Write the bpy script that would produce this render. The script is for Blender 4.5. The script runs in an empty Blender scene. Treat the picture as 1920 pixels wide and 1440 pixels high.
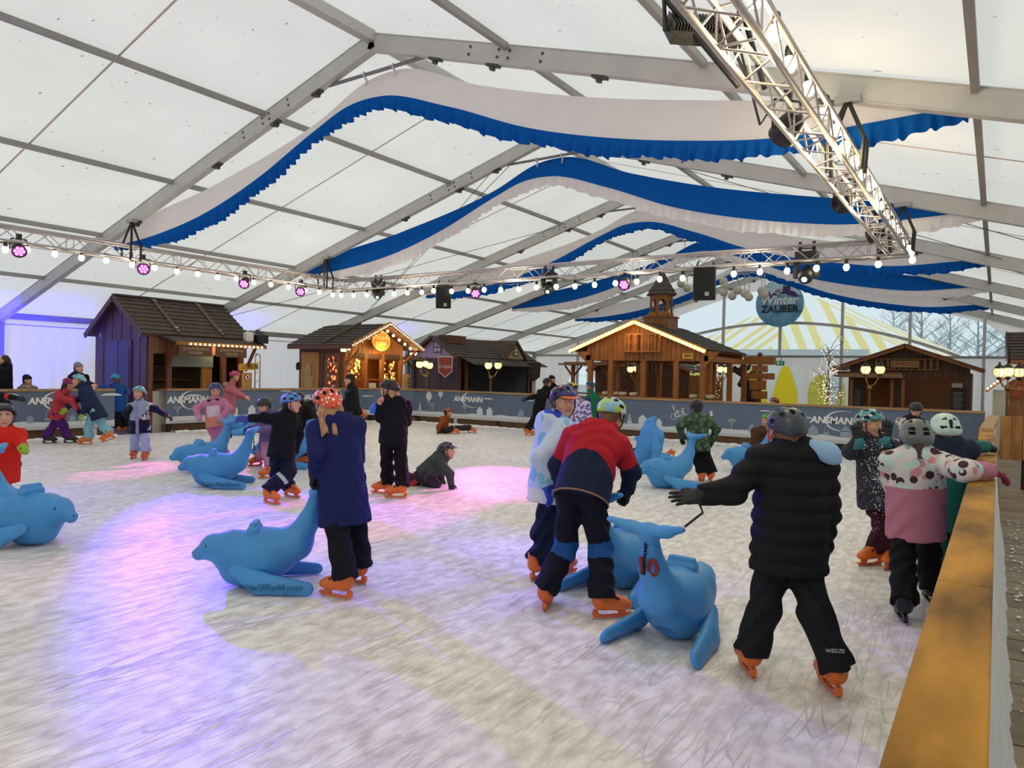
import bpy, math, random
import numpy as np
from mathutils import Matrix, Vector
random.seed(7); rng = np.random.default_rng(7)
SC = bpy.context.scene
COL = SC.collection
PI = math.pi
# ------------------------------------------------------------------ camera
FPX, YAW, PITCH, ROLL, EYE = 1367.16, .5874, -.0124, .0230, 1.6
_F = np.array([-math.sin(YAW)*math.cos(PITCH), math.cos(YAW)*math.cos(PITCH), math.sin(PITCH)])
_r = np.array([math.cos(YAW), math.sin(YAW), 0.0]); _u = np.cross(_r, _F)
CR = _r*math.cos(ROLL)+_u*math.sin(ROLL); CU = -_r*math.sin(ROLL)+_u*math.cos(ROLL); CF = _F
CO = np.array([0, 0, EYE])
cam = bpy.data.cameras.new('camera'); camo = bpy.data.objects.new('camera', cam); COL.objects.link(camo)
cam.sensor_width = 36; cam.lens = FPX*36/1920; cam.clip_end = 300; cam.clip_start = .05
camo.matrix_world = Matrix(((CR[0], CU[0], -CF[0], 0), (CR[1], CU[1], -CF[1], 0), (CR[2], CU[2], -CF[2], EYE), (0, 0, 0, 1)))
SC.camera = camo
# ------------------------------------------------------------------ view, sky
SC.view_settings.view_transform = 'Standard'; SC.view_settings.look = 'None'
SC.view_settings.exposure = -0.06; SC.view_settings.gamma = 1; SC.view_settings.use_curve_mapping = False
SC.cycles.use_denoising = True
SC.cycles.max_bounces = 7; SC.cycles.diffuse_bounces = 4; SC.cycles.glossy_bounces = 2; SC.cycles.transparent_max_bounces = 8
SC.cycles.sample_clamp_indirect = 6
wd = bpy.data.worlds.new('overcast_sky'); SC.world = wd; wd.use_nodes = True
_bg = wd.node_tree.nodes['Background']; _bg.inputs[0].default_value = (.88, .93, 1.0, 1); _bg.inputs[1].default_value = 1.12
sun = bpy.data.lights.new('overcast_sun', 'SUN'); sun.energy = .45; sun.angle = 2.2; sun.color = (1, .97, .93)
suno = bpy.data.objects.new('overcast_sun', sun); COL.objects.link(suno); suno.rotation_euler = (.5, .3, 0)

def ray(x, y): return CF+CR*(x-960)/FPX+CU*(720-y)/FPX
def atd(x, y, D): return CO+ray(x, y)*D
def atz(x, y, z=0.0): d = ray(x, y); return CO+d*(z-EYE)/d[2]
def aty(x, y, Y): d = ray(x, y); return CO+d*Y/d[1]
def atx(x, y, X): d = ray(x, y); return CO+d*X/d[0]
def depth(P): return float((np.asarray(P, float)-CO)@CF)
RH = np.array([math.cos(YAW), math.sin(YAW), 0]); TH = -np.array([-math.sin(YAW), math.cos(YAW), 0])
def fdir(deg):
    a = math.radians(deg); return TH*math.cos(a)+RH*math.sin(a)
UP = np.array([0, 0, 1.0])
def nrm(v):
    v = np.asarray(v, float); n = np.linalg.norm(v); return v/n if n > 1e-9 else v

# ------------------------------------------------------------------ materials
def lin(c):
    if isinstance(c, str):
        c = tuple(int(c[i:i+2], 16)/255 for i in (0, 2, 4))
    return tuple((x/12.92 if x <= .04045 else ((x+.055)/1.055)**2.4) for x in c)
MATS = {}
def _new(name):
    m = bpy.data.materials.new(name); m.use_nodes = True
    return m, m.node_tree.nodes, m.node_tree.links, m.node_tree.nodes['Principled BSDF']
def mat(c, rough=.6, metal=0.0, var=.0, vscale=6.0, bump=0.0, bscale=40.0, c2=None, stretch=None, sheen=0, trans=0, spec=None):
    key = (c, rough, metal, var, vscale, bump, bscale, c2, stretch, sheen, spec)
    if key in MATS: return MATS[key]
    m, N, L, P = _new('mat_%d' % len(MATS)); MATS[key] = m
    col = lin(c)
    P.inputs['Base Color'].default_value = (*col, 1); P.inputs['Roughness'].default_value = rough; P.inputs['Metallic'].default_value = metal
    if spec is not None: P.inputs['Specular IOR Level'].default_value = spec
    tc = None
    if var or bump or c2:
        tc = N.new('ShaderNodeTexCoord'); mp = N.new('ShaderNodeMapping'); L.new(tc.outputs['Object'], mp.inputs[0])
        if stretch: mp.inputs['Scale'].default_value = stretch
    if var or c2:
        nz = N.new('ShaderNodeTexNoise'); nz.inputs['Scale'].default_value = vscale; nz.inputs['Detail'].default_value = 5
        L.new(mp.outputs[0], nz.inputs['Vector'])
        rp = N.new('ShaderNodeValToRGB'); L.new(nz.outputs[0], rp.inputs[0])
        a = tuple(x*(1-var) for x in col); b = lin(c2) if c2 else tuple(min(1, x*(1+var)) for x in col)
        rp.color_ramp.elements[0].position = .34; rp.color_ramp.elements[0].color = (*a, 1)
        rp.color_ramp.elements[1].position = .66; rp.color_ramp.elements[1].color = (*b, 1)
        L.new(rp.outputs[0], P.inputs['Base Color'])
    if bump:
        nb = N.new('ShaderNodeTexNoise'); nb.inputs['Scale'].default_value = bscale; nb.inputs['Detail'].default_value = 3
        L.new(mp.outputs[0], nb.inputs['Vector'])
        bp = N.new('ShaderNodeBump'); bp.inputs['Strength'].default_value = bump; bp.inputs['Distance'].default_value = .02
        L.new(nb.outputs[0], bp.inputs['Height']); L.new(bp.outputs[0], P.inputs['Normal'])
    return m
def emit(c, s, samp=False):
    key = ('e', c, s)
    if key in MATS: return MATS[key]
    m, N, L, P = _new('glow_%d' % len(MATS)); MATS[key] = m
    P.inputs['Base Color'].default_value = (*lin(c), 1); P.inputs['Emission Color'].default_value = (*lin(c), 1); P.inputs['Emission Strength'].default_value = s
    if not samp: m.cycles.emission_sampling = 'NONE'
    return m
def wood(c, c2, axis='z', scale=3.0, rough=.6):
    st = {'x': (.12, 1, 1), 'y': (1, .12, 1), 'z': (1, 1, .12)}[axis]
    return mat(c, rough, c2=c2, vscale=scale*6, stretch=st, bump=.15, bscale=60)
def spots(base, cols, scale=12.0, thr=.5, rough=.7, vor=True):
    """cloth print: blotches of further colours on a base colour"""
    key = ('sp', base, cols, scale, thr)
    if key in MATS: return MATS[key]
    m, N, L, P = _new('print_%d' % len(MATS)); MATS[key] = m
    tc = N.new('ShaderNodeTexCoord'); prev = None
    for i, c in enumerate(cols):
        mp = N.new('ShaderNodeMapping'); mp.inputs['Location'].default_value = (3.1*i, 1.7*i, .9*i); L.new(tc.outputs['Object'], mp.inputs[0])
        if vor:
            t = N.new('ShaderNodeTexVoronoi'); t.inputs['Scale'].default_value = scale; o = t.outputs['Distance']
        else:
            t = N.new('ShaderNodeTexNoise'); t.inputs['Scale'].default_value = scale; t.inputs['Detail'].default_value = 3; o = t.outputs[0]
        L.new(mp.outputs[0], t.inputs['Vector'])
        ma = N.new('ShaderNodeMath'); ma.operation = 'LESS_THAN'; ma.inputs[1].default_value = thr; L.new(o, ma.inputs[0])
        mx = N.new('ShaderNodeMix'); mx.data_type = 'RGBA'; L.new(ma.outputs[0], mx.inputs['Factor'])
        if prev: L.new(prev, mx.inputs[6])
        else: mx.inputs[6].default_value = (*lin(base), 1)
        mx.inputs[7].default_value = (*lin(c), 1); prev = mx.outputs[2]
    L.new(prev, P.inputs['Base Color']); P.inputs['Roughness'].default_value = rough
    return m
def glassy(c, alpha, rough=.1):
    key = ('g', c, alpha)
    if key in MATS: return MATS[key]
    m, N, L, P = _new('film_%d' % len(MATS)); MATS[key] = m
    out = N['Material Output']; tr = N.new('ShaderNodeBsdfTransparent'); tr.inputs[0].default_value = (*lin(c), 1)
    mx = N.new('ShaderNodeMixShader'); mx.inputs[0].default_value = alpha
    P.inputs['Base Color'].default_value = (*lin(c), 1); P.inputs['Roughness'].default_value = rough
    L.new(tr.outputs[0], mx.inputs[1]); L.new(P.outputs[0], mx.inputs[2]); L.new(mx.outputs[0], out.inputs[0])
    return m
def membrane(c, t, specks=False, two=None, rough=.7, seed=0):
    """woven plastic sheet: part diffuse reflection, part diffuse transmission"""
    key = ('mb', c, t, specks, seed)
    if key in MATS: return MATS[key]
    m, N, L, P = _new('sheet_%d' % len(MATS)); MATS[key] = m
    out = N['Material Output']; tl = N.new('ShaderNodeBsdfTranslucent'); df = N.new('ShaderNodeBsdfDiffuse'); mx = N.new('ShaderNodeMixShader')
    mx.inputs[0].default_value = t
    tl.inputs[0].default_value = (*lin(c), 1); df.inputs[0].default_value = (*lin(c), 1)
    tc = N.new('ShaderNodeTexCoord')
    nz = N.new('ShaderNodeTexNoise'); nz.inputs['Scale'].default_value = .7; nz.inputs['Detail'].default_value = 6; L.new(tc.outputs['Object'], nz.inputs['Vector'])
    rp = N.new('ShaderNodeValToRGB'); L.new(nz.outputs[0], rp.inputs[0]); cl = lin(c)
    rp.color_ramp.elements[0].position = .3; rp.color_ramp.elements[0].color = tuple(x*.93 for x in cl)+(1,)
    rp.color_ramp.elements[1].position = .7; rp.color_ramp.elements[1].color = (*cl, 1)
    src = rp.outputs[0]
    if specks:                                             # dead leaves lying on the sheet
        wp = N.new('ShaderNodeMapping'); wp.inputs['Scale'].default_value = (1.0, 2.6, 1.0); wp.inputs['Rotation'].default_value = (0, 0, .5); L.new(tc.outputs['Object'], wp.inputs[0])
        nz2 = N.new('ShaderNodeTexNoise'); nz2.inputs['Scale'].default_value = 5; L.new(wp.outputs[0], nz2.inputs['Vector'])
        ad = N.new('ShaderNodeVectorMath'); ad.operation = 'MULTIPLY_ADD'; ad.inputs[1].default_value = (.25, .25, .25)
        L.new(nz2.outputs['Color'], ad.inputs[0]); L.new(wp.outputs[0], ad.inputs[2])
        vo = N.new('ShaderNodeTexVoronoi'); vo.inputs['Scale'].default_value = 3.4; L.new(ad.outputs[0], vo.inputs['Vector'])
        sep = N.new('ShaderNodeSeparateColor'); L.new(vo.outputs['Color'], sep.inputs[0])
        r2 = N.new('ShaderNodeMath'); r2.operation = 'MULTIPLY'; r2.inputs[1].default_value = .10; L.new(sep.outputs[0], r2.inputs[0])
        lt = N.new('ShaderNodeMath'); lt.operation = 'LESS_THAN'; L.new(vo.outputs['Distance'], lt.inputs[0]); L.new(r2.outputs[0], lt.inputs[1])
        mc = N.new('ShaderNodeMix'); mc.data_type = 'RGBA'; L.new(lt.outputs[0], mc.inputs['Factor']); L.new(src, mc.inputs[6]); mc.inputs[7].default_value = (*lin('77726a'), 1)
        src = mc.outputs[2]
    L.new(src, tl.inputs[0]); L.new(src, df.inputs[0])
    L.new(df.outputs[0], mx.inputs[1]); L.new(tl.outputs[0], mx.inputs[2]); L.new(mx.outputs[0], out.inputs[0])
    return m

# ------------------------------------------------------------------ objects
W = {}
def thing(name, label, cat, loc=(0, 0, 0), group=None, kind=None):
    o = bpy.data.objects.new(name, None); COL.objects.link(o); o.location = tuple(float(v) for v in loc)
    o.empty_display_size = .1; W[o] = Matrix.Translation(o.location); tag(o, label, cat, group, kind); return o
def tag(o, label=None, cat=None, group=None, kind=None):
    if label: o['label'] = label
    if cat: o['category'] = cat
    if group: o['group'] = group
    if kind: o['kind'] = kind
    return o
def put(name, mesh, parent=None, M=None, m=None):
    """link a mesh (shared or own) with world matrix M under parent"""
    o = bpy.data.objects.new(name, mesh); COL.objects.link(o)
    M = M if M is not None else Matrix.Identity(4); W[o] = M
    if parent is not None:
        o.parent = parent; o.matrix_basis = W[parent].inverted() @ M
    else: o.matrix_basis = M
    return o
def np_mesh(name, V, Q, mats, smooth=True, midx=None, tris=False):
    me = bpy.data.meshes.new(name); n = 3 if tris else 4
    V = np.asarray(V, np.float32); Q = np.asarray(Q, np.int32)
    me.vertices.add(len(V)); me.vertices.foreach_set('co', V.ravel())
    me.loops.add(len(Q)*n); me.loops.foreach_set('vertex_index', Q.ravel())
    me.polygons.add(len(Q)); me.polygons.foreach_set('loop_start', np.arange(0, len(Q)*n, n, dtype=np.int32))
    me.polygons.foreach_set('loop_total', np.full(len(Q), n, np.int32))
    if smooth: me.polygons.foreach_set('use_smooth', np.ones(len(Q), bool))
    if midx is not None: me.polygons.foreach_set('material_index', np.asarray(midx, np.int32))
    for m in (mats if isinstance(mats, (list, tuple)) else [mats]): me.materials.append(m)
    me.update(calc_edges=True); return me
class MB:
    def __init__(s): s.v = []; s.f = []; s.m = []; s.mi = 0
    def add(s, V, Fs):
        b = len(s.v); s.v += [tuple(float(c) for c in p) for p in V]; s.f += [tuple(b+i for i in f) for f in Fs]; s.m += [s.mi]*len(Fs); return s
    def box(s, lo, hi):
        (a, b, c), (d, e, g) = lo, hi
        return s.add([(a, b, c), (d, b, c), (d, e, c), (a, e, c), (a, b, g), (d, b, g), (d, e, g), (a, e, g)],
                     [(0, 3, 2, 1), (4, 5, 6, 7), (0, 1, 5, 4), (1, 2, 6, 5), (2, 3, 7, 6), (3, 0, 4, 7)])
    def cbox(s, c, h): return s.box([c[i]-h[i] for i in range(3)], [c[i]+h[i] for i in range(3)])
    def obox(s, c, A, h):
        """box with axes A (3 unit vectors) and half sizes h"""
        c = np.asarray(c, float); A = [np.asarray(a, float)*k for a, k in zip(A, h)]
        V = [c+sx*A[0]+sy*A[1]+sz*A[2] for sz in (-1, 1) for sx, sy in ((-1, -1), (1, -1), (1, 1), (-1, 1))]
        return s.add(V, [(0, 3, 2, 1), (4, 5, 6, 7), (0, 1, 5, 4), (1, 2, 6, 5), (2, 3, 7, 6), (3, 0, 4, 7)])
    def beam(s, p, q, w, h, up=UP):
        p, q = np.asarray(p, float), np.asarray(q, float); d = nrm(q-p); up = np.asarray(up, float)
        if abs(d@up) > .98: up = np.array([0, 1.0, 0])
        x = nrm(np.cross(d, up)); y = np.cross(x, d)
        return s.obox((p+q)/2, (d, x, y), (np.linalg.norm(q-p)/2, w/2, h/2))
    def tube(s, pts, r, n=6, cap=True):
        pts = [np.asarray(p, float) for p in pts]; rs = r if isinstance(r, (list, tuple)) else [r]*len(pts)
        V = []; Fs = []; up = None
        for i, p in enumerate(pts):
            d = nrm(pts[min(i+1, len(pts)-1)]-pts[max(i-1, 0)])
            if up is None: up = np.array([0, 0, 1.0]) if abs(d[2]) < .9 else np.array([1.0, 0, 0])
            x = nrm(np.cross(d, up)); y = np.cross(x, d); up = y
            V += [p+rs[i]*(math.cos(2*PI*k/n)*x+math.sin(2*PI*k/n)*y) for k in range(n)]
        for i in range(len(pts)-1):
            for k in range(n): Fs.append((i*n+k, i*n+(k+1) % n, (i+1)*n+(k+1) % n, (i+1)*n+k))
        if cap: Fs.append(tuple(range(n-1, -1, -1))); b = (len(pts)-1)*n; Fs.append(tuple(b+k for k in range(n)))
        return s.add(V, Fs)
    def lathe(s, prof, c=(0, 0, 0), n=12, A=None):
        """prof: (radius, height) along axis A[2]"""
        A = A or (np.array([1.0, 0, 0]), np.array([0, 1.0, 0]), UP); c = np.asarray(c, float); V = []; Fs = []
        for r, z in prof: V += [c+A[2]*z+r*(math.cos(2*PI*k/n)*A[0]+math.sin(2*PI*k/n)*A[1]) for k in range(n)]
        for i in range(len(prof)-1):
            for k in range(n): Fs.append((i*n+k, i*n+(k+1) % n, (i+1)*n+(k+1) % n, (i+1)*n+k))
        Fs.append(tuple(range(n-1, -1, -1))); b = (len(prof)-1)*n; Fs.append(tuple(b+k for k in range(n)))
        return s.add(V, Fs)
    def ball(s, c, r, n=10, m=6, sq=(1, 1, 1)):
        V = []; Fs = []; c = np.asarray(c, float)
        for i in range(m+1):
            a = PI*i/m
            for k in range(n): V.append(c+r*np.array([math.sin(a)*math.cos(2*PI*k/n)*sq[0], math.sin(a)*math.sin(2*PI*k/n)*sq[1], math.cos(a)*sq[2]]))
        for i in range(m):
            for k in range(n): Fs.append((i*n+k, (i+1)*n+k, (i+1)*n+(k+1) % n, i*n+(k+1) % n))
        return s.add(V, Fs)
    def prism(s, poly, ext):
        """polygon (3-D points) swept by vector ext"""
        P = [np.asarray(p, float) for p in poly]; e = np.asarray(ext, float); n = len(P)
        return s.add(P+[p+e for p in P], [tuple(range(n-1, -1, -1)), tuple(range(n, 2*n))]+[(i, (i+1) % n, n+(i+1) % n, n+i) for i in range(n)])
    def quad(s, a, b, c, d): return s.add([a, b, c, d], [(0, 1, 2, 3)])
    def mesh(s, name, mats, org=(0, 0, 0), smooth=False):
        me = bpy.data.meshes.new(name); o = np.asarray(org, float)
        me.from_pydata([tuple(np.asarray(p)-o) for p in s.v], [], s.f)
        for m in (mats if isinstance(mats, (list, tuple)) else [mats]): me.materials.append(m)
        if max(s.m or [0]): me.polygons.foreach_set('material_index', s.m)
        if smooth: me.polygons.foreach_set('use_smooth', [True]*len(me.polygons))
        me.update(); return me
    def build(s, name, mats, parent=None, smooth=False, org=None):
        if org is None:
            if parent is not None: org = W[parent].translation
            else:
                V = np.array(s.v); org = ((V[:, 0].min()+V[:, 0].max())/2, (V[:, 1].min()+V[:, 1].max())/2, V[:, 2].min())
        return put(name, s.mesh(name, mats, org, smooth), parent, Matrix.Translation(Vector([float(c) for c in org])))
def text(name, body, parent, c, right, up, size, m, ext=.004, shear=0.0, spacing=1.0, offset=0.0, fit=None):
    """flat lettering centred at c, along right / up"""
    cu = bpy.data.curves.new(name, 'FONT'); cu.body = body; cu.align_x = 'CENTER'; cu.align_y = 'CENTER'; cu.size = size
    cu.extrude = ext; cu.shear = shear; cu.space_character = spacing; cu.offset = offset; cu.resolution_u = 2
    cu.materials.append(m)
    r, u = nrm(right), nrm(up); n = np.cross(r, u); sx = 1.0
    if fit: sx = fit/(max(.2, .62*len(body.split('\n')[0])*size*spacing))
    M = Matrix(((r[0]*sx, u[0], n[0], c[0]), (r[1]*sx, u[1], n[1], c[1]), (r[2]*sx, u[2], n[2], c[2]), (0, 0, 0, 1)))
    return put(name, cu, parent, M)
def basis(x, y, z, p):
    return Matrix(((x[0], y[0], z[0], p[0]), (x[1], y[1], z[1], p[1]), (x[2], y[2], z[2], p[2]), (0, 0, 0, 1)))
def spot(name, p, target, c, energy, ang, blend, parent, size=.05):
    l = bpy.data.lights.new(name, 'SPOT'); l.color = c; l.energy = energy; l.spot_size = ang; l.spot_blend = blend; l.shadow_soft_size = size
    z = nrm(np.asarray(p)-np.asarray(target)); x = nrm(np.cross(UP if abs(z[2]) < .97 else np.array([0, 1.0, 0]), z)); y = np.cross(z, x)
    o = put(name, l, parent, basis(x, y, z, p)); return o

# ------------------------------------------------------------------ smooth bodies from distance fields
_EDG = [(0, 1), (2, 3), (4, 5), (6, 7), (0, 2), (1, 3), (4, 6), (5, 7), (0, 4), (1, 5), (2, 6), (3, 7)]
def nets(d, org, h):
    s = d < 0; nx, ny, nz = d.shape
    cnt = np.zeros((nx-1, ny-1, nz-1), np.int8)
    for a in (0, 1):
        for b in (0, 1):
            for c in (0, 1): cnt += s[a:nx-1+a, b:ny-1+b, c:nz-1+c]
    I = np.argwhere((cnt > 0) & (cnt < 8))
    off = np.array([(a, b, c) for c in (0, 1) for b in (0, 1) for a in (0, 1)])
    cv = np.stack([d[I[:, 0]+o[0], I[:, 1]+o[1], I[:, 2]+o[2]] for o in off], 1)
    acc = np.zeros((len(I), 3)); num = np.zeros(len(I))
    for e0, e1 in _EDG:
        a, b = cv[:, e0], cv[:, e1]; ok = (a < 0) != (b < 0)
        t = np.where(ok, a/np.where(ok, a-b, 1), 0)[:, None]
        acc += np.where(ok[:, None], off[e0]+(off[e1]-off[e0])*t, 0); num += ok
    V = org+h*(I+acc/num[:, None])
    idx = np.full(cnt.shape, -1, np.int32); idx[I[:, 0], I[:, 1], I[:, 2]] = np.arange(len(I))
    Q = []
    for ax in range(3):
        b, c = (ax+1) % 3, (ax+2) % 3
        sl0 = [slice(1, -1)]*3; sl1 = [slice(1, -1)]*3; sl0[ax] = slice(0, -1); sl1[ax] = slice(1, None)
        A, B = s[tuple(sl0)], s[tuple(sl1)]; E = np.argwhere(A != B)
        if not len(E): continue
        fl = A[E[:, 0], E[:, 1], E[:, 2]]
        base = E.copy(); base[:, b] += 1; base[:, c] += 1
        def cell(db, dc):
            g = base.copy(); g[:, b] -= db; g[:, c] -= dc; return idx[g[:, 0], g[:, 1], g[:, 2]]
        q = np.stack([cell(1, 1), cell(0, 1), cell(0, 0), cell(1, 0)], 1)
        q[~fl] = q[~fl][:, ::-1]; Q.append(q)
    Q = np.concatenate(Q) if Q else np.zeros((0, 4), int)
    return V, Q[(Q >= 0).all(1)]
def cone(a, b, ra, rb, k=.03, w=None, s=1.0, clip=0): return ('cone', np.asarray(a, float), np.asarray(b, float), ra, rb, k, None if w is None else np.asarray(w, float), s, clip)
def ell(c, r, R=None, k=.03): return ('ell', np.asarray(c, float), np.asarray(r, float), np.eye(3) if R is None else np.asarray(R, float), k)
def rbox(c, hs, R=None, r=.01, k=.01): return ('box', np.asarray(c, float), np.asarray(hs, float), np.eye(3) if R is None else np.asarray(R, float), r, k)
def cut(p, n): return ('cut', np.asarray(p, float), nrm(n))
def sub(pr, k=.004): return ('sub', pr, k)
def _bb(p):
    if p[0] == 'cone':
        m = max(p[3], p[4]); return np.minimum(p[1], p[2])-m, np.maximum(p[1], p[2])+m
    if p[0] == 'ell': m = p[2].max(); return p[1]-m, p[1]+m
    if p[0] == 'box': m = np.linalg.norm(p[2])+p[4]; return p[1]-m, p[1]+m
def _dist(p, X, Y, Z):
    if p[0] == 'cone':
        a, b = p[1], p[2]; x, y, z = X-a[0], Y-a[1], Z-a[2]; ba = b-a
        if p[6] is not None:
            w, s = p[6], p[7]; dw = (x*w[0]+y*w[1]+z*w[2])*(s-1); x = x+dw*w[0]; y = y+dw*w[1]; z = z+dw*w[2]; ba = ba+(s-1)*(ba@w)*w
        t = np.clip((x*ba[0]+y*ba[1]+z*ba[2])/max(ba@ba, 1e-9), 0, 1)
        e = np.sqrt((x-t*ba[0])**2+(y-t*ba[1])**2+(z-t*ba[2])**2)-(p[3]+(p[4]-p[3])*t)
        if p[8]:
            uu = nrm(b-a); x, y, z = X-a[0], Y-a[1], Z-a[2]; g = x*uu[0]+y*uu[1]+z*uu[2]
            if p[8] & 1: e = np.maximum(e, -g)
            if p[8] & 2: e = np.maximum(e, g-np.linalg.norm(b-a))
        return e
    c, R = p[1], p[3]; x, y, z = X-c[0], Y-c[1], Z-c[2]
    q = [x*R[i][0]+y*R[i][1]+z*R[i][2] for i in range(3)]      # rows of R are the local axes
    if p[0] == 'ell':
        r = p[2]; k0 = np.sqrt(sum((q[i]/r[i])**2 for i in range(3))); k1 = np.sqrt(sum((q[i]/r[i]**2)**2 for i in range(3)))+1e-9
        return k0*(k0-1)/k1
    q = [np.abs(q[i])-p[2][i] for i in range(3)]
    return np.sqrt(sum(np.maximum(v, 0)**2 for v in q))+np.minimum(np.maximum(np.maximum(q[0], q[1]), q[2]), 0)-p[4]
def sdf(prims, h, disp=None):
    lo = np.min([_bb(p)[0] for p in prims if p[0] not in ('cut', 'sub')], 0)-3*h; hi = np.max([_bb(p)[1] for p in prims if p[0] not in ('cut', 'sub')], 0)+3*h
    n = np.ceil((hi-lo)/h).astype(int)+1; d = np.full(n, 9.0, np.float32)
    ax = [(lo[i]+h*np.arange(n[i])).astype(np.float32) for i in range(3)]
    for p in prims:
        if p[0] == 'cut':
            c = (ax[0][:, None, None]-p[1][0])*p[2][0]+(ax[1][None, :, None]-p[1][1])*p[2][1]+(ax[2][None, None, :]-p[1][2])*p[2][2]
            np.maximum(d, c.astype(np.float32), out=d); continue
        q = p[1] if p[0] == 'sub' else p; k = p[2] if p[0] == 'sub' else (p[4] if p[0] == 'ell' else p[5])
        b0, b1 = _bb(q); mg = 2*h+k+.012
        i0 = np.clip(((b0-mg-lo)/h).astype(int), 0, n-1); i1 = np.clip(((b1+mg-lo)/h).astype(int)+2, 1, n)
        sl = tuple(slice(i0[i], i1[i]) for i in range(3))
        e = _dist(q, ax[0][sl[0]][:, None, None], ax[1][sl[1]][None, :, None], ax[2][sl[2]][None, None, :])
        D = d[sl]
        if p[0] == 'sub': d[sl] = np.maximum(D, -e)
        else:
            hh = np.clip(.5+.5*(D-e)/max(k, 1e-4), 0, 1); d[sl] = np.where(D > 5, e, D*(1-hh)+e*hh-k*hh*(1-hh))
    if disp is not None: d = d+disp(ax[0][:, None, None], ax[1][None, :, None], ax[2][None, None, :]).astype(np.float32)*(d < .1)
    d[0] = d[-1] = 9; d[:, 0] = d[:, -1] = 9; d[:, :, 0] = d[:, :, -1] = 9
    return nets(d, lo, h)
def centers(V, Q): return V[Q].mean(1)
# ================================================================== the tent
XR, ZR, TS, HW = -7.93, 6.69, .3025, 12.67
XL, XRT = XR-HW, XR+HW
def zroof(x): return ZR-abs(x-XR)*TS
FY = [7.95+5*k for k in range(-4, 6)]; GY = FY[-1]; GZ = -.04
m_alu = mat('bcbab6', .5, .1, var=.06, vscale=3); m_alud = mat('94928e', .5, .1, var=.06, vscale=3)
m_roof = membrane('f1f1e8', .60, True)
m_wall = membrane('efeeec', .52)
m_plast = mat('dcdbd6', .6)
# ceiling
CE = thing('ceiling', 'white translucent tent roof sheeting on aluminium purlins', None, (XR, 10, ZR), kind='structure')
for i in range(len(FY)-1):
    y0, y1 = FY[i], FY[i+1]
    for sgn in (-1, 1):
        b = MB(); nx, ny = 12, 6; V = []
        for a in range(nx+1):
            for c in range(ny+1):
                x = XR+sgn*HW*a/nx; t = c/ny; sag = .05*math.sin(PI*t)*math.sin(PI*((a/nx*5) % 1))*1.0
                V.append((x, y0+(y1-y0)*t, zroof(x)+.02+sag))
        b.add(V, [(a*(ny+1)+c, (a+1)*(ny+1)+c, (a+1)*(ny+1)+c+1, a*(ny+1)+c+1) for a in range(nx) for c in range(ny)])
        b.build('roof_panel', m_roof, CE, smooth=True)
        ym = (y0+y1)/2; b = MB(); x1 = XR+sgn*HW
        b.beam((XR, ym, ZR+.005), (x1, ym, zroof(x1)+.005), .03, .008)
        b.build('seam', mat('c9b9b4', .7), CE)
    for off in (0, 2.46, 5.13, 7.69, 10.19, 12.62):
        for sgn in ((1,) if off == 0 else (-1, 1)):
            x = XR+sgn*off; z = zroof(x); b = MB()
            w, h = (.16, .16) if off == 0 else ((.10, .16) if off > 12 else (.07, .085))
            b.beam((x, y0+.05, z-h/2-.005), (x, y1-.05, z-h/2-.005), w, h)
            b.build('purlin', m_alud if off else m_alu, CE)
for (ya, yb, xa, xb) in ((FY[5], FY[6], XL+.2, XR-2.5), (FY[5], FY[6], XR-.3, XL+2.4), (FY[6], FY[5], XL+2.6, XR-1), (FY[8], FY[9], XL+.2, XR-3.5), (FY[9], FY[8], XL+.3, XR-3.2),
                         (FY[6], FY[5], XR+8, XR+1), (FY[6], FY[5], XRT-.3, XR+5), (FY[7], FY[6], XRT-.3, XR+6.5), (FY[9], FY[8], XRT-.4, XR+6)):
    b = MB(); b.tube([(xa, ya, zroof(xa)-.1), (xb, yb, zroof(xb)-.1)], .008, 5); b.build('bracing_cable', mat('55565a', .5), CE)
for i, y in enumerate(FY):
    fr = thing('trim_%d' % (i+1), 'grey aluminium tent portal frame', None, (XR, y, GZ), kind='structure')
    for sgn in (-1, 1):
        x1 = XR+sgn*(HW-.05); sl = nrm((sgn, 0, -TS)); nn = np.array([sgn*TS, 0, 1])/math.hypot(1, TS)
        b = MB(); p = np.array([XR, y, ZR])-nn*.14; q = np.array([x1, y, zroof(x1)])-nn*.14
        b.beam(p, q, .11, .25, nn); b.beam(p-nn*.128, q-nn*.128, .13, .012, nn); b.beam(p+nn*.118, q+nn*.118, .13, .012, nn)
        b.build('rafter', m_alu, fr)
        b = MB(); b.box((x1-.08, y-.1, GZ), (x1+.08, y+.1, zroof(x1)-.1)); b.build('post', m_alud, fr)
        b = MB()
        for off in (1.9, 2.46, 3.05):
            for dz in (-.05, .05):
                for dx in ((-.09, .09) if off == 2.46 else (0,)):
                    c = np.array([XR+sgn*off, y, ZR-off*TS])-nn*.14+nn*dz+sl*dx
                    b.lathe([(.02, -.02), (.02, .006)], c-np.array([0, .06, 0]), 8, (np.array([1., 0, 0]), UP, np.array([0, -1., 0])))
        for off in (1.3, 2.3, 3.9, 6.5):
            c = np.array([XR+sgn*off, y, ZR-off*TS])-nn*.29; b.obox(c, (sl, np.array([0, 1., 0]), nn), (.10, .05, .014)); b.obox(c-nn*.03, (sl, np.array([0, 1., 0]), nn), (.03, .03, .03))
        b.build('bolt_plate', mat('4c4b4a', .5, .3), fr)
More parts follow.
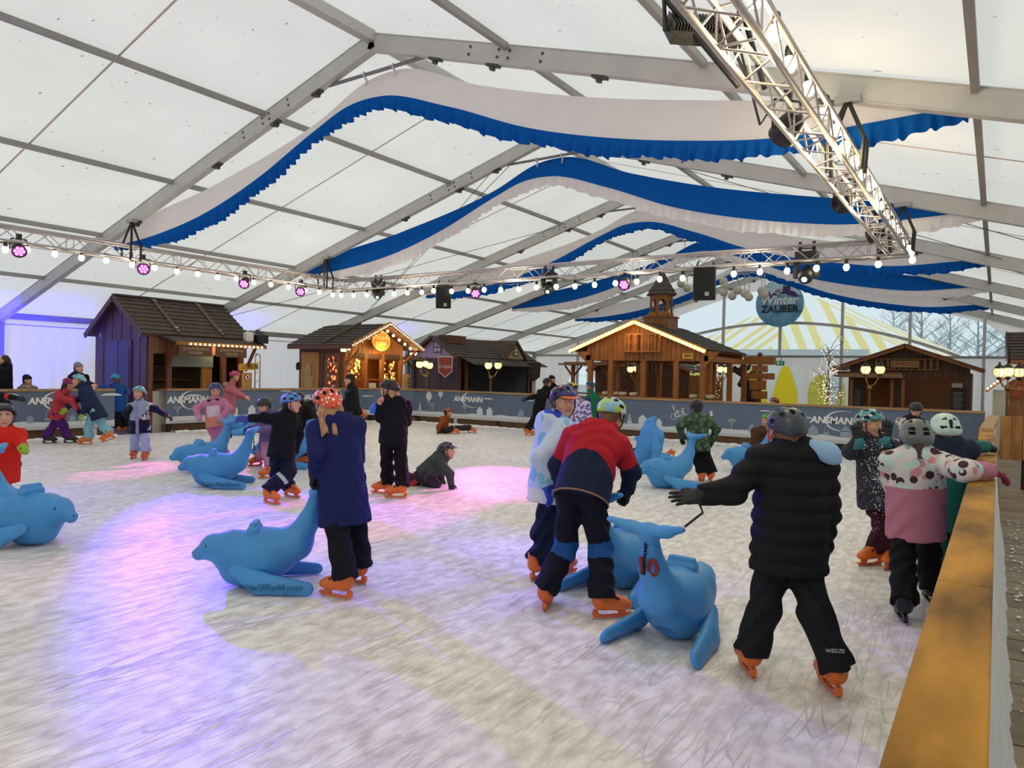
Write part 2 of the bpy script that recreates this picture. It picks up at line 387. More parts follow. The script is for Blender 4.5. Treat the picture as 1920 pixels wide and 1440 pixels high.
# side walls: hanging sheets with folds
def curtain(y0, y1, x, z0, z1, parent, amp=.03, n=None, m=None, name='curtain'):
    n = n or int(abs(y1-y0)*10); b = MB(); V = []; Fs = []
    for i in range(n+1):
        t = i/n; o = amp*math.sin(i*1.9)+amp*.6*math.sin(i*.7+1)
        V += [(x+o, y0+(y1-y0)*t, z0), (x+o*.3, y0+(y1-y0)*t, z1)]
    Fs = [(2*i, 2*i+2, 2*i+3, 2*i+1) for i in range(n)]; b.add(V, Fs); return b.build(name, m or m_wall, parent, smooth=True)
WL = thing('wall_left', 'white tent side wall sheeting with upright folds', None, (XL, 8, GZ), kind='structure')
WR = thing('wall_right', 'white tent side wall sheeting', None, (XRT, 8, GZ), kind='structure')
for i in range(len(FY)-1):
    curtain(FY[i]+.1, FY[i+1]-.1, XL-.02, GZ, zroof(XL)-.12, WL); curtain(FY[i]+.1, FY[i+1]-.1, XRT+.02, GZ, zroof(XRT)-.12, WR)
    b = MB(); b.tube([(XL+.08, FY[i]+.1, zroof(XL)-.28), (XL+.08, FY[i+1]-.1, zroof(XL)-.28)], .018, 6); b.build('curtain_rail', mat('c8c7c3', .5), WL)
WB = thing('wall_front', 'white tent end wall behind the rink', None, (XR, FY[0], GZ), kind='structure')
b = MB(); b.add([(XL, FY[0], GZ), (XRT, FY[0], GZ), (XRT, FY[0], zroof(XRT)), (XR, FY[0], ZR), (XL, FY[0], zroof(XL))], [(0, 1, 2, 3, 4)]); b.build('end_sheet', m_wall, WB)
# back gable
WK = thing('wall_back', 'white gable end wall with clear film window above a crossbeam', None, (XR, GY, GZ), kind='structure')
ZB = 2.67
wtop = [(XL+4.6, ZB+.1), (-15.4, 3.5), (-12.4, 4.62), (-10.2, 5.35), (-7.93, 5.75), (-5, 5.15), (-2, 4.45), (-.49, 4.0), (.28, 3.48), (.9, ZB+.1)]
def topz(x):
    for (a, za), (c, zc) in zip(wtop[:-1], wtop[1:]):
        if a <= x <= c: return za+(zc-za)*(x-a)/(c-a)
    return ZB
b = MB(); N_ = 60
xs = sorted(set([XL+(XRT-XL)*i/N_ for i in range(N_+1)]+[XR]+[p[0] for p in wtop]))
for xa, xb in zip(xs[:-1], xs[1:]):
    b.quad((xa, GY, max(ZB, topz(xa))), (xb, GY, max(ZB, topz(xb))), (xb, GY, zroof(xb)), (xa, GY, zroof(xa)))
b.build('upper_sheet', m_wall, WK)
b = MB()
for xa, xb in zip(xs[:-1], xs[1:]):
    if topz(xa) > ZB or topz(xb) > ZB: b.quad((xa, GY+.02, ZB), (xb, GY+.02, ZB), (xb, GY+.02, max(ZB, topz(xb))), (xa, GY+.02, max(ZB, topz(xa))))
wn = b.build('window_1', glassy('e6f2f4', .16, .25), None); tag(wn, 'clear film gable window', None, None, 'structure')
for k in range(-4, 6):
    x = XR+2.49*k
    if k == 0: z1 = 4.1
    else: z1 = zroof(x)-.2
    b = MB(); b.box((x-.055, GY-.14, GZ if k not in (0,) else ZB), (x+.055, GY-.02, z1)); b.build('gable_post', m_alu, WK)
b = MB(); b.box((XL+.1, GY-.16, ZB-.05), (XRT-.1, GY-.06, ZB+.05)); b.build('crossbeam', m_alud, WK)
b = MB(); pts = [(x, GY-.1, 4.13-.032*(x-XR)**2) for x in np.linspace(XR-6.7, XR+6.7, 25)]
for p, q in zip(pts[:-1], pts[1:]): b.beam(p, q, .06, .12)
b.build('arch_beam', m_alu, WK)
# lower sheeting with door opening and arched windows
ops = [(-9.55, -7.15, 2.25, 'door'), (-6.75, -5.25, 1.95, 'arch'), (-18.4, -16.9, 2.1, 'arch'), (-12.2, -11.2, 1.9, 'arch')]
b = MB(); edges = sorted(set([XL, XRT]+[o[0] for o in ops]+[o[1] for o in ops]))
for xa, xb in zip(edges[:-1], edges[1:]):
    op = [o for o in ops if abs(o[0]-xa) < 1e-6 and abs(o[1]-xb) < 1e-6]
    n = max(2, int((xb-xa)*9)) if not op or op[0][3] == 'door' else 16
    for i in range(n):
        x0, x1 = xa+(xb-xa)*i/n, xa+(xb-xa)*(i+1)/n
        def yo(x): return GY+.04*math.sin(x*11)+.02*math.sin(x*23+1)
        if not op: lo0 = lo1 = GZ
        elif op[0][3] == 'door': lo0 = lo1 = op[0][2]
        else:
            c, rr = (xa+xb)/2, (xb-xa)/2
            f = lambda x: op[0][2]-rr+math.sqrt(max(0, rr*rr-(x-c)**2)); lo0, lo1 = f(x0), f(x1)
            b.quad((x0, yo(x0), GZ), (x1, yo(x1), GZ), (x1, yo(x1), .55), (x0, yo(x0), .55))
        b.quad((x0, yo(x0), lo0), (x1, yo(x1), lo1), (x1, GY, ZB), (x0, GY, ZB))
b.build('lower_sheet', m_wall, WK, smooth=True)
n = 1
for xa, xb, zt, kd in ops:
    if kd != 'arch': continue
    n += 1; c, rr = (xa+xb)/2, (xb-xa)/2; b = MB(); poly = [(xa, GY+.03, .55), (xb, GY+.03, .55)]+[(c+rr*math.cos(a), GY+.03, zt-rr+rr*math.sin(a)) for a in np.linspace(0, PI, 13)]
    b.add(poly, [tuple(range(len(poly)))]); w = b.build('window_%d' % n, glassy('e6f2f4', .16, .25)); tag(w, 'arched clear film window in the gable wall', None, None, 'structure')
    b = MB()
    for t in (.33, .66): b.beam((xa+(xb-xa)*t, GY+.0, .55), (xa+(xb-xa)*t, GY+.0, zt-.12), .012, .012)
    for t in (.4, .7): b.beam((xa, GY+.0, .55+(zt-.55)*t), (xb, GY+.0, .55+(zt-.55)*t), .012, .012)
    b.build('muntin', mat('b9c4c6', .5), w)
# ================================================================== ice and floors
def ice_mat():
    m, N, L, P = _new('ice_surface')
    tc = N.new('ShaderNodeTexCoord')
    def noise(sc, det=5, st=(1, 1, 1), rot=0):
        mp = N.new('ShaderNodeMapping'); mp.inputs['Scale'].default_value = st; mp.inputs['Rotation'].default_value = (0, 0, rot); L.new(tc.outputs['Object'], mp.inputs[0])
        t = N.new('ShaderNodeTexNoise'); t.inputs['Scale'].default_value = sc; t.inputs['Detail'].default_value = det; L.new(mp.outputs[0], t.inputs['Vector']); return t
    # blade scratches: thin arcs where a warped noise crosses its middle value
    def scratch(sc, rot, wd, st):
        t = noise(sc, 1.5, st, rot); s1 = N.new('ShaderNodeMath'); s1.operation = 'SUBTRACT'; s1.inputs[1].default_value = .5; L.new(t.outputs[0], s1.inputs[0])
        s2 = N.new('ShaderNodeMath'); s2.operation = 'ABSOLUTE'; L.new(s1.outputs[0], s2.inputs[0])
        s3 = N.new('ShaderNodeMapRange'); s3.inputs[1].default_value = 0; s3.inputs[2].default_value = wd; s3.inputs[3].default_value = 1; s3.inputs[4].default_value = 0; L.new(s2.outputs[0], s3.inputs[0]); return s3.outputs[0]
    def mx(a, b, op='MAXIMUM'):
        q = N.new('ShaderNodeMath'); q.operation = op; L.new(a, q.inputs[0])
        if isinstance(b, float): q.inputs[1].default_value = b
        else: L.new(b, q.inputs[1])
        return q.outputs[0]
    sc = mx(mx(scratch(2.4, .4, .007, (1, .16, 1)), scratch(2.8, 2.05, .007, (1, .2, 1))), mx(mx(scratch(5, 1.25, .013, (1, .10, 1)), scratch(6, 2.7, .013, (1, .14, 1))), scratch(8, .1, .016, (1, .10, 1))))
    brk = noise(2.2, 3); sc = mx(sc, mx(mx(brk.outputs[0], 3.2, 'MULTIPLY'), .95, 'SUBTRACT'), 'MULTIPLY')
    big = noise(.55, 6); fine = noise(11, 9, (1, .6, 1), 1.1)
    rp = N.new('ShaderNodeValToRGB'); L.new(fine.outputs[0], rp.inputs[0])
    rp.color_ramp.elements[0].position = .35; rp.color_ramp.elements[0].color = (*lin('d9d5d1'), 1); rp.color_ramp.elements[1].position = .62; rp.color_ramp.elements[1].color = (*lin('fbfaf8'), 1)
    r2 = N.new('ShaderNodeValToRGB'); L.new(big.outputs[0], r2.inputs[0]); r2.color_ramp.elements[0].position = .35; r2.color_ramp.elements[0].color = (.87, .865, .86, 1); r2.color_ramp.elements[1].position = .65; r2.color_ramp.elements[1].color = (1, 1, 1, 1)
    m1 = N.new('ShaderNodeMix'); m1.data_type = 'RGBA'; m1.blend_type = 'MULTIPLY'; m1.inputs[0].default_value = 1; L.new(rp.outputs[0], m1.inputs[6]); L.new(r2.outputs[0], m1.inputs[7])
    m2 = N.new('ShaderNodeMix'); m2.data_type = 'RGBA'; L.new(mx(sc, .36, 'MULTIPLY'), m2.inputs['Factor']); L.new(m1.outputs[2], m2.inputs[6]); m2.inputs[7].default_value = (*lin('858079'), 1)
    L.new(m2.outputs[2], P.inputs['Base Color']); P.inputs['Roughness'].default_value = .42; P.inputs['Specular IOR Level'].default_value = .35
    bp = N.new('ShaderNodeBump'); bp.inputs['Strength'].default_value = .35; bp.inputs['Distance'].default_value = .01
    L.new(mx(fine.outputs[0], mx(sc, .8, 'MULTIPLY'), 'SUBTRACT'), bp.inputs['Height']); L.new(bp.outputs[0], P.inputs['Normal'])
    return m
m_ice = ice_mat()
BX, BY = -17.0, 18.1
b = MB(); b.box((BX+.06, -9.0, -.06), (-.02, BY+.02, 0)); f = b.build('floor', m_ice, None, org=(0, 0, 0)); tag(f, 'white scratched ice of the skating rink', None, None, 'structure')
m_gr = mat('6f5f4c', .55, c2='8a7a66', vscale=2.2, bump=.4, bscale=14)
b = MB(); b.box((XL, FY[0], -.3), (XRT, GY, -.065)); f2 = b.build('floor_surround', m_gr, None, org=(0, 0, 0)); tag(f2, 'brown wet walkway around the rink', None, None, 'structure')
# walkway boards beside the barrier, seen past the rail
wk = thing('floor_walkway', 'brown wooden walkway boards beside the barrier', None, (1, 5, -.06), kind='structure')
m_wb = mat('7c6a50', .5, c2='9a8766', vscale=9, stretch=(.2, 1, 1), bump=.3, bscale=30); m_wb2 = mat('6b5a45', .5, c2='877457', vscale=9, stretch=(.2, 1, 1), bump=.3, bscale=30)
for i in range(34):
    y = .3+i*.42; b = MB(); b.box((.06, y, -.065), (2.6, y+.405, -.045+.004*random.random())); b.build('board', m_wb if i % 3 else m_wb2, wk)
# outside
b = MB(); b.box((-90, GY+.1, -.4), (90, 140, -.25)); f3 = b.build('ground_outside', mat('a9aaa6', .8, var=.1), None, org=(0, 0, 0)); tag(f3, 'grey ground outside the tent', None, None, 'structure')
ct = thing('circus_tent', 'big top tent with yellow and white stripes outside the gable window', 'tent', (-5, 50, -.2))
m_y = mat('f0dc8a', .7); m_w2 = mat('f4f4ee', .7)
ap = aty(1512, 545, 50); c0 = np.array([ap[0], 50, 0]); RB, ZE, NS = 9.5, 3.0, 8
for k in range(NS):
    a0, a1 = 2*PI*(k-.0)/NS-PI/2, 2*PI*(k+1)/NS-PI/2
    A = np.array([c0[0]+RB*math.cos(a0), c0[1]+RB*math.sin(a0), ZE]); B = np.array([c0[0]+RB*math.cos(a1), c0[1]+RB*math.sin(a1), ZE]); T = np.array([c0[0], c0[1], ap[2]])
    nst = 8; bs = [MB(), MB()]; Mid = (A+B)/2
    for j in range(nst):                                   # stripes run parallel to the middle of each facet
        for sg in (-1, 1):
            t0, t1 = j/nst, (j+1)/nst; E_ = B if sg > 0 else A
            def bot(t): return Mid+(E_-Mid)*t
            def top(t): return T+(E_-T)*t
            bs[j % 2].quad(bot(t0), bot(t1), top(t1), top(t0))
    for q, mm in zip(bs, (m_w2, m_y)): q.build('stripe', mm, ct)
    bw = MB(); bw.quad(A, B, B-np.array([0, 0, ZE+.2]), A-np.array([0, 0, ZE+.2])); bw.build('side_wall', mat('ecd640', .7) if k % 2 else m_w2, ct)
# pennant shaped yellow panels seen through the doorway
st = thing('striped_marquee', 'white and yellow scalloped marquee seen through the tent doorway', 'marquee', (-9, 38, -.2))
for i in range(5):
    x = -12.6+1.5*i; b = MB(); b.box((x, 38, -.2), (x+1.5, 38.05, 3.2)); b.build('panel', mat('dfe8ea', .7), st)
    b = MB(); b.prism([(x+.75+.62*math.sin(PI*min(1, (1-t)*1.3)/2)*s, 37.98, -.2+2.9*t) for s, ts in ((-1, np.linspace(0, 1, 8)), (1, np.linspace(1, 0, 8)[1:])) for t in ts], (0, -.03, 0)); b.build('pennant', mat('e9d21c', .6), st)
for i, (px, Y, hh) in enumerate(((1672, 94, 11), (1724, 64, 8.5), (1778, 82, 10), (1830, 73, 9), (1884, 104, 12))):
    p = aty(px, 700, Y); tr = thing('bare_tree', ('bare winter tree outside, behind the %s gable pane' % ('striped big top beside the centre', 'second pane right of the round sign', 'pane over the wooden food hut', 'pane left of the corner hut', 'last pane by the corner hut')[i]), 'tree', (p[0], Y, -.3), 'bare trees outside the gable')
    b = MB(); b.tube([(p[0], Y, -.3), (p[0]+.1, Y, hh*.5), (p[0], Y, hh)], [.18, .1, .03], 6); b.build('trunk', mat('8c9a9a', .8), tr)
    b = MB()
    for j in range(46):
        z = hh*(.25+.7*random.random()); a = random.random()*6.28; l = (hh-z)*.35+.6; q = np.array([p[0]+l*math.cos(a), Y+l*math.sin(a), z+l*.7]); b.tube([(p[0], Y, z), q], [.04, .012], 4, False)
        for _ in range(3): a2 = random.random()*6.28; b.tube([(q+np.array([p[0], Y, z]))/2, q+np.array([.5*math.cos(a2), .5*math.sin(a2), .35])], [.02, .008], 3, False)
    b.build('branches', mat('9aa9aa', .8), tr)['kind'] = 'stuff'
# ================================================================== rink barriers
ZT = 1.07
m_rail = wood('9c7338', 'c0945a', 'x', 2.0, .5); m_railx = wood('8f6c44', 'b08a58', 'x', 2.0, .5)
m_rail2 = mat('6e4c14', .62, c2='c48c2e', vscale=3.0, stretch=(1.6, .5, 1), bump=.12, bscale=50, spec=.2)
m_ban = mat('5b6b83', .55, var=.05, vscale=2); m_prt = mat('cfd2d6', .6); m_prt2 = mat('8b9bb0', .6); m_snow = mat('eceef0', .7, var=.04, bump=.3, bscale=20)
m_dk = mat('2a2320', .8)
def flat_on(org, r, s=1.0, nrmv=None):
    """returns f(u, v) -> world point on a banner plane"""
    org = np.asarray(org, float); r = nrm(r); n = nrm(nrmv)
    return lambda u, v, k=0.004: org+r*u*s+UP*v*s+n*k
def print_strip(parent, P, L, seed, logos=()):
    """village print along the foot of a banner: snow, houses, firs, bare trees, clouds, flakes"""
    R = random.Random(seed); b = MB(); c = MB(); u = 0
    pts = [];
    while u < L: pts.append((u, .07+.05*R.random())); u += .35
    pts.append((L, .09))
    for (a, za), (d, zd) in zip(pts[:-1], pts[1:]): b.quad(P(a, 0), P(d, 0), P(d, zd), P(a, za))
    u = .2
    while u < L-.4:
        k = R.random(); w = .12+.12*R.random(); g = (b, c)[R.random() < .45]
        if k < .35: g.add([P(u, .08, .006), P(u+w, .08, .006), P(u+w, .08+w*.7, .006), P(u+w/2, .08+w*1.2, .006), P(u, .08+w*.7, .006)], [(0, 1, 2, 3, 4)])
        elif k < .6:
            for j in range(3): g.add([P(u+.02*j, .12+.07*j, .006), P(u+.16-.02*j, .12+.07*j, .006), P(u+.08, .24+.07*j, .006)], [(0, 1, 2)])
        else:
            def st(a, z, ang, l, d):
                a2, z2 = a+l*math.sin(ang), z+l*math.cos(ang); w_ = .006; g.quad(P(a-w_, z, .006), P(a+w_, z, .006), P(a2+w_*.6, z2, .006), P(a2-w_*.6, z2, .006))
                if d:
                    for q in (-.55, 0, .5): st(a2, z2, ang+q, l*.62, d-1)
            st(u+.1, .08, 0, .13, 3)
        u += .22+.5*R.random()
    for i in range(int(L*2.2)):
        a, z = R.random()*L, .48+.3*R.random()
        if R.random() < .25:
            w = .10+.12*R.random(); b.add([P(a+w*math.cos(t)*(1 if math.sin(t) > 0 else 1.15), z+w*.22*max(-.25, math.sin(t)), .006) for t in np.linspace(0, 6.28, 14)[:-1]], [tuple(range(13))])
        else: b.add([P(a+.009*math.cos(t), z+.009*math.sin(t), .006) for t in (0, 1.57, 3.14, 4.71)], [(0, 1, 2, 3)])
    o = b.build('snow_village_print', m_prt, parent); o['kind'] = 'stuff'; o = c.build('grey_village_print', m_prt2, parent); o['kind'] = 'stuff'
m_logo = mat('e6e6e4', .6)
def logo(parent, P, u, v, w, r, n):
    text('lettering', 'ANSMANN', parent, P(u, v, .008), r, UP, w*.215, m_logo, .002, shear=.12, offset=.008)
    b = MB()
    for s0, s1, wd in ((.62*PI, 1.55*PI, 1),):
        T = np.linspace(.30*PI, 1.72*PI, 22)
        for i in range(21):
            def q(t, k): return P(u+.16*w+(.42*w+k)*1.0*math.cos(t)*.9, v+(.235*w+k*.6)*math.sin(t), .006)
            k0 = .045*w*math.sin(PI*i/21); k1 = .045*w*math.sin(PI*(i+1)/21); b.quad(q(T[i], -k0), q(T[i], k0*.2), q(T[i+1], k1*.2), q(T[i+1], -k1))
    b.build('swoosh', m_logo, parent)
def barrier(label, p, q, nin, seed, logos=(), post=1.6, rail=m_railx):
    """p -> q along the ground, nin points into the rink"""
    p, q, n = np.array([*p, 0.0]), np.array([*q, 0.0]), np.array([*nin, 0.0]); r = nrm(q-p); L = np.linalg.norm(q-p)
    t = thing('rink_barrier', label, 'barrier', (p+q)/2, 'barriers around the rink')
    b = MB(); b.beam(p+UP*(ZT-.025)-n*.03, q+UP*(ZT-.025)-n*.03, .15, .05); b.build('rail', rail, t)
    b = MB(); b.beam(p+UP*.62, q+UP*.62, .02, .84); b.build('banner', m_ban, t)
    b = MB(); b.beam(p+UP*.235+n*.012, q+UP*.235+n*.012, .02, .07); b.build('kick_strip', mat('b9bcc0', .5), t)
    b = MB(); b.beam(p+UP*.1-n*.12, q+UP*.1-n*.12, .08, .16); b.build('footer_beam', mat('6a4a2c', .7, var=.2), t)
    for i in range(int(L/post)+1):
        c = p+r*min(L, .12+i*post)-n*.06; b = MB(); b.box(c+np.array([-.05, -.05, 0]), c+np.array([.05, .05, .95])); b.build('post', mat('c3c5c8', .5) if i % 2 else m_dk, t)
    P = flat_on(p+n*.012+UP*.27 if np.cross(n, r)[2] > 0 else q+n*.012+UP*.27, r if np.cross(n, r)[2] > 0 else -r, 1, n)
    rr = r if np.cross(n, r)[2] > 0 else -r
    print_strip(t, P, L, seed)
    for (px, vy, w) in logos:
        c = pix_on(px, vy, p, n); u = float((c-(P(0, 0, 0)))@rr); logo(t, P, u, c[2]-.27, w, rr, n)
    return t, P, rr
def pix_on(px, py, p0, n):
    d = ray(px, py); return CO+d*(((np.asarray(p0)-CO)@n)/(d@n))
tb, Pb, rb = barrier('long grey banner barrier along the far side of the rink, below the wooden gazebo', (-15.9, BY), (-.2, BY), (0, -1), 3, ((878, 749, 1.05), (1566, 789, 1.0)))
# bicycle mark and the S of the lettering beside it
c = pix_on(1274, 777, (0, BY, 0), np.array([0, -1.0, 0])); b = MB()
def ring(cx, cz, R_, w=.012, n=14):
    for i in range(n):
        a0, a1 = 2*PI*i/n, 2*PI*(i+1)/n
        b.quad(*[(c[0]+cx+rr_*math.cos(a), BY-.02, c[2]+cz+rr_*math.sin(a)) for rr_, a in ((R_-w, a0), (R_, a0), (R_, a1), (R_-w, a1))])
ring(-.14, -.06, .09); ring(.16, -.06, .09); ring(-.16, .2, .045)
for (x0, z0, x1, z1) in ((-.14, -.06, -.06, .08), (-.06, .08, .1, .08), (.1, .08, .02, -.06), (.02, -.06, -.14, -.06), (.02, -.06, -.08, .12), (.16, -.06, .09, .15), (.05, .16, .12, .16), (-.16, .15, -.12, .08)):
    b.beam((c[0]+x0, BY-.02, c[2]+z0), (c[0]+x1, BY-.02, c[2]+z1), .004, .016, (0, 0, 1) if abs(z1-z0) < abs(x1-x0) else (1, 0, 0))
b.build('bicycle_mark', m_logo, tb)
c = pix_on(1334, 776, (0, BY, 0), np.array([0, -1.0, 0])); text('lettering', 'S', tb, c+np.array([0, -.02, 0]), (1, 0, 0), UP, .17, m_logo, .002, offset=.008)
for px, py, s in ((805, 743, .16), (827, 738, .12)):          # two printed balloons
    c = pix_on(px, py, (0, BY, 0), np.array([0, -1.0, 0])); b = MB()
    b.add([(c[0]+s*.75*math.cos(t)*(1 if math.sin(t) > 0 else math.cos(math.asin(-math.sin(t)))**.6), BY-.019, c[2]+s*math.sin(t)) for t in np.linspace(0, 2*PI, 18)[:-1]], [tuple(range(17))])
    b.box((c[0]-s*.18, BY-.022, c[2]-s*1.35), (c[0]+s*.18, BY-.018, c[2]-s*1.1)); b.build('balloon_print', m_prt, tb)
barrier('short curved corner piece of the banner barrier by the ticket hut', (BX, 17.1), (-15.9, BY), (.7, -.7), 11, post=.9)
tl, Pl, rl = barrier('grey banner barrier at the skate rental hut, running to the far corner', (BX, 10.2), (BX, 17.1), (1, 0), 5, ((352, 750, 1.05),))
c = pix_on(571, 745, (BX, 0, 0), np.array([1.0, 0, 0])); text('lettering', 'ERBAU', tl, c+np.array([.02, 0, 0]), rl, UP, .2, m_logo, .002, offset=.01)
barrier('grey banner barrier below the blue lit tent wall, by the opening', (BX, .4), (BX, 8.95), (1, 0), 8, ((98, 752, .9),))
# the near barrier: worn plank rail with ice-caked outer face
tr = thing('rink_barrier', 'near rink barrier with a worn yellow plank rail, running past the pink jacket', 'barrier', (-.06, 8, 0), 'barriers around the rink')
ZN = 1.0
rp = [(-.14, .004, -.6), (-.14, .004, 2.6), (-.14, .004, 6.6), (-.165, -.005, 9.6), (-.205, -.03, 12.4), (-.175, .005, 15.0), (-.15, .04, 17.9)]
for i, ((a0, b0, y0), (a1, b1, y1)) in enumerate(zip(rp[:-1], rp[1:])):
    b = MB(); V = [(a0, y0+.004, ZN-.045), (b0, y0+.004, ZN-.045), (b1, y1, ZN-.045), (a1, y1, ZN-.045), (a0, y0+.004, ZN), (b0, y0+.004, ZN), (b1, y1, ZN), (a1, y1, ZN)]
    b.add(V, [(0, 3, 2, 1), (4, 5, 6, 7), (0, 1, 5, 4), (1, 2, 6, 5), (2, 3, 7, 6), (3, 0, 4, 7)])
    o = b.build('rail_plank', m_rail2 if i < 4 else m_rail, tr); md = o.modifiers.new('round', 'BEVEL'); md.width = .006; md.segments = 2
b = MB(); b.box((-.115, -.6, .24), (-.1, 17.9, ZN-.045)); b.build('banner', m_ban, tr)
b = MB(); b.box((-.1, -.6, .0), (-.01, 17.9, ZN-.045)); b.build('core_board', mat('cfd2d0', .6), tr)
# ice caked on the outer face (bulging towards the foot)
b = MB(); nz_, ny_ = 10, 150; V = []
for j in range(ny_+1):
    y = -.5+9.5*j/ny_
    for k in range(nz_+1):
        t = k/nz_; z = ZN-.05-(ZN+.0)*t; bulge = .002+.05*t+.045*t**3+.006*math.sin(y*9+t*5)*t+.006*rng.standard_normal()*t
        V.append((bulge, y, z))
b.add(V, [(j*(nz_+1)+k, (j+1)*(nz_+1)+k, (j+1)*(nz_+1)+k+1, j*(nz_+1)+k+1) for j in range(ny_) for k in range(nz_)])
b.build('ice_crust', mat('dfe3e0', .45, var=.06, bump=.4, bscale=25), tr, smooth=True)
# snow crumbs on the walkway and scraped snow along the far barriers
b = MB()
for i in range(230):
    y = .8+10*rng.random()**1.3; x = .12+abs(rng.normal(0, .10))+.02; r_ = .005+.016*rng.random()**2; b.ball((x, y, -.035+r_*.3), r_, 6, 4, (1, 1.3, .45))
o = b.build('snow_crumbs', m_snow, None, True); tag(o, 'crumbs of snow scattered on the walkway beside the near barrier', 'snow', None, 'stuff')
def ridge(pts, w, h, label, seed):
    R = np.random.default_rng(seed); b = MB(); prof = 7; V = []
    P = [np.array([*p, 0.0]) for p in pts]; cum = [0]
    for p, q in zip(P[:-1], P[1:]): cum.append(cum[-1]+np.linalg.norm(q-p))
    n = int(cum[-1]/.09)
    for i in range(n+1):
        s = cum[-1]*i/n; k = max(j for j in range(len(P)-1) if cum[j] <= s+1e-9); d = nrm(P[k+1]-P[k]); c = P[k]+d*(s-cum[k]); nn = np.array([-d[1], d[0], 0])
        hh = h*(.5+.8*R.random()); ww = w*(.7+.6*R.random())
        for j in range(prof): a = PI*j/(prof-1); V.append(c+nn*ww*math.cos(a)+UP*(hh*math.sin(a)-.004))
    b.add(V, [(i*prof+j, (i+1)*prof+j, (i+1)*prof+j+1, i*prof+j+1) for i in range(n) for j in range(prof-1)])
    o = b.build('scraped_snow', m_snow, None, True); tag(o, label, 'snow', None, 'stuff')
ridge([(-.3, BY-.1), (-15.8, BY-.1), (BX+.16, 17.0), (BX+.16, 10.3)], .1, .045, 'low ridge of scraped snow along the far banner barriers', 4)
ridge([(BX+.16, 8.9), (BX+.16, 2)], .1, .04, 'low ridge of scraped snow under the banner by the blue lit wall', 5)
# plank fence closing the walkway beyond the near barrier
pf = thing('plank_fence', 'fence of upright honey coloured planks behind the near barrier', 'fence', (2.4, 14.2, -.06))
for i in range(30):
    x = .05+i*.155; b = MB(); b.box((x, 14.16+.012*random.random(), .42+.02*random.random()), (x+.147, 14.2, 1.12)); b.build('plank', (wood('9a6a34', 'c08a48', 'z', 2.5), wood('8a5a2a', 'b27c3e', 'z', 3.0), wood('a87840', 'c89858', 'z', 2.0))[i % 3], pf)
for z in (.55, 1.0):
    b = MB(); b.box((.05, 14.2, z-.04), (4.7, 14.26, z+.04)); b.build('cross_rail', m_railx, pf)
for x in (.4, 2.3, 4.4):
    b = MB(); b.box((x-.05, 14.2, -.065), (x+.05, 14.3, 1.1)); b.build('fence_post', m_dk, pf)

# ================================================================== swags under the roof
d_top = [(-15.48, 4.18), (-14.77, 4.45), (-12.08, 4.96), (-9.25, 5.66), (-8.18, 6.08), (-7.58, 6.12), (-6.04, 5.58), (-4.37, 5.1), (-2.99, 4.8), (-1.82, 4.58), (-1.1, 4.46), (-.28, 4.26)]
d_bot = [(-15.48, 4.1), (-13.8, 4.2), (-12.07, 4.47), (-10.57, 4.91), (-9.24, 5.44), (-8.46, 5.7), (-7.78, 5.72), (-6.49, 5.33), (-5.15, 4.81), (-3.99, 4.5), (-2.97, 4.31), (-2.08, 4.2), (-1.65, 4.19), (-1.09, 4.21), (-.28, 4.24)]
d_ruf = [(-15.48, 4.0), (-13.79, 3.97), (-12.06, 4.17), (-10.56, 4.63), (-9.24, 5.2), (-8.46, 5.46), (-7.61, 5.48), (-6.49, 5.08), (-5.14, 4.59), (-3.98, 4.27), (-2.97, 4.09), (-2.08, 4.0), (-1.59, 3.97), (-1.09, 3.99), (-.28, 4.06)]
def smooth_interp(pts, x):
    X = np.array([p[0] for p in pts]); Z = np.array([p[1] for p in pts]); m = np.gradient(Z, X)
    i = np.clip(np.searchsorted(X, x)-1, 0, len(X)-2); h = X[i+1]-X[i]; t = (x-X[i])/h
    return (2*t**3-3*t**2+1)*Z[i]+(t**3-2*t**2+t)*h*m[i]+(-2*t**3+3*t**2)*Z[i+1]+(t**3-t**2)*h*m[i+1]
m_clw = membrane('f2ecee', .50, seed=1); m_clb = membrane('155bb0', .25, seed=2)
names = ['white cloth swag with a blue ruffle, nearest under the tent ridge', 'blue cloth swag with a white ruffle, second from the front', 'white cloth swag with a blue ruffle in the middle of the row', 'blue cloth swag with a white ruffle, above the moving head lamp', 'white cloth swag with a blue ruffle, hindmost, above the round sign']
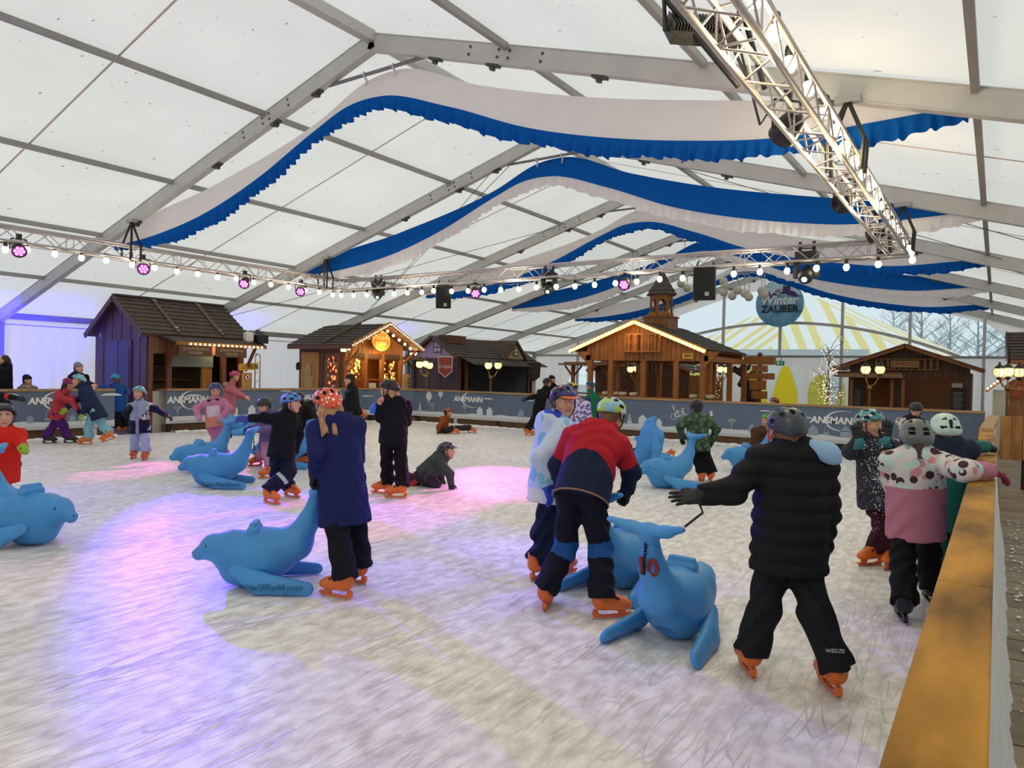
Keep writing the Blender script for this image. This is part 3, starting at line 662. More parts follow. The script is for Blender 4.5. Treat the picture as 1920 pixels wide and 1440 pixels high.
for k in range(5):
    y = FY[4+k]+.16; t = thing('ceiling_swag', names[k], 'swag', (XR, y, 5.5), 'cloth swags under the roof')
    xs = np.linspace(-15.48, -.28, 220); zt, zb, zr = (smooth_interp(p, xs) for p in (d_top, d_bot, d_ruf))
    nv = 9; V = np.zeros((len(xs), nv+1, 3))
    for j in range(nv+1):
        f_ = j/nv; zz = zt+(zb-zt)*f_
        fold = .022*np.sin((xs-XR)*(9+8*f_)+2.2*np.sin(xs*1.3+k))*np.exp(-np.abs(xs-XR)/3.5)*math.sin(PI*min(1, f_*1.2)/1.2)+.03*math.sin(PI*f_)*(1-np.exp(-((xs+4)/5)**2))
        V[:, j] = np.stack([xs, y-.10*f_*np.sin(np.clip((xs+15.5)/15.2, 0, 1)*PI)+fold, zz], 1)
    idx = np.arange(len(xs)*(nv+1)).reshape(len(xs), nv+1); Q = np.stack([idx[:-1, :-1], idx[1:, :-1], idx[1:, 1:], idx[:-1, 1:]], -1).reshape(-1, 4)
    org = np.array([XR, y, 5.5]); put('cloth', np_mesh('cloth', V.reshape(-1, 3)-org, Q, m_clw if k % 2 == 0 else m_clb), t, Matrix.Translation(Vector(org)))
    xs = np.linspace(-15.48, -.28, 900); zb, zr = smooth_interp(d_bot, xs), smooth_interp(d_ruf, xs); nv = 5; V = np.zeros((len(xs), nv+1, 3))
    ph = np.cumsum(rng.uniform(.5, 1.1, len(xs))); jag = .035*np.abs(np.sin(ph*.21+1))+.02*np.sin(ph*.09)
    for j in range(nv+1):
        f_ = j/nv; V[:, j] = np.stack([xs+.02*f_*np.sin(ph*.5), y-.11*np.sin(np.clip((xs+15.5)/15.2, 0, 1)*PI)-.03+.045*f_*np.sin(ph), zb+(zr-zb+jag-.02)*f_], 1)
    idx = np.arange(len(xs)*(nv+1)).reshape(len(xs), nv+1); Q = np.stack([idx[:-1, :-1], idx[1:, :-1], idx[1:, 1:], idx[:-1, 1:]], -1).reshape(-1, 4)
    put('ruffle', np_mesh('ruffle', V.reshape(-1, 3)-org, Q, m_clb if k % 2 == 0 else m_clw), t, Matrix.Translation(Vector(org)))
    b = MB(); b.tube([(-8.95, y-.1, 6.12), (-6.75, y-.1, 6.14)], .028, 8); b.build('pole', mat('7d7f83', .4, .4), t)
    for x in (-8.18, -7.58):
        b = MB(); b.tube([(x, y-.1, 6.17), (x+.02, y-.14, 6.12), (x, y-.04, 6.07), (x-.03, y-.02, 6.0)], .018, 6); b.build('tie', m_clw, t)

# ================================================================== lighting truss
m_tr = mat('b9b2b3', .35, .55); m_blk = mat('141416', .45); m_blk2 = mat('202124', .5, bump=.2)
TX0, TX1, TY, TZ0, TZ1, TW = -14.3, -1.40, 13.45, 3.70, 3.96, .28
def truss(label, p, q, skip=None):
    p, q = np.asarray(p, float), np.asarray(q, float); r = nrm(q-p); s = np.cross(r, UP); L = np.linalg.norm(q-p)
    t = thing('lighting_truss', label, 'truss', (p+q)/2, 'box trusses of the lighting rig')
    C = [(-1, TZ0), (1, TZ0), (1, TZ1), (-1, TZ1)]
    for sg, z in C:
        b = MB(); b.tube([p+s*sg*TW/2+UP*z, q+s*sg*TW/2+UP*z], .025, 8); b.build('chord', m_tr, t, True)
    b = MB(); n = int(L/.3)
    for f in range(4):
        (s0, z0), (s1, z1) = C[f], C[(f+1) % 4]
        for i in range(n):
            a, c = p+r*L*i/n, p+r*L*(i+1)/n; u0, u1 = s*s0*TW/2+UP*z0, s*s1*TW/2+UP*z1
            b.tube([a+(u0 if i % 2 else u1), c+(u1 if i % 2 else u0)], .009, 5, False)
            if i % 7 == 0: b.tube([a+u0, a+u1], .009, 5, False)
    o = b.build('lacing', m_tr, t, True); o['kind'] = 'stuff'
    return t
t1 = truss('box truss along the long side, before the rental and ticket huts', (TX0, -6, 0), (TX0, TY-.15, 0))
t2 = truss('box truss across the rink, carrying both loudspeakers', (TX0-.15, TY, 0), (TX1+.15, TY, 0))
t3 = truss('box truss overhead near the camera with bright bulbs, running above the near barrier', (TX1, -6, 0), (TX1, TY-.15, 0))
# slings up to the frames
for x, y, lb in ((TX0, FY[4], 'black round sling holding the truss at the first white swag end'), (TX0, FY[5], 'black round sling holding the truss corner at the second swag end'), (TX1+.1, FY[4], 'black sling holding the near truss below the first swag'), (TX1+.1, FY[5], 'black sling holding the near truss at its far corner')):
    y -= .14; t = thing('truss_sling', lb, 'sling', (x, y, TZ1), 'slings of the lighting rig'); zt = zroof(x)-.3
    for dx, dy in ((-.17, -.1), (-.17, .1), (.17, -.1), (.17, .1)):
        b = MB(); b.tube([(x, y, zt), (x+dx, y+dy, TZ1), (x+dx*.9, y+dy, TZ0-.03)], .022, 6); b.build('strap', m_blk, t)
    b = MB(); b.box((x-.12, y-.05, zt-.03), (x+.12, y+.05, zt+.03)); b.build('beam_clamp', mat('9b9b9b', .4, .5), t)
# festoons of bulbs
m_bulb = emit('fff2c8', 14.0); m_sock = mat('1a1a1a', .5)
_b = MB(); _b.lathe([(.004, .0), (.032, -.02), (.044, -.05), (.044, -.066), (.030, -.098), (.006, -.108)], (0, 0, 0), 12); me_bulb = _b.mesh('bulb', m_bulb, smooth=True)
_b = MB(); _b.lathe([(.012, .06), (.022, .05), (.026, .03), (.026, -.01), (.02, -.014)], (0, 0, 0), 10); me_sock = _b.mesh('socket', m_sock, smooth=True)
def festoon(label, pts, scale=1.0, sag=.03, tilt=None):
    t = thing('festoon', label, 'festoon', pts[0], 'strings of bulbs on the truss'); P = [np.asarray(p, float) for p in pts]
    path = []
    for a, c in zip(P[:-1], P[1:]): path += [a, (a+c)/2-UP*sag]
    path.append(P[-1]); b = MB(); b.tube([p+UP*.06*scale for p in path], .007, 5); b.build('cable', m_blk, t)
    for p in P:
        M = Matrix.Translation(Vector(p)) @ Matrix.Scale(scale, 4)
        s = put('socket', me_sock, t, M); put('bulb', me_bulb, s, M)
left = [(147, 465), (103, 470)]
def on_left(px, py): return atx(px, py, TX0+.1)
festoon('string of bulbs under the long side truss', [on_left(x, y) for x, y in ((-40, 455), (10, 461), (51, 461), (103, 469), (153, 477), (199, 482), (248, 490), (290, 496), (332, 503), (371, 508), (408, 514), (443, 517), (476, 524), (508, 528), (541, 533), (572, 539), (599, 543))], 1.15)
festoon('string of bulbs under the cross truss with the loudspeakers', [aty(x, y, TY-.12) for x, y in ((624, 548), (640, 549), (663, 549), (688, 548), (739, 546), (764, 544), (791, 543), (813, 540), (847, 541), (878, 540), (908, 538), (939, 538), (973, 537), (1006, 533), (1043, 532), (1078, 531), (1115, 528), (1154, 525), (1194, 522), (1237, 517), (1280, 515), (1325, 508), (1376, 507), (1425, 503), (1476, 501), (1531, 496), (1587, 494), (1647, 488))], 1.15)
nb = [(1455, 42), (1480, 103), (1516, 150), (1549, 194), (1569, 230), (1584, 263), (1606, 289), (1614, 316), (1632, 337), (1643, 358), (1650, 376), (1664, 392), (1673, 411), (1686, 420), (1695, 433), (1696, 446), (1703, 458), (1708, 468), (1711, 480)]
ys = []
festoon('string of bright warm bulbs inside the overhead truss near the camera', [atx(1380, -95, TX1+.06), atx(1418, -25, TX1+.06)]+[atx(x, y, TX1+.06) for x, y in nb], 1.25, .0)
for i, y in enumerate((-3, 0, 2.5, 5, 7.5, 10.0)):
    l = bpy.data.lights.new('bulb_light', 'POINT'); l.energy = 46; l.color = (1, .76, .40); l.shadow_soft_size = .25; put('bulb_light', l, t3, Matrix.Translation((TX1, y, TZ0+.1)))
for tt, P in ((t1, [(TX0+.1, y, TZ0-.1) for y in (0, 4, 8, 12)]), (t2, [(x, TY-.12, TZ0-.1) for x in (-12, -9, -6, -3.5)])):
    for p in P: l = bpy.data.lights.new('bulb_light', 'POINT'); l.energy = 26; l.color = (1, .86, .64); l.shadow_soft_size = .25; put('bulb_light', l, tt, Matrix.Translation(p))
# lamps: small LED cans
m_can = mat('1b1418', .35); m_led = emit('ff4df0', 9.0)
def can(label, p, target, col=None, energy=0, led=m_led, s=1.0, ang=.45, up=.18, blend=.6):
    p = np.asarray(p, float); z = nrm(np.asarray(target)-p); x = nrm(np.cross(z, UP)); y = np.cross(x, z)
    t = thing('stage_lamp', label, 'stage lamp', p+UP*up, 'round stage lamps on the truss'); A = (x, y, z)
    b = MB(); b.lathe([(.05, -.16), (.085, -.13), (.105, -.06), (.115, .03), (.12, .08), (.10, .08), (.098, .055)], p, 16, A) if s == 1 else b.lathe([(.05*s, -.16*s), (.085*s, -.13*s), (.105*s, -.06*s), (.115*s, .03*s), (.12*s, .08*s), (.1*s, .08*s), (.098*s, .055*s)], p, 16, A)
    h = b.build('housing', m_can, t, True)
    if led:
        for i in range(7):
            a = 2*PI*i/6; o = np.zeros(3) if i == 6 else x*.062*math.cos(a)*s+y*.062*math.sin(a)*s
            b = MB(); b.lathe([(.024*s, .05*s), (.026*s, .075*s), (.016*s, .084*s)], p+o, 10, A); b.build('lens', led, h)
    b = MB(); xs_ = x*.125*s
    b.tube([p+xs_, p+xs_*1.05+UP*.1*s, p+xs_*.9+UP*up], .011, 5); b.tube([p-xs_, p-xs_*1.05+UP*.1*s, p-xs_*.9+UP*up], .011, 5); b.tube([p-xs_*.95+UP*up, p+xs_*.95+UP*up], .013, 5); b.build('yoke', m_blk, t)
    b = MB(); b.box(p+UP*up-np.array([.035, .035, 0]), p+UP*up+np.array([.035, .035, .09])); b.build('clamp', m_blk, t)
    if energy: spot('beam', p+z*.1*s, target, col, energy, ang, blend, t, .08)
    return t
PUR, PNK, BLU = (.10, .02, 1.0), (1.0, .12, .75), (.10, .08, 1.0)
can('purple lit round lamp at the end of the long truss, over the red jacketed child', on_left(35, 468), atz(220, 940), PUR, 420, ang=.42)
can('purple lit round lamp left of the rental hut roof', on_left(268, 503), atz(660, 1040), PUR, 4600, ang=.44)
can('purple lit round lamp turned sideways above the rental hut roof', on_left(459, 530), atz(245, 880), PNK, 1500, ang=.24)
can('purple lit round lamp tilted down just before the truss corner', on_left(564, 545), atz(470, 872), PNK, 1100, ang=.26)
can('purple lit round lamp right of the smaller loudspeaker', aty(891, 548, TY-.12), atz(950, 895), PNK, 2000, ang=.34)
can('purple lit round lamp on the cross truss above the gazebo', aty(1172, 532, TY-.12), atz(715, 950), PNK, 2600, ang=.36)
for px, py, tx, ty, lb, s, en, cc in ((1475, 243, 1035, 850, 'black stage lamp hanging high on the near truss', 1.1, 260, BLU), (1583, 377, 800, 1075, 'black stage lamp on the near truss beside the blue swag', 1.1, 900, PUR), (1640, 440, 880, 800, 'black stage lamp near the far end of the near truss', 1.0, 0, PNK), (1660, 472, 940, 1090, 'black stage lamp at the corner of the near and cross truss', 1.0, 0, PUR)):
    p = atx(px, py, TX1-.24); can(lb, p, atz(tx, ty), cc, en, None, s, .42, .26)
# moving heads
def moving(label, p, target, s=1.0):
    p = np.asarray(p, float); z = nrm(np.asarray(target)-p); x = nrm(np.cross(z, UP)); y = np.cross(x, z)
    t = thing('moving_head', label, 'stage lamp', p+UP*.3*s, 'moving head lamps on the cross truss')
    b = MB(); b.box(p+np.array([-.15, -.12, .22])*s, p+np.array([.15, .12, .34])*s); b.build('base', m_blk2, t)
    for sg in (-1, 1):
        b = MB(); b.box(p+np.array([sg*.15-.03, -.06, -.05])*s, p+np.array([sg*.15+.03, .06, .24])*s); b.build('arm', m_blk2, t)
    b = MB(); b.lathe([(.06*s, -.16*s), (.1*s, -.13*s), (.115*s, .0), (.11*s, .1*s), (.085*s, .16*s), (.06*s, .17*s)], p, 16, (x, y, z)); h = b.build('head', m_blk2, t, True)
    b = MB(); b.lathe([(.04*s, .165*s), (.042*s, .176*s), (.02*s, .18*s)], p, 12, (x, y, z)); b.build('lens', emit('a8f2ff', 3.0), h)
    for sg in (-.1, .1):
        b = MB(); b.box(p+np.array([sg-.02, -.02, .34])*s, p+np.array([sg+.02, .02, .5])*s); b.build('clamp', m_blk, t)
moving('black moving head lamp near the truss corner, above the ticket hut', aty(709, 551, TY), atz(640, 850), .95)
moving('black moving head lamp in the middle of the cross truss', aty(1029, 540, TY), atz(900, 900), .95)
moving('large black moving head lamp beside the round sign', aty(1512, 515, TY), atz(1300, 980), 1.15)
def speaker(label, c, w, h, d, yaw, tiltx, mark):
    c = np.asarray(c, float); R = Matrix.Rotation(yaw, 3, 'Z') @ Matrix.Rotation(tiltx, 3, 'X'); X, Y, Z = [np.array(R.col[i]) for i in range(3)]
    t = thing('loudspeaker', label, 'loudspeaker', c+UP*h/2, 'loudspeakers on the cross truss')
    b = MB(); fr = [(-w/2, -d/2), (w/2, -d/2), (w/2*.98, -d/4), (w/2*.62, d/2), (-w/2*.62, d/2), (-w/2*.98, -d/4)]
    b.prism([c+X*u+Y*v-Z*h/2 for u, v in fr], Z*h); o = b.build('cabinet', m_blk2, t); md = o.modifiers.new('round', 'BEVEL'); md.width = .03; md.segments = 3
    b = MB(); b.obox(c-Y*(d/2+.003), (X, Y, Z), (w/2*.9, .006, h/2*.92)); b.build('grille', mat('101113', .7, bump=.6, bscale=300), t)
    b = MB(); q = c-Y*(d/2+.012)-Z*h*.30+X*w*.12; b.obox(q, (X, Y, Z), (.035, .004, .035)); o = b.build('badge', mat('c8c8c8', .5), t)
    text('emblem', 'EV', o, q-Y*.006, X, Z, .045, mat('202020', .5), .001)
    for sg in (-1, 1):
        b = MB(); b.tube([c+X*sg*w*.4+Z*h*.48, c+X*sg*w*.3+np.array([0, 0, h*.5+.12])], .015, 6); b.build('bracket', m_blk, t)
speaker('large black loudspeaker hanging from the cross truss in front of the gazebo tower', aty(1322, 532, TY-.02), .42, .62, .38, .25, .12, 1)
speaker('smaller tilted black loudspeaker hanging over the ticket hut side of the cross truss', aty(832, 556, TY-.02), .36, .52, .34, .62, .3, 1)
# big flood lamp at the top of the picture
fc = atx(1315, 62, TX1-.55); z = nrm(np.array([-.45, .55, -.7])); x = nrm(np.cross(z, UP)); y = np.cross(x, z)
fl = thing('flood_lamp', 'large black finned flood lamp hanging overhead from the near truss', 'stage lamp', fc+UP*.3)
b = MB(); b.obox(fc, (x, y, z), (.26, .13, .05)); b.build('housing', m_blk2, fl)
b = MB()
for i in range(22): b.obox(fc+x*(-.25+.0238*i)-z*.07, (x, y, z), (.005, .12, .03))
b.build('heat_sink', m_blk, fl)['kind'] = 'stuff'
b = MB(); b.tube([fc+x*.28, fc+x*.3+UP*.25, np.array([TX1-.16, fc[1], TZ0+.05])+x*.1], .022, 6); b.tube([fc-x*.28, fc-x*.3+UP*.25, np.array([TX1-.16, fc[1], TZ0+.05])-x*.1], .022, 6); b.build('yoke', m_blk, fl)
b = MB(); b.tube([fc-z*.06, fc+UP*.18+x*.1, np.array([TX1-.2, fc[1]+.2, TZ0+.1])], .012, 6); b.tube([fc-z*.06+x*.1, fc+UP*.1+x*.25, np.array([TX1-.2, fc[1]+.4, TZ0-.1]), np.array([TX1-.15, fc[1]+.5, TZ0+.05])], .01, 6); b.build('cable', m_blk, fl)
# blue up-lighters on the ground behind the huts, washing the tent wall
for p, q, e, lb in (((-18.4, 5.6, .25), (-20.6, 7.4, 2.0), 5200, 'blue up-lighter on the ground behind the banner by the tent post'), ((-18.6, 8.6, .25), (-20.4, 9.0, 3.4), 420, 'blue up-lighter on the ground beside the rental hut'), ((-20.0, 14.6, .2), (-20.3, 14.2, 3.2), 600, 'blue up-lighter behind the rental and ticket huts'), ((-19.4, 21.0, .25), (-19.8, 20.9, 3.4), 450, 'blue up-lighter between the ticket and crepe huts')):
    t = can(lb, np.array(p)+UP*.0, q, (.03, .02, 1.0), e, emit('2a1cff', 4.0), 1.0, 1.15, .0, .9); t['group'] = 'blue up-lighters'
    b = MB(); b.box((p[0]-.09, p[1]-.09, -.065), (p[0]+.09, p[1]+.09, p[2]-.1)); b.build('foot', m_blk, t)
# ================================================================== wooden huts
GZH = -.065
w_dark = wood('4a2f1e', '63412a', 'z', 3); w_mid = wood('7a4a22', '96602f', 'z', 3); w_org = wood('8f5420', 'aa6c30', 'z', 3); w_red = wood('5a3322', '764630', 'z', 3)
w_purp = wood('4a3440', '5c4450', 'z', 3); m_tile = mat('4c4238', .75, var=.18, vscale=5, bump=.4, bscale=60); m_tile2 = mat('453c36', .75, var=.2, vscale=4, bump=.4, bscale=60); m_dkin = mat('1b130e', .9)
m_warm = emit('ffc869', 9.0); m_warm2 = emit('ffdf9a', 16.0)
def boards(parent, name, p, q, z0, z1, n, m, d=.03, top=None, nv=None):
    """upright boards from p to q (ground plan) with open joints; top(u) overrides the upper end"""
    p, q = np.array([*p, 0.0]), np.array([*q, 0.0]); r = nrm(q-p); L = np.linalg.norm(q-p); w = L/n; nn = np.cross(r, UP); b = MB()
    for i in range(n):
        u0, u1 = i*w+.006, (i+1)*w-.006; a, c = p+r*u0, p+r*u1; o = nn*(d+.006*((i*7) % 3-1)); t0, t1 = (z1, z1) if top is None else (top(u0), top(u1))
        b.add([a+UP*z0, c+UP*z0, c+o+UP*z0, a+o+UP*z0, a+UP*t0, c+UP*t1, c+o+UP*t1, a+o+UP*t0], [(0, 3, 2, 1), (4, 5, 6, 7), (0, 1, 5, 4), (1, 2, 6, 5), (2, 3, 7, 6), (3, 0, 4, 7)])
    t0 = (lambda u: z1) if top is None else top; k = 8 if top else 1
    for i in range(k): b.quad(p+r*L*i/k-nn*.004+UP*z0, p+r*L*(i+1)/k-nn*.004+UP*z0, p+r*L*(i+1)/k-nn*.004+UP*(t0(L*(i+1)/k)-.01), p+r*L*i/k-nn*.004+UP*(t0(L*i/k)-.01))
    return b.build(name, m, parent)
def roof(parent, e0, e1, r0, r1, n, m, wave=0, name='tile_course', th=.03):
    """courses of tiles or boards from the eave line e0-e1 up to the ridge r0-r1, one part each"""
    e0, e1, r0, r1 = [np.asarray(v, float) for v in (e0, e1, r0, r1)]; nn = nrm(np.cross(e1-e0, r0-e0)); nn = nn if nn[2] > 0 else -nn
    b = MB(); b.add([e0-nn*.01, e1-nn*.01, r1-nn*.01, r0-nn*.01, e0-nn*.05, e1-nn*.05, r1-nn*.05, r0-nn*.05], [(0, 1, 2, 3), (7, 6, 5, 4), (0, 4, 5, 1), (1, 5, 6, 2), (2, 6, 7, 3), (3, 7, 4, 0)]); b.build('roof_deck', w_dark, parent)
    for i in range(n):
        t0, t1 = i/n, min(1, (i+1.12)/n); A, B, C_, D_ = e0+(r0-e0)*t0, e1+(r1-e1)*t0, e1+(r1-e1)*t1, e0+(r0-e0)*t1
        ns = max(1, int(np.linalg.norm(B-A)/.045)) if wave else 1; V = []; Fs = []
        dn = nrm(e0-r0)
        for k in range(ns+1):
            s = k/ns; lw = wave*abs(math.sin(PI*s*ns*.25)) if wave else 0
            lo = A+(B-A)*s+dn*(lw*1.0); hi = D_+(C_-D_)*s; V += [lo+nn*(th+lw*.4), hi+nn*.006, lo+nn*.002, hi-nn*.002]
        for k in range(ns): o = 4*k; Fs += [(o, o+4, o+5, o+1), (o+2, o+6, o+4, o), (o+3, o+7, o+6, o+2)]
        Fs += [(0, 1, 3, 2), (4*ns, 4*ns+2, 4*ns+3, 4*ns+1)]
        b = MB(); b.add(V, Fs); b.build(name, m, parent)
def fascia(parent, p, q, w, h, m, name='bargeboard'):
    b = MB(); b.beam(p, q, w, h); return b.build(name, m, parent)
_b = MB(); _b.ball((0, 0, 0), .022, 8, 5); me_sb = _b.mesh('small_bulb', m_warm2, smooth=True)
_b = MB(); _b.ball((0, 0, 0), .045, 10, 6); me_lb = _b.mesh('large_bulb', m_warm2, smooth=True)
_b = MB(); _b.ball((0, 0, 0), .02, 6, 4); me_unlit = _b.mesh('unlit_bulb', mat('b9a58a', .4))
def bulbs(parent, p, q, n, me, off=(0, 0, 0), name='fairy_bulb'):
    p, q = np.asarray(p, float), np.asarray(q, float)
    for i in range(n): put(name, me, parent, Matrix.Translation(Vector(p+(q-p)*(i+.5)/n+np.asarray(off))))
def shutter(parent, p, q, z0, z1, m, pitch=.06):
    p, q = np.array([*p, 0.0]), np.array([*q, 0.0]); nn = np.cross(nrm(q-p), UP); b = MB(); n = int((z1-z0)/pitch)
    for i in range(n):
        z = z0+i*pitch; b.add([p+UP*z, q+UP*z, q+UP*(z+pitch*.6)+nn*.018, p+UP*(z+pitch*.6)+nn*.018, p+UP*(z+pitch), q+UP*(z+pitch)], [(0, 1, 2, 3), (3, 2, 5, 4)])
    o = b.build('roller_shutter', m, parent); o['kind'] = 'stuff'; return o
def sign(parent, c, r, up, w, h, m, txt, size, mt, d=.03, name='sign_board', lines=.0):
    c = np.asarray(c, float); n = np.cross(nrm(r), nrm(up)); b = MB(); b.obox(c, (nrm(r), nrm(up), n), (w/2, h/2, d/2)); o = b.build(name, m, parent)
    if txt: text('lettering', txt, o, c+n*(d/2+.004), r, up, size, mt, .003)
    return o
# ---- skate rental hut
rh = thing('rental_hut', 'dark timber skate rental hut with wavy tiled roof and lit counter awning', 'hut', (-18.5, 11.2, GZH))
x0, x1, y0, y1, ze, za, xm = -19.75, -17.32, 9.9, 12.6, 2.46, 3.34, -18.53
boards(rh, 'gable_wall', (x0, y0), (x1, y0), GZH, ze, 17, w_purp, top=lambda u: ze+.02+(za-ze)*(1-abs(x0+u-xm)/1.24)*.93)
boards(rh, 'back_gable_wall', (x1, y1), (x0, y1), GZH, ze, 10, w_dark, top=lambda u: ze+(za-ze)*(1-abs(x1-u-xm)/1.24)*.93)
boards(rh, 'rear_wall', (x0, y1), (x0, y0), GZH, ze-.05, 12, w_dark)
b = MB(); b.box((-18.55, y0-.06, GZH), (-17.95, y0-.03, 2.25)); dr = b.build('door', mat('3a3350', .5), rh)
for za_, zb_ in ((.2, .9), (1.05, 2.05)):
    b = MB(); b.box((-18.48, y0-.075, za_), (-18.02, y0-.06, zb_)); b.build('door_panel', mat('332c46', .5), dr)
b = MB(); b.box((-19.15, y0-.05, GZH), (-18.6, y0-.03, 2.25)); b.build('side_panel', mat('3c3a66', .5), rh)
for xx in (-19.45, -17.6):
    b = MB(); b.box((xx-.03, y0-.06, ze-.12), (xx+.03, y0-.035, ze-.02)); b.build('hinge', mat('b9b9c4', .4, .5), rh)
yo, yf = y0-.22, y1+.2
roof(rh, (x1+.14, yo, ze-.06), (x1+.14, yf, ze-.06), (xm, yo, za+.03), (xm, yf, za+.03), 9, m_tile, .018)
roof(rh, (x0-.14, yf, ze-.06), (x0-.14, yo, ze-.06), (xm, yf, za+.03), (xm, yo, za+.03), 6, m_tile, .018)
for sg in (-1, 1):
    fascia(rh, (xm, yo-.015, za-.02), (xm+sg*1.36, yo-.015, ze-.1), .03, .13, w_dark)
b = MB(); b.beam((xm, yo, za+.05), (xm, yf, za+.05), .16, .05); b.build('ridge_cap', m_tile2, rh)
for yy in (10.65, 11.9):
    b = MB(); b.beam((xm+.05, yy, za+.045), (x1+.12, yy, ze+.01), .09, .04, (0, 0, 1)); bt = b.build('roof_batten', wood('5b4230', '70543c', 'x', 3), rh)
    for f_ in (.1, .88):
        c = np.array([xm+.05, yy, za+.075])*(1-f_)+np.array([x1+.12, yy, ze+.04])*f_; b = MB(); b.cbox(c, (.05, .035, .012)); b.build('bracket', mat('c9cbcf', .4, .5), bt)
# front: posts, counter, opening, awning
for yy in (y0+.06, y0+.55, y1-.6, y1-.06):
    b = MB(); b.box((x1-.06, yy-.06, GZH), (x1+.05, yy+.06, ze)); b.build('post', w_red, rh)
b = MB(); b.box((x1-.05, y0, 1.93), (x1+.02, y1, ze)); b.build('fascia', w_red, rh)
b = MB(); b.box((x1-.04, y0, GZH), (x1, y1, 1.0)); b.build('counter_front', mat('c9c5b8', .6), rh)
b = MB(); b.box((x1-.15, y0+.3, 1.0), (x1+.2, y1+.05, 1.05)); b.build('counter_top', wood('8a7350', 'a89066', 'y'), rh)
b = MB(); b.box((x1-1.3, y0+.1, GZH), (x1-1.25, y1-.1, ze)); b.build('inner_wall', wood('4a3120', '5c3f2a', 'z'), rh)
for zz in (1.25, 1.6):
    b = MB(); b.box((x1-1.25, y0+.6, zz), (x1-.95, y1-.9, zz+.03)); b.build('shelf', w_mid, rh)
b = MB(); b.box((x1-.5, y1-.95, GZH), (x1-.46, y1-.62, 1.95)); b.build('ply_panel', wood('9a6a2c', 'b07f3a', 'z'), rh)
b = MB(); b.box((x1-.02, y0+.62, 1.62), (x1-.005, y1-.9, 1.93)); b.build('pane', glassy('aab4b0', .35), rh)
b = MB(); b.beam((x1+.02, y0+.25, 2.33), (x1+.02, y1+.35, 2.33), .03, .03); b.add([(x1, y0+.2, 2.44), (x1+.48, y0+.45, 2.25), (x1+.48, y1+.4, 2.25), (x1, y1+.4, 2.44), (x1, y0+.2, 2.40), (x1+.48, y0+.45, 2.21), (x1+.48, y1+.4, 2.21), (x1, y1+.4, 2.40)], [(0, 1, 2, 3), (7, 6, 5, 4), (0, 4, 5, 1), (1, 5, 6, 2), (2, 6, 7, 3), (3, 7, 4, 0)]); b.build('awning', m_tile2, rh)
b = MB(); b.beam((x1+.49, y0+.45, 2.2), (x1+.49, y1+.4, 2.2), .03, .09); b.build('awning_board', w_mid, rh)
bulbs(rh, (x1+.52, y0+.75, 2.19), (x1+.52, y1+.3, 2.19), 17, me_sb)
for yy in (y0+.5, y1+.1):
    b = MB(); b.beam((x1, yy, 1.55), (x1+.42, yy, 2.18), .06, .07); b.build('awning_brace', w_red, rh)
for yc in (y0+.98, y1-.68):
    sign(rh, (x1+.46, yc, 2.02), (0, 1, 0), UP, .92, .26, w_dark, 'SCHLITTSCHUH\nVERLEIH', .1, mat('a58f78', .6))
l = bpy.data.lights.new('counter_light', 'POINT'); l.energy = 10; l.color = (1, .7, .35); put('counter_light', l, rh, Matrix.Translation((x1+.25, y1-.9, 2.1)))
# things on the rental hut roof and counter
jb = thing('canister', 'white plastic canister on the rental hut awning', 'canister', (x1+.2, y1+.02, 2.35)); b = MB(); b.box((x1+.1, y1-.1, 2.33), (x1+.32, y1+.14, 2.6)); o = b.build('tank', mat('d8d8d2', .5), jb); o.modifiers.new('r', 'BEVEL').width = .04; b = MB(); b.lathe([(.03, 0), (.03, .05)], (x1+.2, y1+.0, 2.6), 8); b.build('cap', mat('d8d8d2', .5), jb)
jb = thing('cable_reel', 'black cable coil and box beside the white canister on the awning', 'box', (x1+.25, y1+.3, 2.3)); b = MB(); b.box((x1+.12, y1+.18, 2.31), (x1+.44, y1+.5, 2.54)); b.build('box', m_blk, jb); b = MB(); b.tube([(x1+.28+.12*math.cos(a), y1+.34+.12*math.sin(a), 2.56+.01*a) for a in np.linspace(0, 12, 40)], .015, 5); b.build('coil', m_blk2, jb)
# rules sign
rg = thing('rules_sign', 'yellow board reading REGELN on a post with a prohibition disc', 'sign', (-17.25, 12.75, GZH))
b = MB(); b.box((-17.28, 12.55, GZH), (-17.24, 12.86, 1.5)); pb = b.build('ply_board', wood('b08a4a', 'c9a35e', 'z'), rg)
sign(rg, (-17.22, 12.72, 1.66), (0, 1, .07), UP, .62, .19, mat('c99a3a', .6), 'REGELN', .17, mat('1d1408', .6))
b = MB(); AX = (np.array([0, 1.0, 0]), UP, np.array([1.0, 0, 0])); b.lathe([(.1, 0), (.1, .012)], (-17.238, 12.7, 1.37), 20, AX); ds = b.build('disc', mat('b8342a', .5), pb)
b = MB(); b.lathe([(.075, .012), (.075, .016)], (-17.238, 12.7, 1.37), 20, AX); b.build('disc_face', mat('e8e2d8', .5), ds); b = MB(); b.beam((-17.22, 12.64, 1.43), (-17.22, 12.76, 1.31), .006, .02, (1, 0, 0)); b.cbox((-17.222, 12.7, 1.37), (.002, .02, .04)); b.build('pictogram', mat('2a2020', .5), ds)
b = MB()
for dy in (0, .16): b.tube([(-17.3, 13.0+dy, GZH), (-17.3, 13.0+dy, 1.95)], .022, 6)
for z in np.arange(.2, 1.9, .25): b.tube([(-17.3, 13.0, z), (-17.3, 13.16, z+.12)], .01, 5)
b.tube([(-17.3, 13.0, 1.95), (-17.3, 13.04, 2.02), (-17.3, 13.12, 2.02), (-17.3, 13.16, 1.95)], .022, 6); b.build('lattice_post', m_tr, rg)
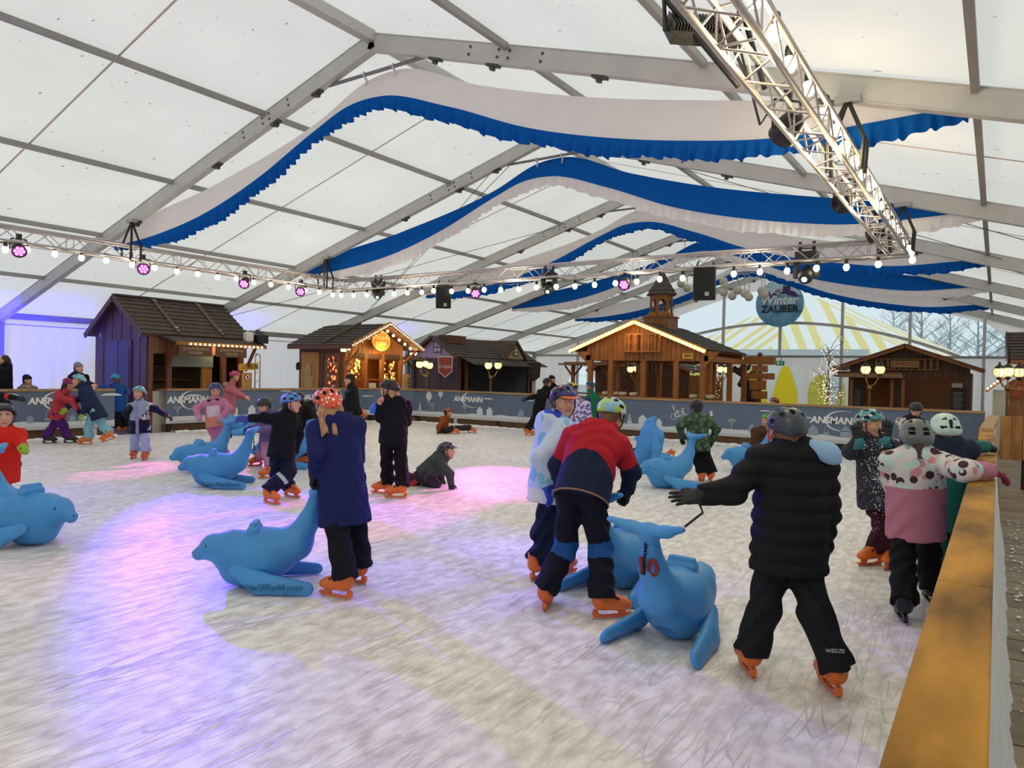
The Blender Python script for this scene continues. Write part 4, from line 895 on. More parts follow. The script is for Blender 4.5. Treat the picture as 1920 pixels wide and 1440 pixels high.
# ---- ticket hut
kh = thing('ticket_hut', 'ticket hut with lit gable porch and round orange sign reading EISBAHN KASSE', 'hut', (-18.6, 17.8, GZH))
x0, x1, y0, y1, ze, za, ym = -19.55, -17.45, 16.45, 19.2, 2.36, 3.2, 17.82
boards(kh, 'side_wall', (x0, y0), (x1, y0), GZH, ze+.1, 16, w_red); boards(kh, 'far_wall', (x1, y1), (x0, y1), GZH, ze, 10, w_red); boards(kh, 'rear_wall', (x0, y1), (x0, y0), GZH, ze, 10, w_dark)
boards(kh, 'gable_boards', (x1, y0), (x1, y1), 2.2, ze, 18, w_org, top=lambda u: ze+(za-ze)*max(0, 1-abs(y0+u-ym)/1.65)*.95)
xf = -16.75; ylo, yhi = 16.1, 19.55
roof(kh, (xf, ylo, ze+.06), (x0-.2, ylo, ze+.06), (xf, ym, za), (x0-.2, ym, za), 8, m_tile2, 0, 'roof_board', .035)
roof(kh, (x0-.2, yhi, ze+.06), (xf, yhi, ze+.06), (x0-.2, ym, za), (xf, ym, za), 8, m_tile2, 0, 'roof_board', .035)
b = MB(); b.beam((-18.1, ylo+.02, ze+.12), (-18.1, ym, za+.05), .06, .05); b.build('roof_batten', w_dark, kh)
b = MB(); b.beam((xf, ylo, ze), (x0-.2, ylo, ze), .03, .13); b.build('eave_board', w_red, kh)
for sg, ye in ((-1, ylo), (1, yhi)):
    b = MB(); b.beam((xf-.02, ym, za-.02), (xf-.02, ye, ze+.02), .04, .16); b.build('bargeboard', w_mid, kh)
    bulbs(kh, (xf+.03, ym, za-.01), (xf+.03, ye, ze+.03), 18, me_sb); bulbs(kh, (xf-.25, ym, za-.17), (xf-.25, ye, ze-.12), 6, me_lb, name='porch_bulb')
    b = MB(); b.beam((x1+.03, ye-sg*.42, 1.85), (xf-.05, ye-sg*.35, ze-.02), .07, .07); b.build('porch_brace', w_org, kh)
bulbs(kh, (xf-.3, ylo+.06, ze-.1), (x1+.15, ylo+.1, ze-.1), 3, me_lb, name='porch_bulb'); bulbs(kh, (xf-.3, yhi-.06, ze-.1), (x1+.15, yhi-.1, ze-.1), 3, me_lb, name='porch_bulb')
b = MB(); b.lathe([(.36, 0), (.36, .05)], (x1+.25, ym, 2.63), 28, (np.array([0, 1.0, 0])*1.12, UP*.88, np.array([1.0, 0, 0]))); sd = b.build('round_sign', mat('d98a2e', .5), kh)
b = MB(); b.tube([(x1+.31, ym+.41*math.cos(a), 2.63+.32*math.sin(a)) for a in np.linspace(0, 2*PI, 33)], .015, 5); b.build('sign_rim', mat('f2c070', .5), sd); text('lettering', 'EISBAHN\nKASSE', sd, (x1+.31, ym, 2.64), (0, 1, 0), UP, .19, mat('f6e2a6', .5), .004)
for yy in (y0+.07, y0+.95, y0+1.75, y1-.07):
    b = MB(); b.box((x1-.06, yy-.07, GZH), (x1+.05, yy+.07, 2.2)); b.build('post', w_org, kh)
b = MB(); b.box((x1-.05, y0, 2.05), (x1+.04, y1, 2.2)); b.build('lintel', w_dark, kh)
b = MB(); b.box((x1-.04, y0, GZH), (x1-.01, y1, .95)); b.build('front_panel', w_org, kh)
b = MB(); b.box((x1-1.0, y0+.1, GZH), (x1-.96, y1-.1, 2.2)); b.build('back_panel', mat('6b3d14', .7), kh)
def goods(parent, u0, u1, z0, z1, x, ax, name, cols, n):
    b = MB(); R = random.Random(int(u0*100))
    for i in range(n):
        u, z = u0+(u1-u0)*R.random(), z0+(z1-z0)*R.random(); c = (x, u, z) if ax == 'y' else (u, x, z); b.mi = R.randrange(len(cols)); b.ball(c, .018+.02*R.random(), 6, 4, (1, 1, 1.6))
    o = b.build(name, cols, parent); o['kind'] = 'stuff'
goods(kh, y0+.2, y0+.85, 1.0, 2.0, x1-.15, 'y', 'window_garland', [emit('ffb347', 5), mat('a8281c', .6), mat('e8d4b0', .6), mat('8a2016', .6)], 90)
goods(kh, y0+1.85, y1-.2, 1.0, 2.0, x1-.15, 'y', 'window_garland', [emit('ffb347', 5), mat('a8281c', .6), mat('e8d4b0', .6), mat('8a2016', .6)], 90)
goods(kh, -18.12, -17.72, 1.1, 2.05, y0-.05, 'x', 'side_goods', [mat('a8281c', .6), mat('e8d4b0', .6), mat('8a2016', .6), emit('ff8040', 2)], 60)  # goods in the side window; red light is put into their colours and glow
for ya, yb in ((y0+.14, y0+.88), (y0+1.02, y0+1.68), (y0+1.82, y1-.14)):
    for zz in (1.32, 2.02):
        b = MB(); b.box((x1-.03, ya, zz), (x1, yb, zz+.04)); b.build('muntin', w_org, kh)
b = MB(); b.box((-19.4+.0, y0-.06, GZH), (-18.55, y0-.03, 2.2)); dr = b.build('door', wood('b5772c', 'cc8f3e', 'z'), kh)
b = MB(); b.box((-19.18, y0-.08, .7), (-18.78, y0-.06, 1.85)); nt = b.build('price_board', wood('b08648', 'cfa768', 'x', 5), dr)
b = MB()
for z in (1.75, 1.68, 1.61, 1.5, 1.43, .95, .88): b.box((-18.9, y0-.084, z), (-18.83, y0-.08, z+.035))
b.build('figures', mat('2a1c10', .7), nt)
b = MB(); b.box((-18.25, y0-.05, GZH), (-17.6, y0-.03, 2.15)); b.build('side_window', wood('7a431c', '93562a', 'z'), kh)
l = bpy.data.lights.new('porch_light', 'POINT'); l.energy = 26; l.color = (1, .62, .22); l.shadow_soft_size = .1; put('porch_light', l, kh, Matrix.Translation((x1+.45, ym, 2.3)))
l = bpy.data.lights.new('inside_light', 'POINT'); l.energy = 22; l.color = (1, .6, .2); l.shadow_soft_size = .1; put('inside_light', l, kh, Matrix.Translation((x1-.5, ym, 1.9)))
wl = thing('wall_lantern', 'small black lantern on the corner of the ticket hut', 'lantern', (x0+.02, y0-.1, 1.6)); b = MB(); b.lathe([(.03, 0), (.05, .02), (.06, .18), (.02, .26)], (x0+.02, y0-.1, 1.6), 6); b.build('cage', m_blk, wl); b = MB(); b.box((x0, y0-.1, 1.82), (x0+.04, y0+.0, 1.86)); b.build('bracket', m_blk, wl)
ps = thing('price_stand', 'slatted wooden price board beside the ticket hut', 'board', (x1+.1, y1+.12, GZH)); b = MB(); b.box((x1+.05, y1+.02, GZH), (x1+.09, y1+.3, 1.55)); b.build('board', wood('b98a4a', 'd2a560', 'z'), ps)
for i in range(7): b = MB(); b.box((x1+.09, y1+.2, .6+.12*i), (x1+.1, y1+.29, .66+.12*i)); b.build('slat', mat('5a3a1c', .7), ps)
cm = thing('till_screen', 'white screen standing in the ticket hut window', 'screen', (x1+.02, ym-.1, .95)); b = MB(); b.box((x1+.0, ym-.25, .98), (x1+.06, ym+.05, 1.22)); b.build('case', mat('e4dcc8', .5), cm); b = MB(); b.box((x1+.06, ym-.22, 1.0), (x1+.065, ym+.02, 1.2)); b.build('display', mat('c9d0c0', .3), cm); b = MB(); b.box((x1-.0, ym-.14, .95), (x1+.06, ym-.06, .98)); b.build('stand', mat('c8c0b0', .5), cm)
# ---- crepe hut
ch = thing('crepe_hut', 'dark hut with tiled roof, lilac gable and closed black shutters', 'hut', (-18.7, 25, GZH))
x0, x1, y0, y1, ze, za, xm = -19.95, -17.5, 22.5, 27.9, 2.28, 3.08, -18.74
boards(ch, 'rear_wall', (x0, y1), (x0, y0), GZH, ze, 14, w_dark); boards(ch, 'far_wall', (x1, y1), (x0, y1), GZH, ze, 10, w_dark)
boards(ch, 'gable_wall', (x0, y0), (x1, y0), GZH, 2.2, 14, w_purp)
b = MB(); b.add([(x0+.1, y0, 2.2), (x1-.1, y0, 2.2), (xm, y0, za-.05)], [(0, 1, 2)]); b.quad((x0, y0+.01, 2.2), (x1, y0+.01, 2.2), (x1, y0+.01, ze), (x0, y0+.01, ze)); b.build('gable_plaster', mat('b59cb8', .7), ch)
wn_ = MB(); wn_.box((xm-.03, y0-.03, 2.42), (xm+.37, y0-.005, 2.86)); fw = wn_.build('window_frame', w_dark, ch)
for i in (0, 1):
    for j in (0, 1): b = MB(); b.box((xm+.01+.185*i, y0-.04, 2.46+.2*j), (xm+.165+.185*i, y0-.028, 2.62+.2*j)); b.build('pane', mat('c9b8d0', .2), fw)
roof(ch, (x1+.1, y0-.2, ze-.02), (x1+.1, y1+.1, ze-.02), (xm, y0-.2, za), (xm, y1+.1, za), 8, m_tile, .014); roof(ch, (x0-.1, y1+.1, ze-.02), (x0-.1, y0-.2, ze-.02), (xm, y1+.1, za), (xm, y0-.2, za), 6, m_tile, .014)
for sg in (-1, 1):
    b = MB(); b.beam((xm, y0-.22, za-.02), (xm+sg*1.32, y0-.22, ze-.06), .04, .12); b.build('bargeboard', w_dark, ch); bulbs(ch, (xm, y0-.25, za), (xm+sg*1.32, y0-.25, ze-.04), 14, me_unlit, name='unlit_bulb')
bulbs(ch, (xm, y0, za+.05), (xm, y1, za+.05), 40, me_unlit, name='unlit_bulb')
yd = 26.3                                                # small cross gable near the far end
b = MB(); b.add([(x1+.12, yd-.75, ze+.0), (x1+.12, yd+.75, ze+.0), (x1+.12, yd, za-.03)], [(0, 1, 2)]); b.build('dormer_plaster', mat('a58c70', .7), ch)
for sg in (-1, 1):
    roof(ch, (x1+.2, yd+sg*.9, ze-.05), (xm, yd+sg*.9, za-.02), (x1+.2, yd, za), (xm, yd, za+.01), 4, m_tile, 0, 'dormer_course'); b = MB(); b.beam((x1+.2, yd, za-.02), (x1+.2, yd+sg*.95, ze-.08), .03, .1); b.build('dormer_board', w_dark, ch)
b = MB(); b.box((x1+.13, yd-.15, 2.42), (x1+.15, yd+.15, 2.75)); fw = b.build('dormer_frame', w_dark, ch)
for i in (0, 1):
    for j in (0, 1): b = MB(); b.box((x1+.15, yd-.12+.13*i, 2.45+.15*j), (x1+.155, yd-.01+.13*i, 2.57+.15*j)); b.build('pane', mat('d0b890', .2), fw)
b = MB(); b.box((xm-.1, y0+.3, za-.25), (xm+.5, y0+1.4, za+.06)); b.build('roof_hatch', w_red, ch)
b = MB(); b.add([(x1, y0, ze+.02), (x1+.62, y0+.1, 2.02), (x1+.62, y1+.3, 2.02), (x1, y1+.2, ze+.02), (x1, y0, ze-.02), (x1+.62, y0+.1, 1.98), (x1+.62, y1+.3, 1.98), (x1, y1+.2, ze-.02)], [(0, 1, 2, 3), (7, 6, 5, 4), (0, 4, 5, 1), (1, 5, 6, 2), (2, 6, 7, 3), (3, 7, 4, 0)]); b.build('awning', m_tile2, ch)
bulbs(ch, (x1+.64, y0+.2, 1.97), (x1+.64, y1+.2, 1.97), 40, me_unlit, name='unlit_bulb')
for yy in (y0+.06, y0+.5, y1-.3): b = MB(); b.box((x1-.06, yy-.06, GZH), (x1+.04, yy+.06, ze)); b.build('post', w_red, ch)
shutter(ch, (x1, y0+.55), (x1, y1-.35), .3, 2.1, mat('23262a', .35, .4)); b = MB(); b.box((x1-.05, y0, GZH), (x1-.01, y1, .3)); b.build('plinth', w_dark, ch)
def shield(label, c, r, col, rim, tcol, txt):
    c = np.asarray(c, float); r = nrm(r); n = np.cross(r, UP); s = thing('shield_sign', label, 'sign', c, 'shield signs on the crepe hut')
    P = [(-.3, .42), (.3, .42), (.27, -.2), (.0, -.42), (-.27, -.2)]
    b = MB(); b.prism([c+r*u+UP*v-n*.015 for u, v in P], n*.03); o = b.build('board', rim, s); b = MB(); b.prism([c+(r*u+UP*v)*.88+n*.016 for u, v in P], n*.006); f = b.build('face', col, o)
    text('lettering', txt, f, c+n*.026+UP*.02, r, UP, .19, tcol, .003); b = MB(); b.tube([c+UP*.42, c+UP*.42-r*.0+np.array([-.25, 0, .1])], .01, 5); b.build('hook', m_blk, s)
shield('red and white shield sign reading Crepes on the crepe hut awning', aty(835, 688, 22.1), fdir(84), mat('a8433c', .6), mat('e0d0cc', .6), mat('f0e4e0', .6), 'Crêpes')
shield('dark brown shield sign at the far end of the crepe hut', atx(1001, 698, x1+.66), fdir(97), mat('3a2620', .6), mat('2a1a16', .6), mat('5a423a', .6), 'Crêpes')
# open timber shelters
def shelter(label, p, q, z, w, m=w_dark):
    """little roofed counter: deck roof on two braced posts from p to q"""
    p, q = np.array([*p, 0.0]), np.array([*q, 0.0]); r = nrm(q-p); n = np.cross(r, UP); L = np.linalg.norm(q-p); t = thing('timber_shelter', label, 'shelter', (p+q)/2+UP*GZH, 'open timber shelters')
    b = MB(); b.obox((p+q)/2+UP*(z+.05), (r, n, UP), (L/2+.15, w/2, .03)); b.obox((p+q)/2+UP*(z+.11), (r, n, UP), (L/2, w/3, .03)); b.build('roof_deck', wood('6b5038', '84664a', 'x'), t)
    for c, sg in ((p+r*.25, 1), (q-r*.25, -1)):
        b = MB(); b.box(c+np.array([-.06, -.06, GZH]), c+np.array([.06, .06, z+.02])); b.build('post', m, t)
        for s2 in (-1, 1): b = MB(); b.beam(c+UP*(z-.42), c+r*s2*.36+UP*(z+.0), .05, .06); b.build('brace', m, t)
    b = MB(); b.obox((p+q)/2+UP*.98, (r, n, UP), (L/2, .18, .025)); b.build('counter', wood('6b5038', '84664a', 'x'), t)
shelter('dark timber shelter between the ticket and crepe huts', (-19.0, 20.0), (-17.95, 20.9), 2.05, .9); shelter('small timber shelter at the gable corner left of the gazebo', (-13.6, 24.2), (-11.6, 24.2), 2.0, .9, w_mid)
# ---- gazebo
gz = thing('gazebo', 'orange timber gazebo with lit bargeboards, carved balcony and bell tower', 'gazebo', (-9.2, 22.3, GZH))
xa, xb, y0, y1, ze, za, xm = -11.42, -6.97, 20.45, 24.5, 2.45, 3.35, -9.2
roof(gz, (xb, y0, ze), (xb, y1, ze), (xm, y0, za), (xm, y1, za), 9, m_tile2, 0, 'roof_board', .03); roof(gz, (xa, y1, ze), (xa, y0, ze), (xm, y1, za), (xm, y0, za), 9, m_tile2, 0, 'roof_board', .03)
for sg, xe in ((-1, xa), (1, xb)):
    b = MB(); b.beam((xm, y0-.02, za-.05), (xe, y0-.02, ze-.05), .05, .15); b.build('bargeboard', w_org, gz)
    b = MB(); b.beam((xm, y0-.06, za-.06), (xe, y0-.06, ze-.06), .03, .1); b.build('light_strip', emit('ffb62e', 1.5), gz); bulbs(gz, (xm, y0-.08, za-.06), (xe, y0-.08, ze-.06), 18, me_lb, name='strip_bulb')
boards(gz, 'gable_boards', (-10.85, y0+.14), (-7.02, y0+.14), 2.12, ze, 26, w_org, top=lambda u: min(za-.08, 2.45+(za-2.45)*(1-abs(-10.85+u-xm)/2.2)))
boards(gz, 'rear_gable_boards', (-7.02, y1-.3), (-10.85, y1-.3), 2.12, ze, 14, w_org, top=lambda u: min(za-.08, 2.45+(za-2.45)*(1-abs(-7.02-u-xm)/2.2)))
for px in (1107, 1146, 1207, 1268, 1318):
    X = aty(px, 700, 20.6)[0]; b = MB(); b.box((X-.07, 20.53, GZH), (X+.07, 20.67, 2.16)); b.build('post', w_org, gz)
for (X, Y) in ((-6.98, 20.82), (-6.98, 22.75), (-6.98, 24.3), (-10.74, 22.6), (-10.74, 24.3), (-9.95, 24.3), (-8.0, 24.3)): b = MB(); b.box((X-.07, Y-.07, GZH), (X+.07, Y+.07, 2.16)); b.build('post', w_org, gz)
for X in (-10.8, -6.98): b = MB(); b.beam((X, 20.5, 2.2), (X, 24.4, 2.2), .12, .16); b.build('side_beam', w_org, gz)
for X, sg in ((-10.74, -1), (-7.05, 1)): b = MB(); b.prism([(X+sg*u, y0+.05, 2.16+v) for u, v in ((0, -.3), (.1, -.12), (.3, .06), (.45, .24), (.0, .24))], (0, .08, 0)); b.build('corbel', w_org, gz)
bc = aty(1202, 643, 20.3)
b = MB(); b.box((bc[0]-.58, y0-.12, 2.37), (bc[0]+.58, y0+.1, 2.41)); bl = b.build('balcony', w_org, gz)
b = MB(); b.box((bc[0]-.56, y0-.1, 2.9), (bc[0]+.56, y0-.04, 2.94)); b.build('handrail', w_org, bl)
for i in range(5):
    X = bc[0]-.42+.21*i; b = MB(); V = [(-.045, 0), (.045, 0), (.028, .14), (.05, .26), (.02, .4), (.045, .49), (-.045, .49), (-.02, .4), (-.05, .26), (-.028, .14)]; b.prism([(X+u, y0-.1, 2.41+v) for u, v in V], (0, .03, 0)); b.build('baluster', w_org, bl)
for X in (bc[0]-.54, bc[0]+.54): b = MB(); b.box((X-.03, y0-.1, 2.41), (X+.03, y0-.04, 2.9)); b.build('newel', w_org, bl)
sg_ = aty(1290, 665, y0+.1); nt = sign(gz, (sg_[0], y0+.08, 2.27), (1, 0, 0), UP, .3, .16, mat('d9b23a', .6), None, .04, None, name='notice'); b = MB(); b.box((sg_[0]-.11, y0+.058, 2.285), (sg_[0]+.11, y0+.064, 2.31)); b.box((sg_[0]-.1, y0+.058, 2.235), (sg_[0]+.1, y0+.064, 2.26)); b.build('print_lines', mat('3a2c10', .6), nt)
ty = 22.5                                                 # bell tower on the ridge
b = MB(); b.box((xm-.42, ty-.42, za-.22), (xm+.42, ty+.42, za+.22)); b.build('tower_base', w_mid, gz); b = MB(); b.box((xm-.46, ty-.46, za+.22), (xm+.46, ty+.46, za+.27)); b.build('tower_ledge', w_mid, gz)
for i in range(6):
    a = 2*PI*(i+.5)/6; a2 = 2*PI*(i+1.5)/6; p, q = np.array([xm+.33*math.cos(a), ty+.33*math.sin(a), 0]), np.array([xm+.33*math.cos(a2), ty+.33*math.sin(a2), 0]); z0 = za+.27; r = nrm(q-p); L = np.linalg.norm(q-p)
    b = MB(); b.beam(p+UP*z0, p+UP*(z0+.72), .06, .06, (1, 0, 0)); b.build('tower_post', w_mid, gz)
    b = MB(); nn = np.cross(r, UP)
    arch = [(0, .62)]+[(L/2-.1*math.cos(t), .42+.13*math.sin(t)) for t in np.linspace(0, PI, 9)]+[(L, .62), (L, .74), (0, .74)]
    b.prism([p+r*u+UP*(z0+v)-nn*.012 for u, v in [(0, .42)]+arch[1:-3]+[(L, .42), (L, .74), (0, .74)]], nn*.024); b.box(*(np.minimum(p, q)+UP*z0-.008, np.maximum(p, q)+UP*(z0+.12)+.008)); b.beam(p+UP*(z0+.28), q+UP*(z0+.28), .02, .03); b.build('arcade', w_org, gz)
b = MB(); b.lathe([(.5, .98), (.42, 1.1), (.3, 1.28), (.14, 1.55), (.02, 1.78)], (xm, ty, za), 6); b.build('tower_roof', m_tile, gz)
for k, (r0, z0, r1, z1) in enumerate(((.52, .96, .43, 1.1), (.45, 1.08, .33, 1.25), (.35, 1.22, .2, 1.46), (.22, 1.42, .05, 1.75))): b = MB(); b.lathe([(r0, z0), (r0+.01, z0+.02), (r1, z1)], (xm, ty, za), 6); b.build('shingle_course', m_tile, gz)
b = MB(); b.lathe([(.02, .3), (.1, .34), (.08, .46), (.03, .52)], (xm, ty, za), 10); b.build('bell', mat('8a8f98', .3, .8), gz)
b = MB(); b.box((-10.7, 20.55, .98), (-7.0, 20.85, 1.03)); b.build('counter', w_org, gz)
l = bpy.data.lights.new('gable_glow', 'POINT'); l.energy = 12; l.color = (1, .6, .2); put('gable_glow', l, gz, Matrix.Translation((xm, y0-.5, 2.9)))
# folded blankets on the gazebo counter
for i, px in enumerate((1135, 1152, 1167, 1187, 1300, 1330)):
    p = aty(px, 744, 20.7); t = thing('sheepskin', 'white fleece on the gazebo counter, '+('at the end by the blue helmet', 'second from the blue helmet', 'third from the blue helmet', 'beside the lantern', 'left of the corner post', 'right of the corner post')[i], 'fleece', (p[0], 20.7, 1.03), 'fleeces on the gazebo counter')
    V, Q = sdf([ell((0, 0, .05), (.13, .1, .05), k=.03), ell((.07, 0, .09), (.08, .08, .04), k=.03), ell((-.06, .02, .08), (.07, .06, .05), k=.03)], .018); put('fleece_pile', np_mesh('fleece', V, Q, mat('cdbf9f', .9, bump=.6, bscale=60)), t, Matrix.Translation((p[0], 20.7, 1.03)))
# ---- hut behind the gazebo
bh = thing('brown_hut', 'brown hut with closed roller shutters seen through the gazebo posts', 'hut', (-12.2, 28.2, GZH))
x0, x1, y0, ze, za, xm = -14.1, -10.0, 27.5, 2.05, 2.82, -12.3
boards(bh, 'front_wall', (x0, y0), (x1, y0), GZH, ze, 20, w_dark, top=lambda u: 2.0+(za-2.0)*(1-abs(x0+u-xm)/2.2)); shutter(bh, (-12.1, y0-.05), (-10.4, y0-.05), .5, 1.75, mat('5a3018', .5)); shutter(bh, (-13.8, y0-.05), (-12.4, y0-.05), .5, 1.75, mat('5a3018', .5))
roof(bh, (x0-.3, y0+2.4, ze-.15), (x0-.3, y0-.25, ze-.15), (xm, y0+2.4, za), (xm, y0-.25, za), 6, m_tile2, 0, 'roof_board'); roof(bh, (x1+.3, y0-.25, ze-.15), (x1+.3, y0+2.4, ze-.15), (xm, y0-.25, za), (xm, y0+2.4, za), 6, m_tile2, 0, 'roof_board')
for sg, xe in ((-1, x0-.3), (1, x1+.3)): b = MB(); b.beam((xm, y0-.27, za-.03), (xe, y0-.27, ze-.2), .03, .12); b.build('bargeboard', w_mid, bh)
sign(bh, (aty(1193, 680, y0)[0], y0-.2, 2.12), (1, 0, 0), UP, .75, .42, mat('4a382a', .6), 'LAUBE', .2, mat('b9a88c', .6))
for i in range(4): b = MB(); X = aty(1215, 680, y0)[0]+.16*i; b.box((X, y0-.1, 1.85), (X+.09, y0-.07, 2.2)); b.build('baluster', w_red, bh)
boards(bh, 'side_planks', (x1+.1, y0-.3), (-8.6, y0-.3), GZH, 1.75, 12, w_mid)
# ---- food hut below the gable window
lh = thing('food_hut', 'wide brown hut with low gable reading LANGOS and closed roller shutters', 'hut', (-2.6, 29, GZH))
x0, x1, y0, ze, za, xm = -4.35, -.75, 28.0, 2.1, 2.93, -2.62
boards(lh, 'front_wall', (x0, y0), (x1, y0), GZH, ze, 24, w_dark, top=lambda u: 2.08+(za-2.12)*(1-abs(x0+u-xm)/2.25)); boards(lh, 'side_wall', (x1, y0), (x1, y0+2.2), GZH, 2.0, 14, w_red); boards(lh, 'far_side_wall', (x0, y0+2.2), (x0, y0), GZH, 2.0, 14, w_red)
xa, xb = -4.87, -.36
roof(lh, (xa, y0+2.4, ze), (xa, y0-.35, ze), (xm, y0+2.4, za), (xm, y0-.35, za), 7, w_red, 0, 'roof_board'); roof(lh, (xb, y0-.35, ze), (xb, y0+2.4, ze), (xm, y0-.35, za), (xm, y0+2.4, za), 7, w_red, 0, 'roof_board')
for xe in (xa, xb):
    b = MB(); b.beam((xm, y0-.37, za-.05), (xe, y0-.37, ze-.05), .04, .13); b.build('bargeboard', w_mid, lh); b = MB(); b.beam((xm, y0-.395, za+.01), (xe, y0-.395, ze+.01), .03, .04); b.build('moulding', w_red, lh)
shutter(lh, (-4.05, y0-.04), (-2.95, y0-.04), .35, 1.85, mat('6a3a1c', .45)); shutter(lh, (-2.65, y0-.04), (-1.25, y0-.04), .35, 1.85, mat('6a3a1c', .45))
b = MB(); b.box((-3.55, y0-.14, 2.07), (-1.62, y0-.03, 2.1)); bl = b.build('balcony', w_mid, lh); b = MB(); b.box((-3.55, y0-.14, 2.42), (-1.62, y0-.09, 2.46)); b.build('handrail', w_mid, bl)
for i in range(11):
    X = -3.5+.183*i; b = MB(); b.prism([(X+u, y0-.13, 2.1+v) for u, v in ((-.04, 0), (.04, 0), (.025, .1), (.045, .18), (.03, .32), (-.03, .32), (-.045, .18), (-.025, .1))], (0, .03, 0)); b.build('baluster', w_mid, bl)
sign(lh, (aty(1697, 682, y0)[0], y0-.18, 2.27), (1, 0, 0), UP, .84, .22, wood('8a6a44', 'a08058', 'x'), 'LANGOS', .2, mat('8a2010', .6))
for X in (-4.2, -2.95, -2.62): b = MB(); b.box((X-.05, y0-.55, GZH), (X+.05, y0-.45, 1.75)); b.build('post', w_mid, lh)
b = MB(); b.add([(-4.7, y0-.0, 2.0), (-2.75, y0-.0, 2.0), (-2.6, y0-.75, 1.84), (-4.75, y0-.75, 1.84), (-4.7, y0, 1.95), (-2.75, y0, 1.95), (-2.6, y0-.75, 1.79), (-4.75, y0-.75, 1.79)], [(0, 3, 2, 1), (4, 5, 6, 7), (0, 1, 5, 4), (1, 2, 6, 5), (2, 3, 7, 6), (3, 0, 4, 7)]); b.build('awning', wood('7a5a3c', '957250', 'x'), lh)
for X, w in ((-4.05, .36), (-1.05, .42)):
    b = MB(); b.box((X-w/2, y0-.07, .75), (X+w/2, y0-.04, 1.5)); mb_ = b.build('menu_board', mat('1e1c1a', .6), lh); b = MB()
    for i in range(8): b.box((X-w*.36, y0-.075, .85+.07*i), (X+w*.3*random.uniform(.5, 1), y0-.07, .875+.07*i))
    b.build('menu_lines', mat('8a8478', .6), mb_)
b = MB(); b.box((-1.25, y0-.06, 1.52), (-.95, y0-.04, 1.66)); b.build('notice', mat('a8a49a', .6), lh)
# ---- corner hut at the picture edge
eh = thing('corner_hut', 'hut with dark tiled roof and lit eave at the edge beyond the plank fence', 'hut', (2, 25, GZH))
p0 = aty(1886, 622, 25.4); X0 = .17
roof(eh, (X0+.1, 23.9, 2.32), (4.5, 23.9, 2.32), (X0+.0, 25.3, 3.15), (4.5, 25.3, 3.15), 9, m_tile, 0, 'roof_board', .04); roof(eh, (4.5, 26.7, 2.32), (X0+.1, 26.7, 2.32), (4.5, 25.3, 3.15), (X0, 25.3, 3.15), 5, m_tile, 0, 'roof_board', .04)
boards(eh, 'front_wall', (.5, 24.2), (4.5, 24.2), GZH, 2.3, 20, w_mid); boards(eh, 'side_wall', (.5, 26.5), (.5, 24.2), GZH, 2.3, 12, w_mid, top=lambda u: 2.3+.75*(1-abs(u-1.15)/1.2))
b = MB(); b.beam((X0+.1, 23.88, 2.26), (4.5, 23.88, 2.26), .04, .12); b.build('eave_board', w_org, eh); b = MB(); b.beam((X0+.05, 23.9, 2.3), (X0, 25.3, 3.13), .03, .12); b.build('bargeboard', m_tile2, eh)
bulbs(eh, (X0, 23.9, 2.28), (X0-.02, 25.3, 3.12), 18, me_unlit, name='unlit_bulb')
ws = thing('carved_sign', 'carved wooden figure holding a red round board reading WURST', 'sign', (.25, 21.9, GZH)); c = np.array([.42, 21.8, 1.55])
b = MB(); b.lathe([(.24, 0), (.24, .05)], c, 18, (np.array([1.0, 0, 0]), UP, np.array([0, -1.0, 0]))); o = b.build('board', mat('8a3a22', .5), ws); text('lettering', 'WURST', o, c-np.array([0, .06, 0]), (1, 0, 0), UP, .13, mat('d8a06a', .5), .003)
V, Q = sdf([cone((.3, 21.9, GZH), (.34, 21.92, .75), .08, .1, .04), cone((.5, 21.9, GZH), (.46, 21.92, .75), .08, .1, .04), cone((.4, 21.95, .7), (.4, 21.95, 1.35), .17, .15, .05), ell((.4, 21.93, 1.95), (.11, .12, .14), k=.04), cone((.28, 21.9, 1.3), (.3, 21.83, 1.5), .05, .04, .03)], .03); put('figure', np_mesh('figure', V-np.array([.25, 21.9, GZH]), Q, w_mid), ws, Matrix.Translation((.25, 21.9, GZH)))
gb = thing('lit_gable', 'small lit gable of a stall beside the lamp post at the picture edge', 'stall', (.1, 23.2, GZH)); b = MB(); b.beam((-.25, 23.2, 1.45), (.2, 23.2, 1.85), .5, .05); b.build('roof', w_mid, gb); bulbs(gb, (-.25, 22.93, 1.5), (.18, 22.93, 1.9), 6, me_sb); b = MB(); b.box((-.1, 23.1, GZH), (.2, 23.4, 1.5)); b.build('body', mat('c9c2b0', .6), gb)
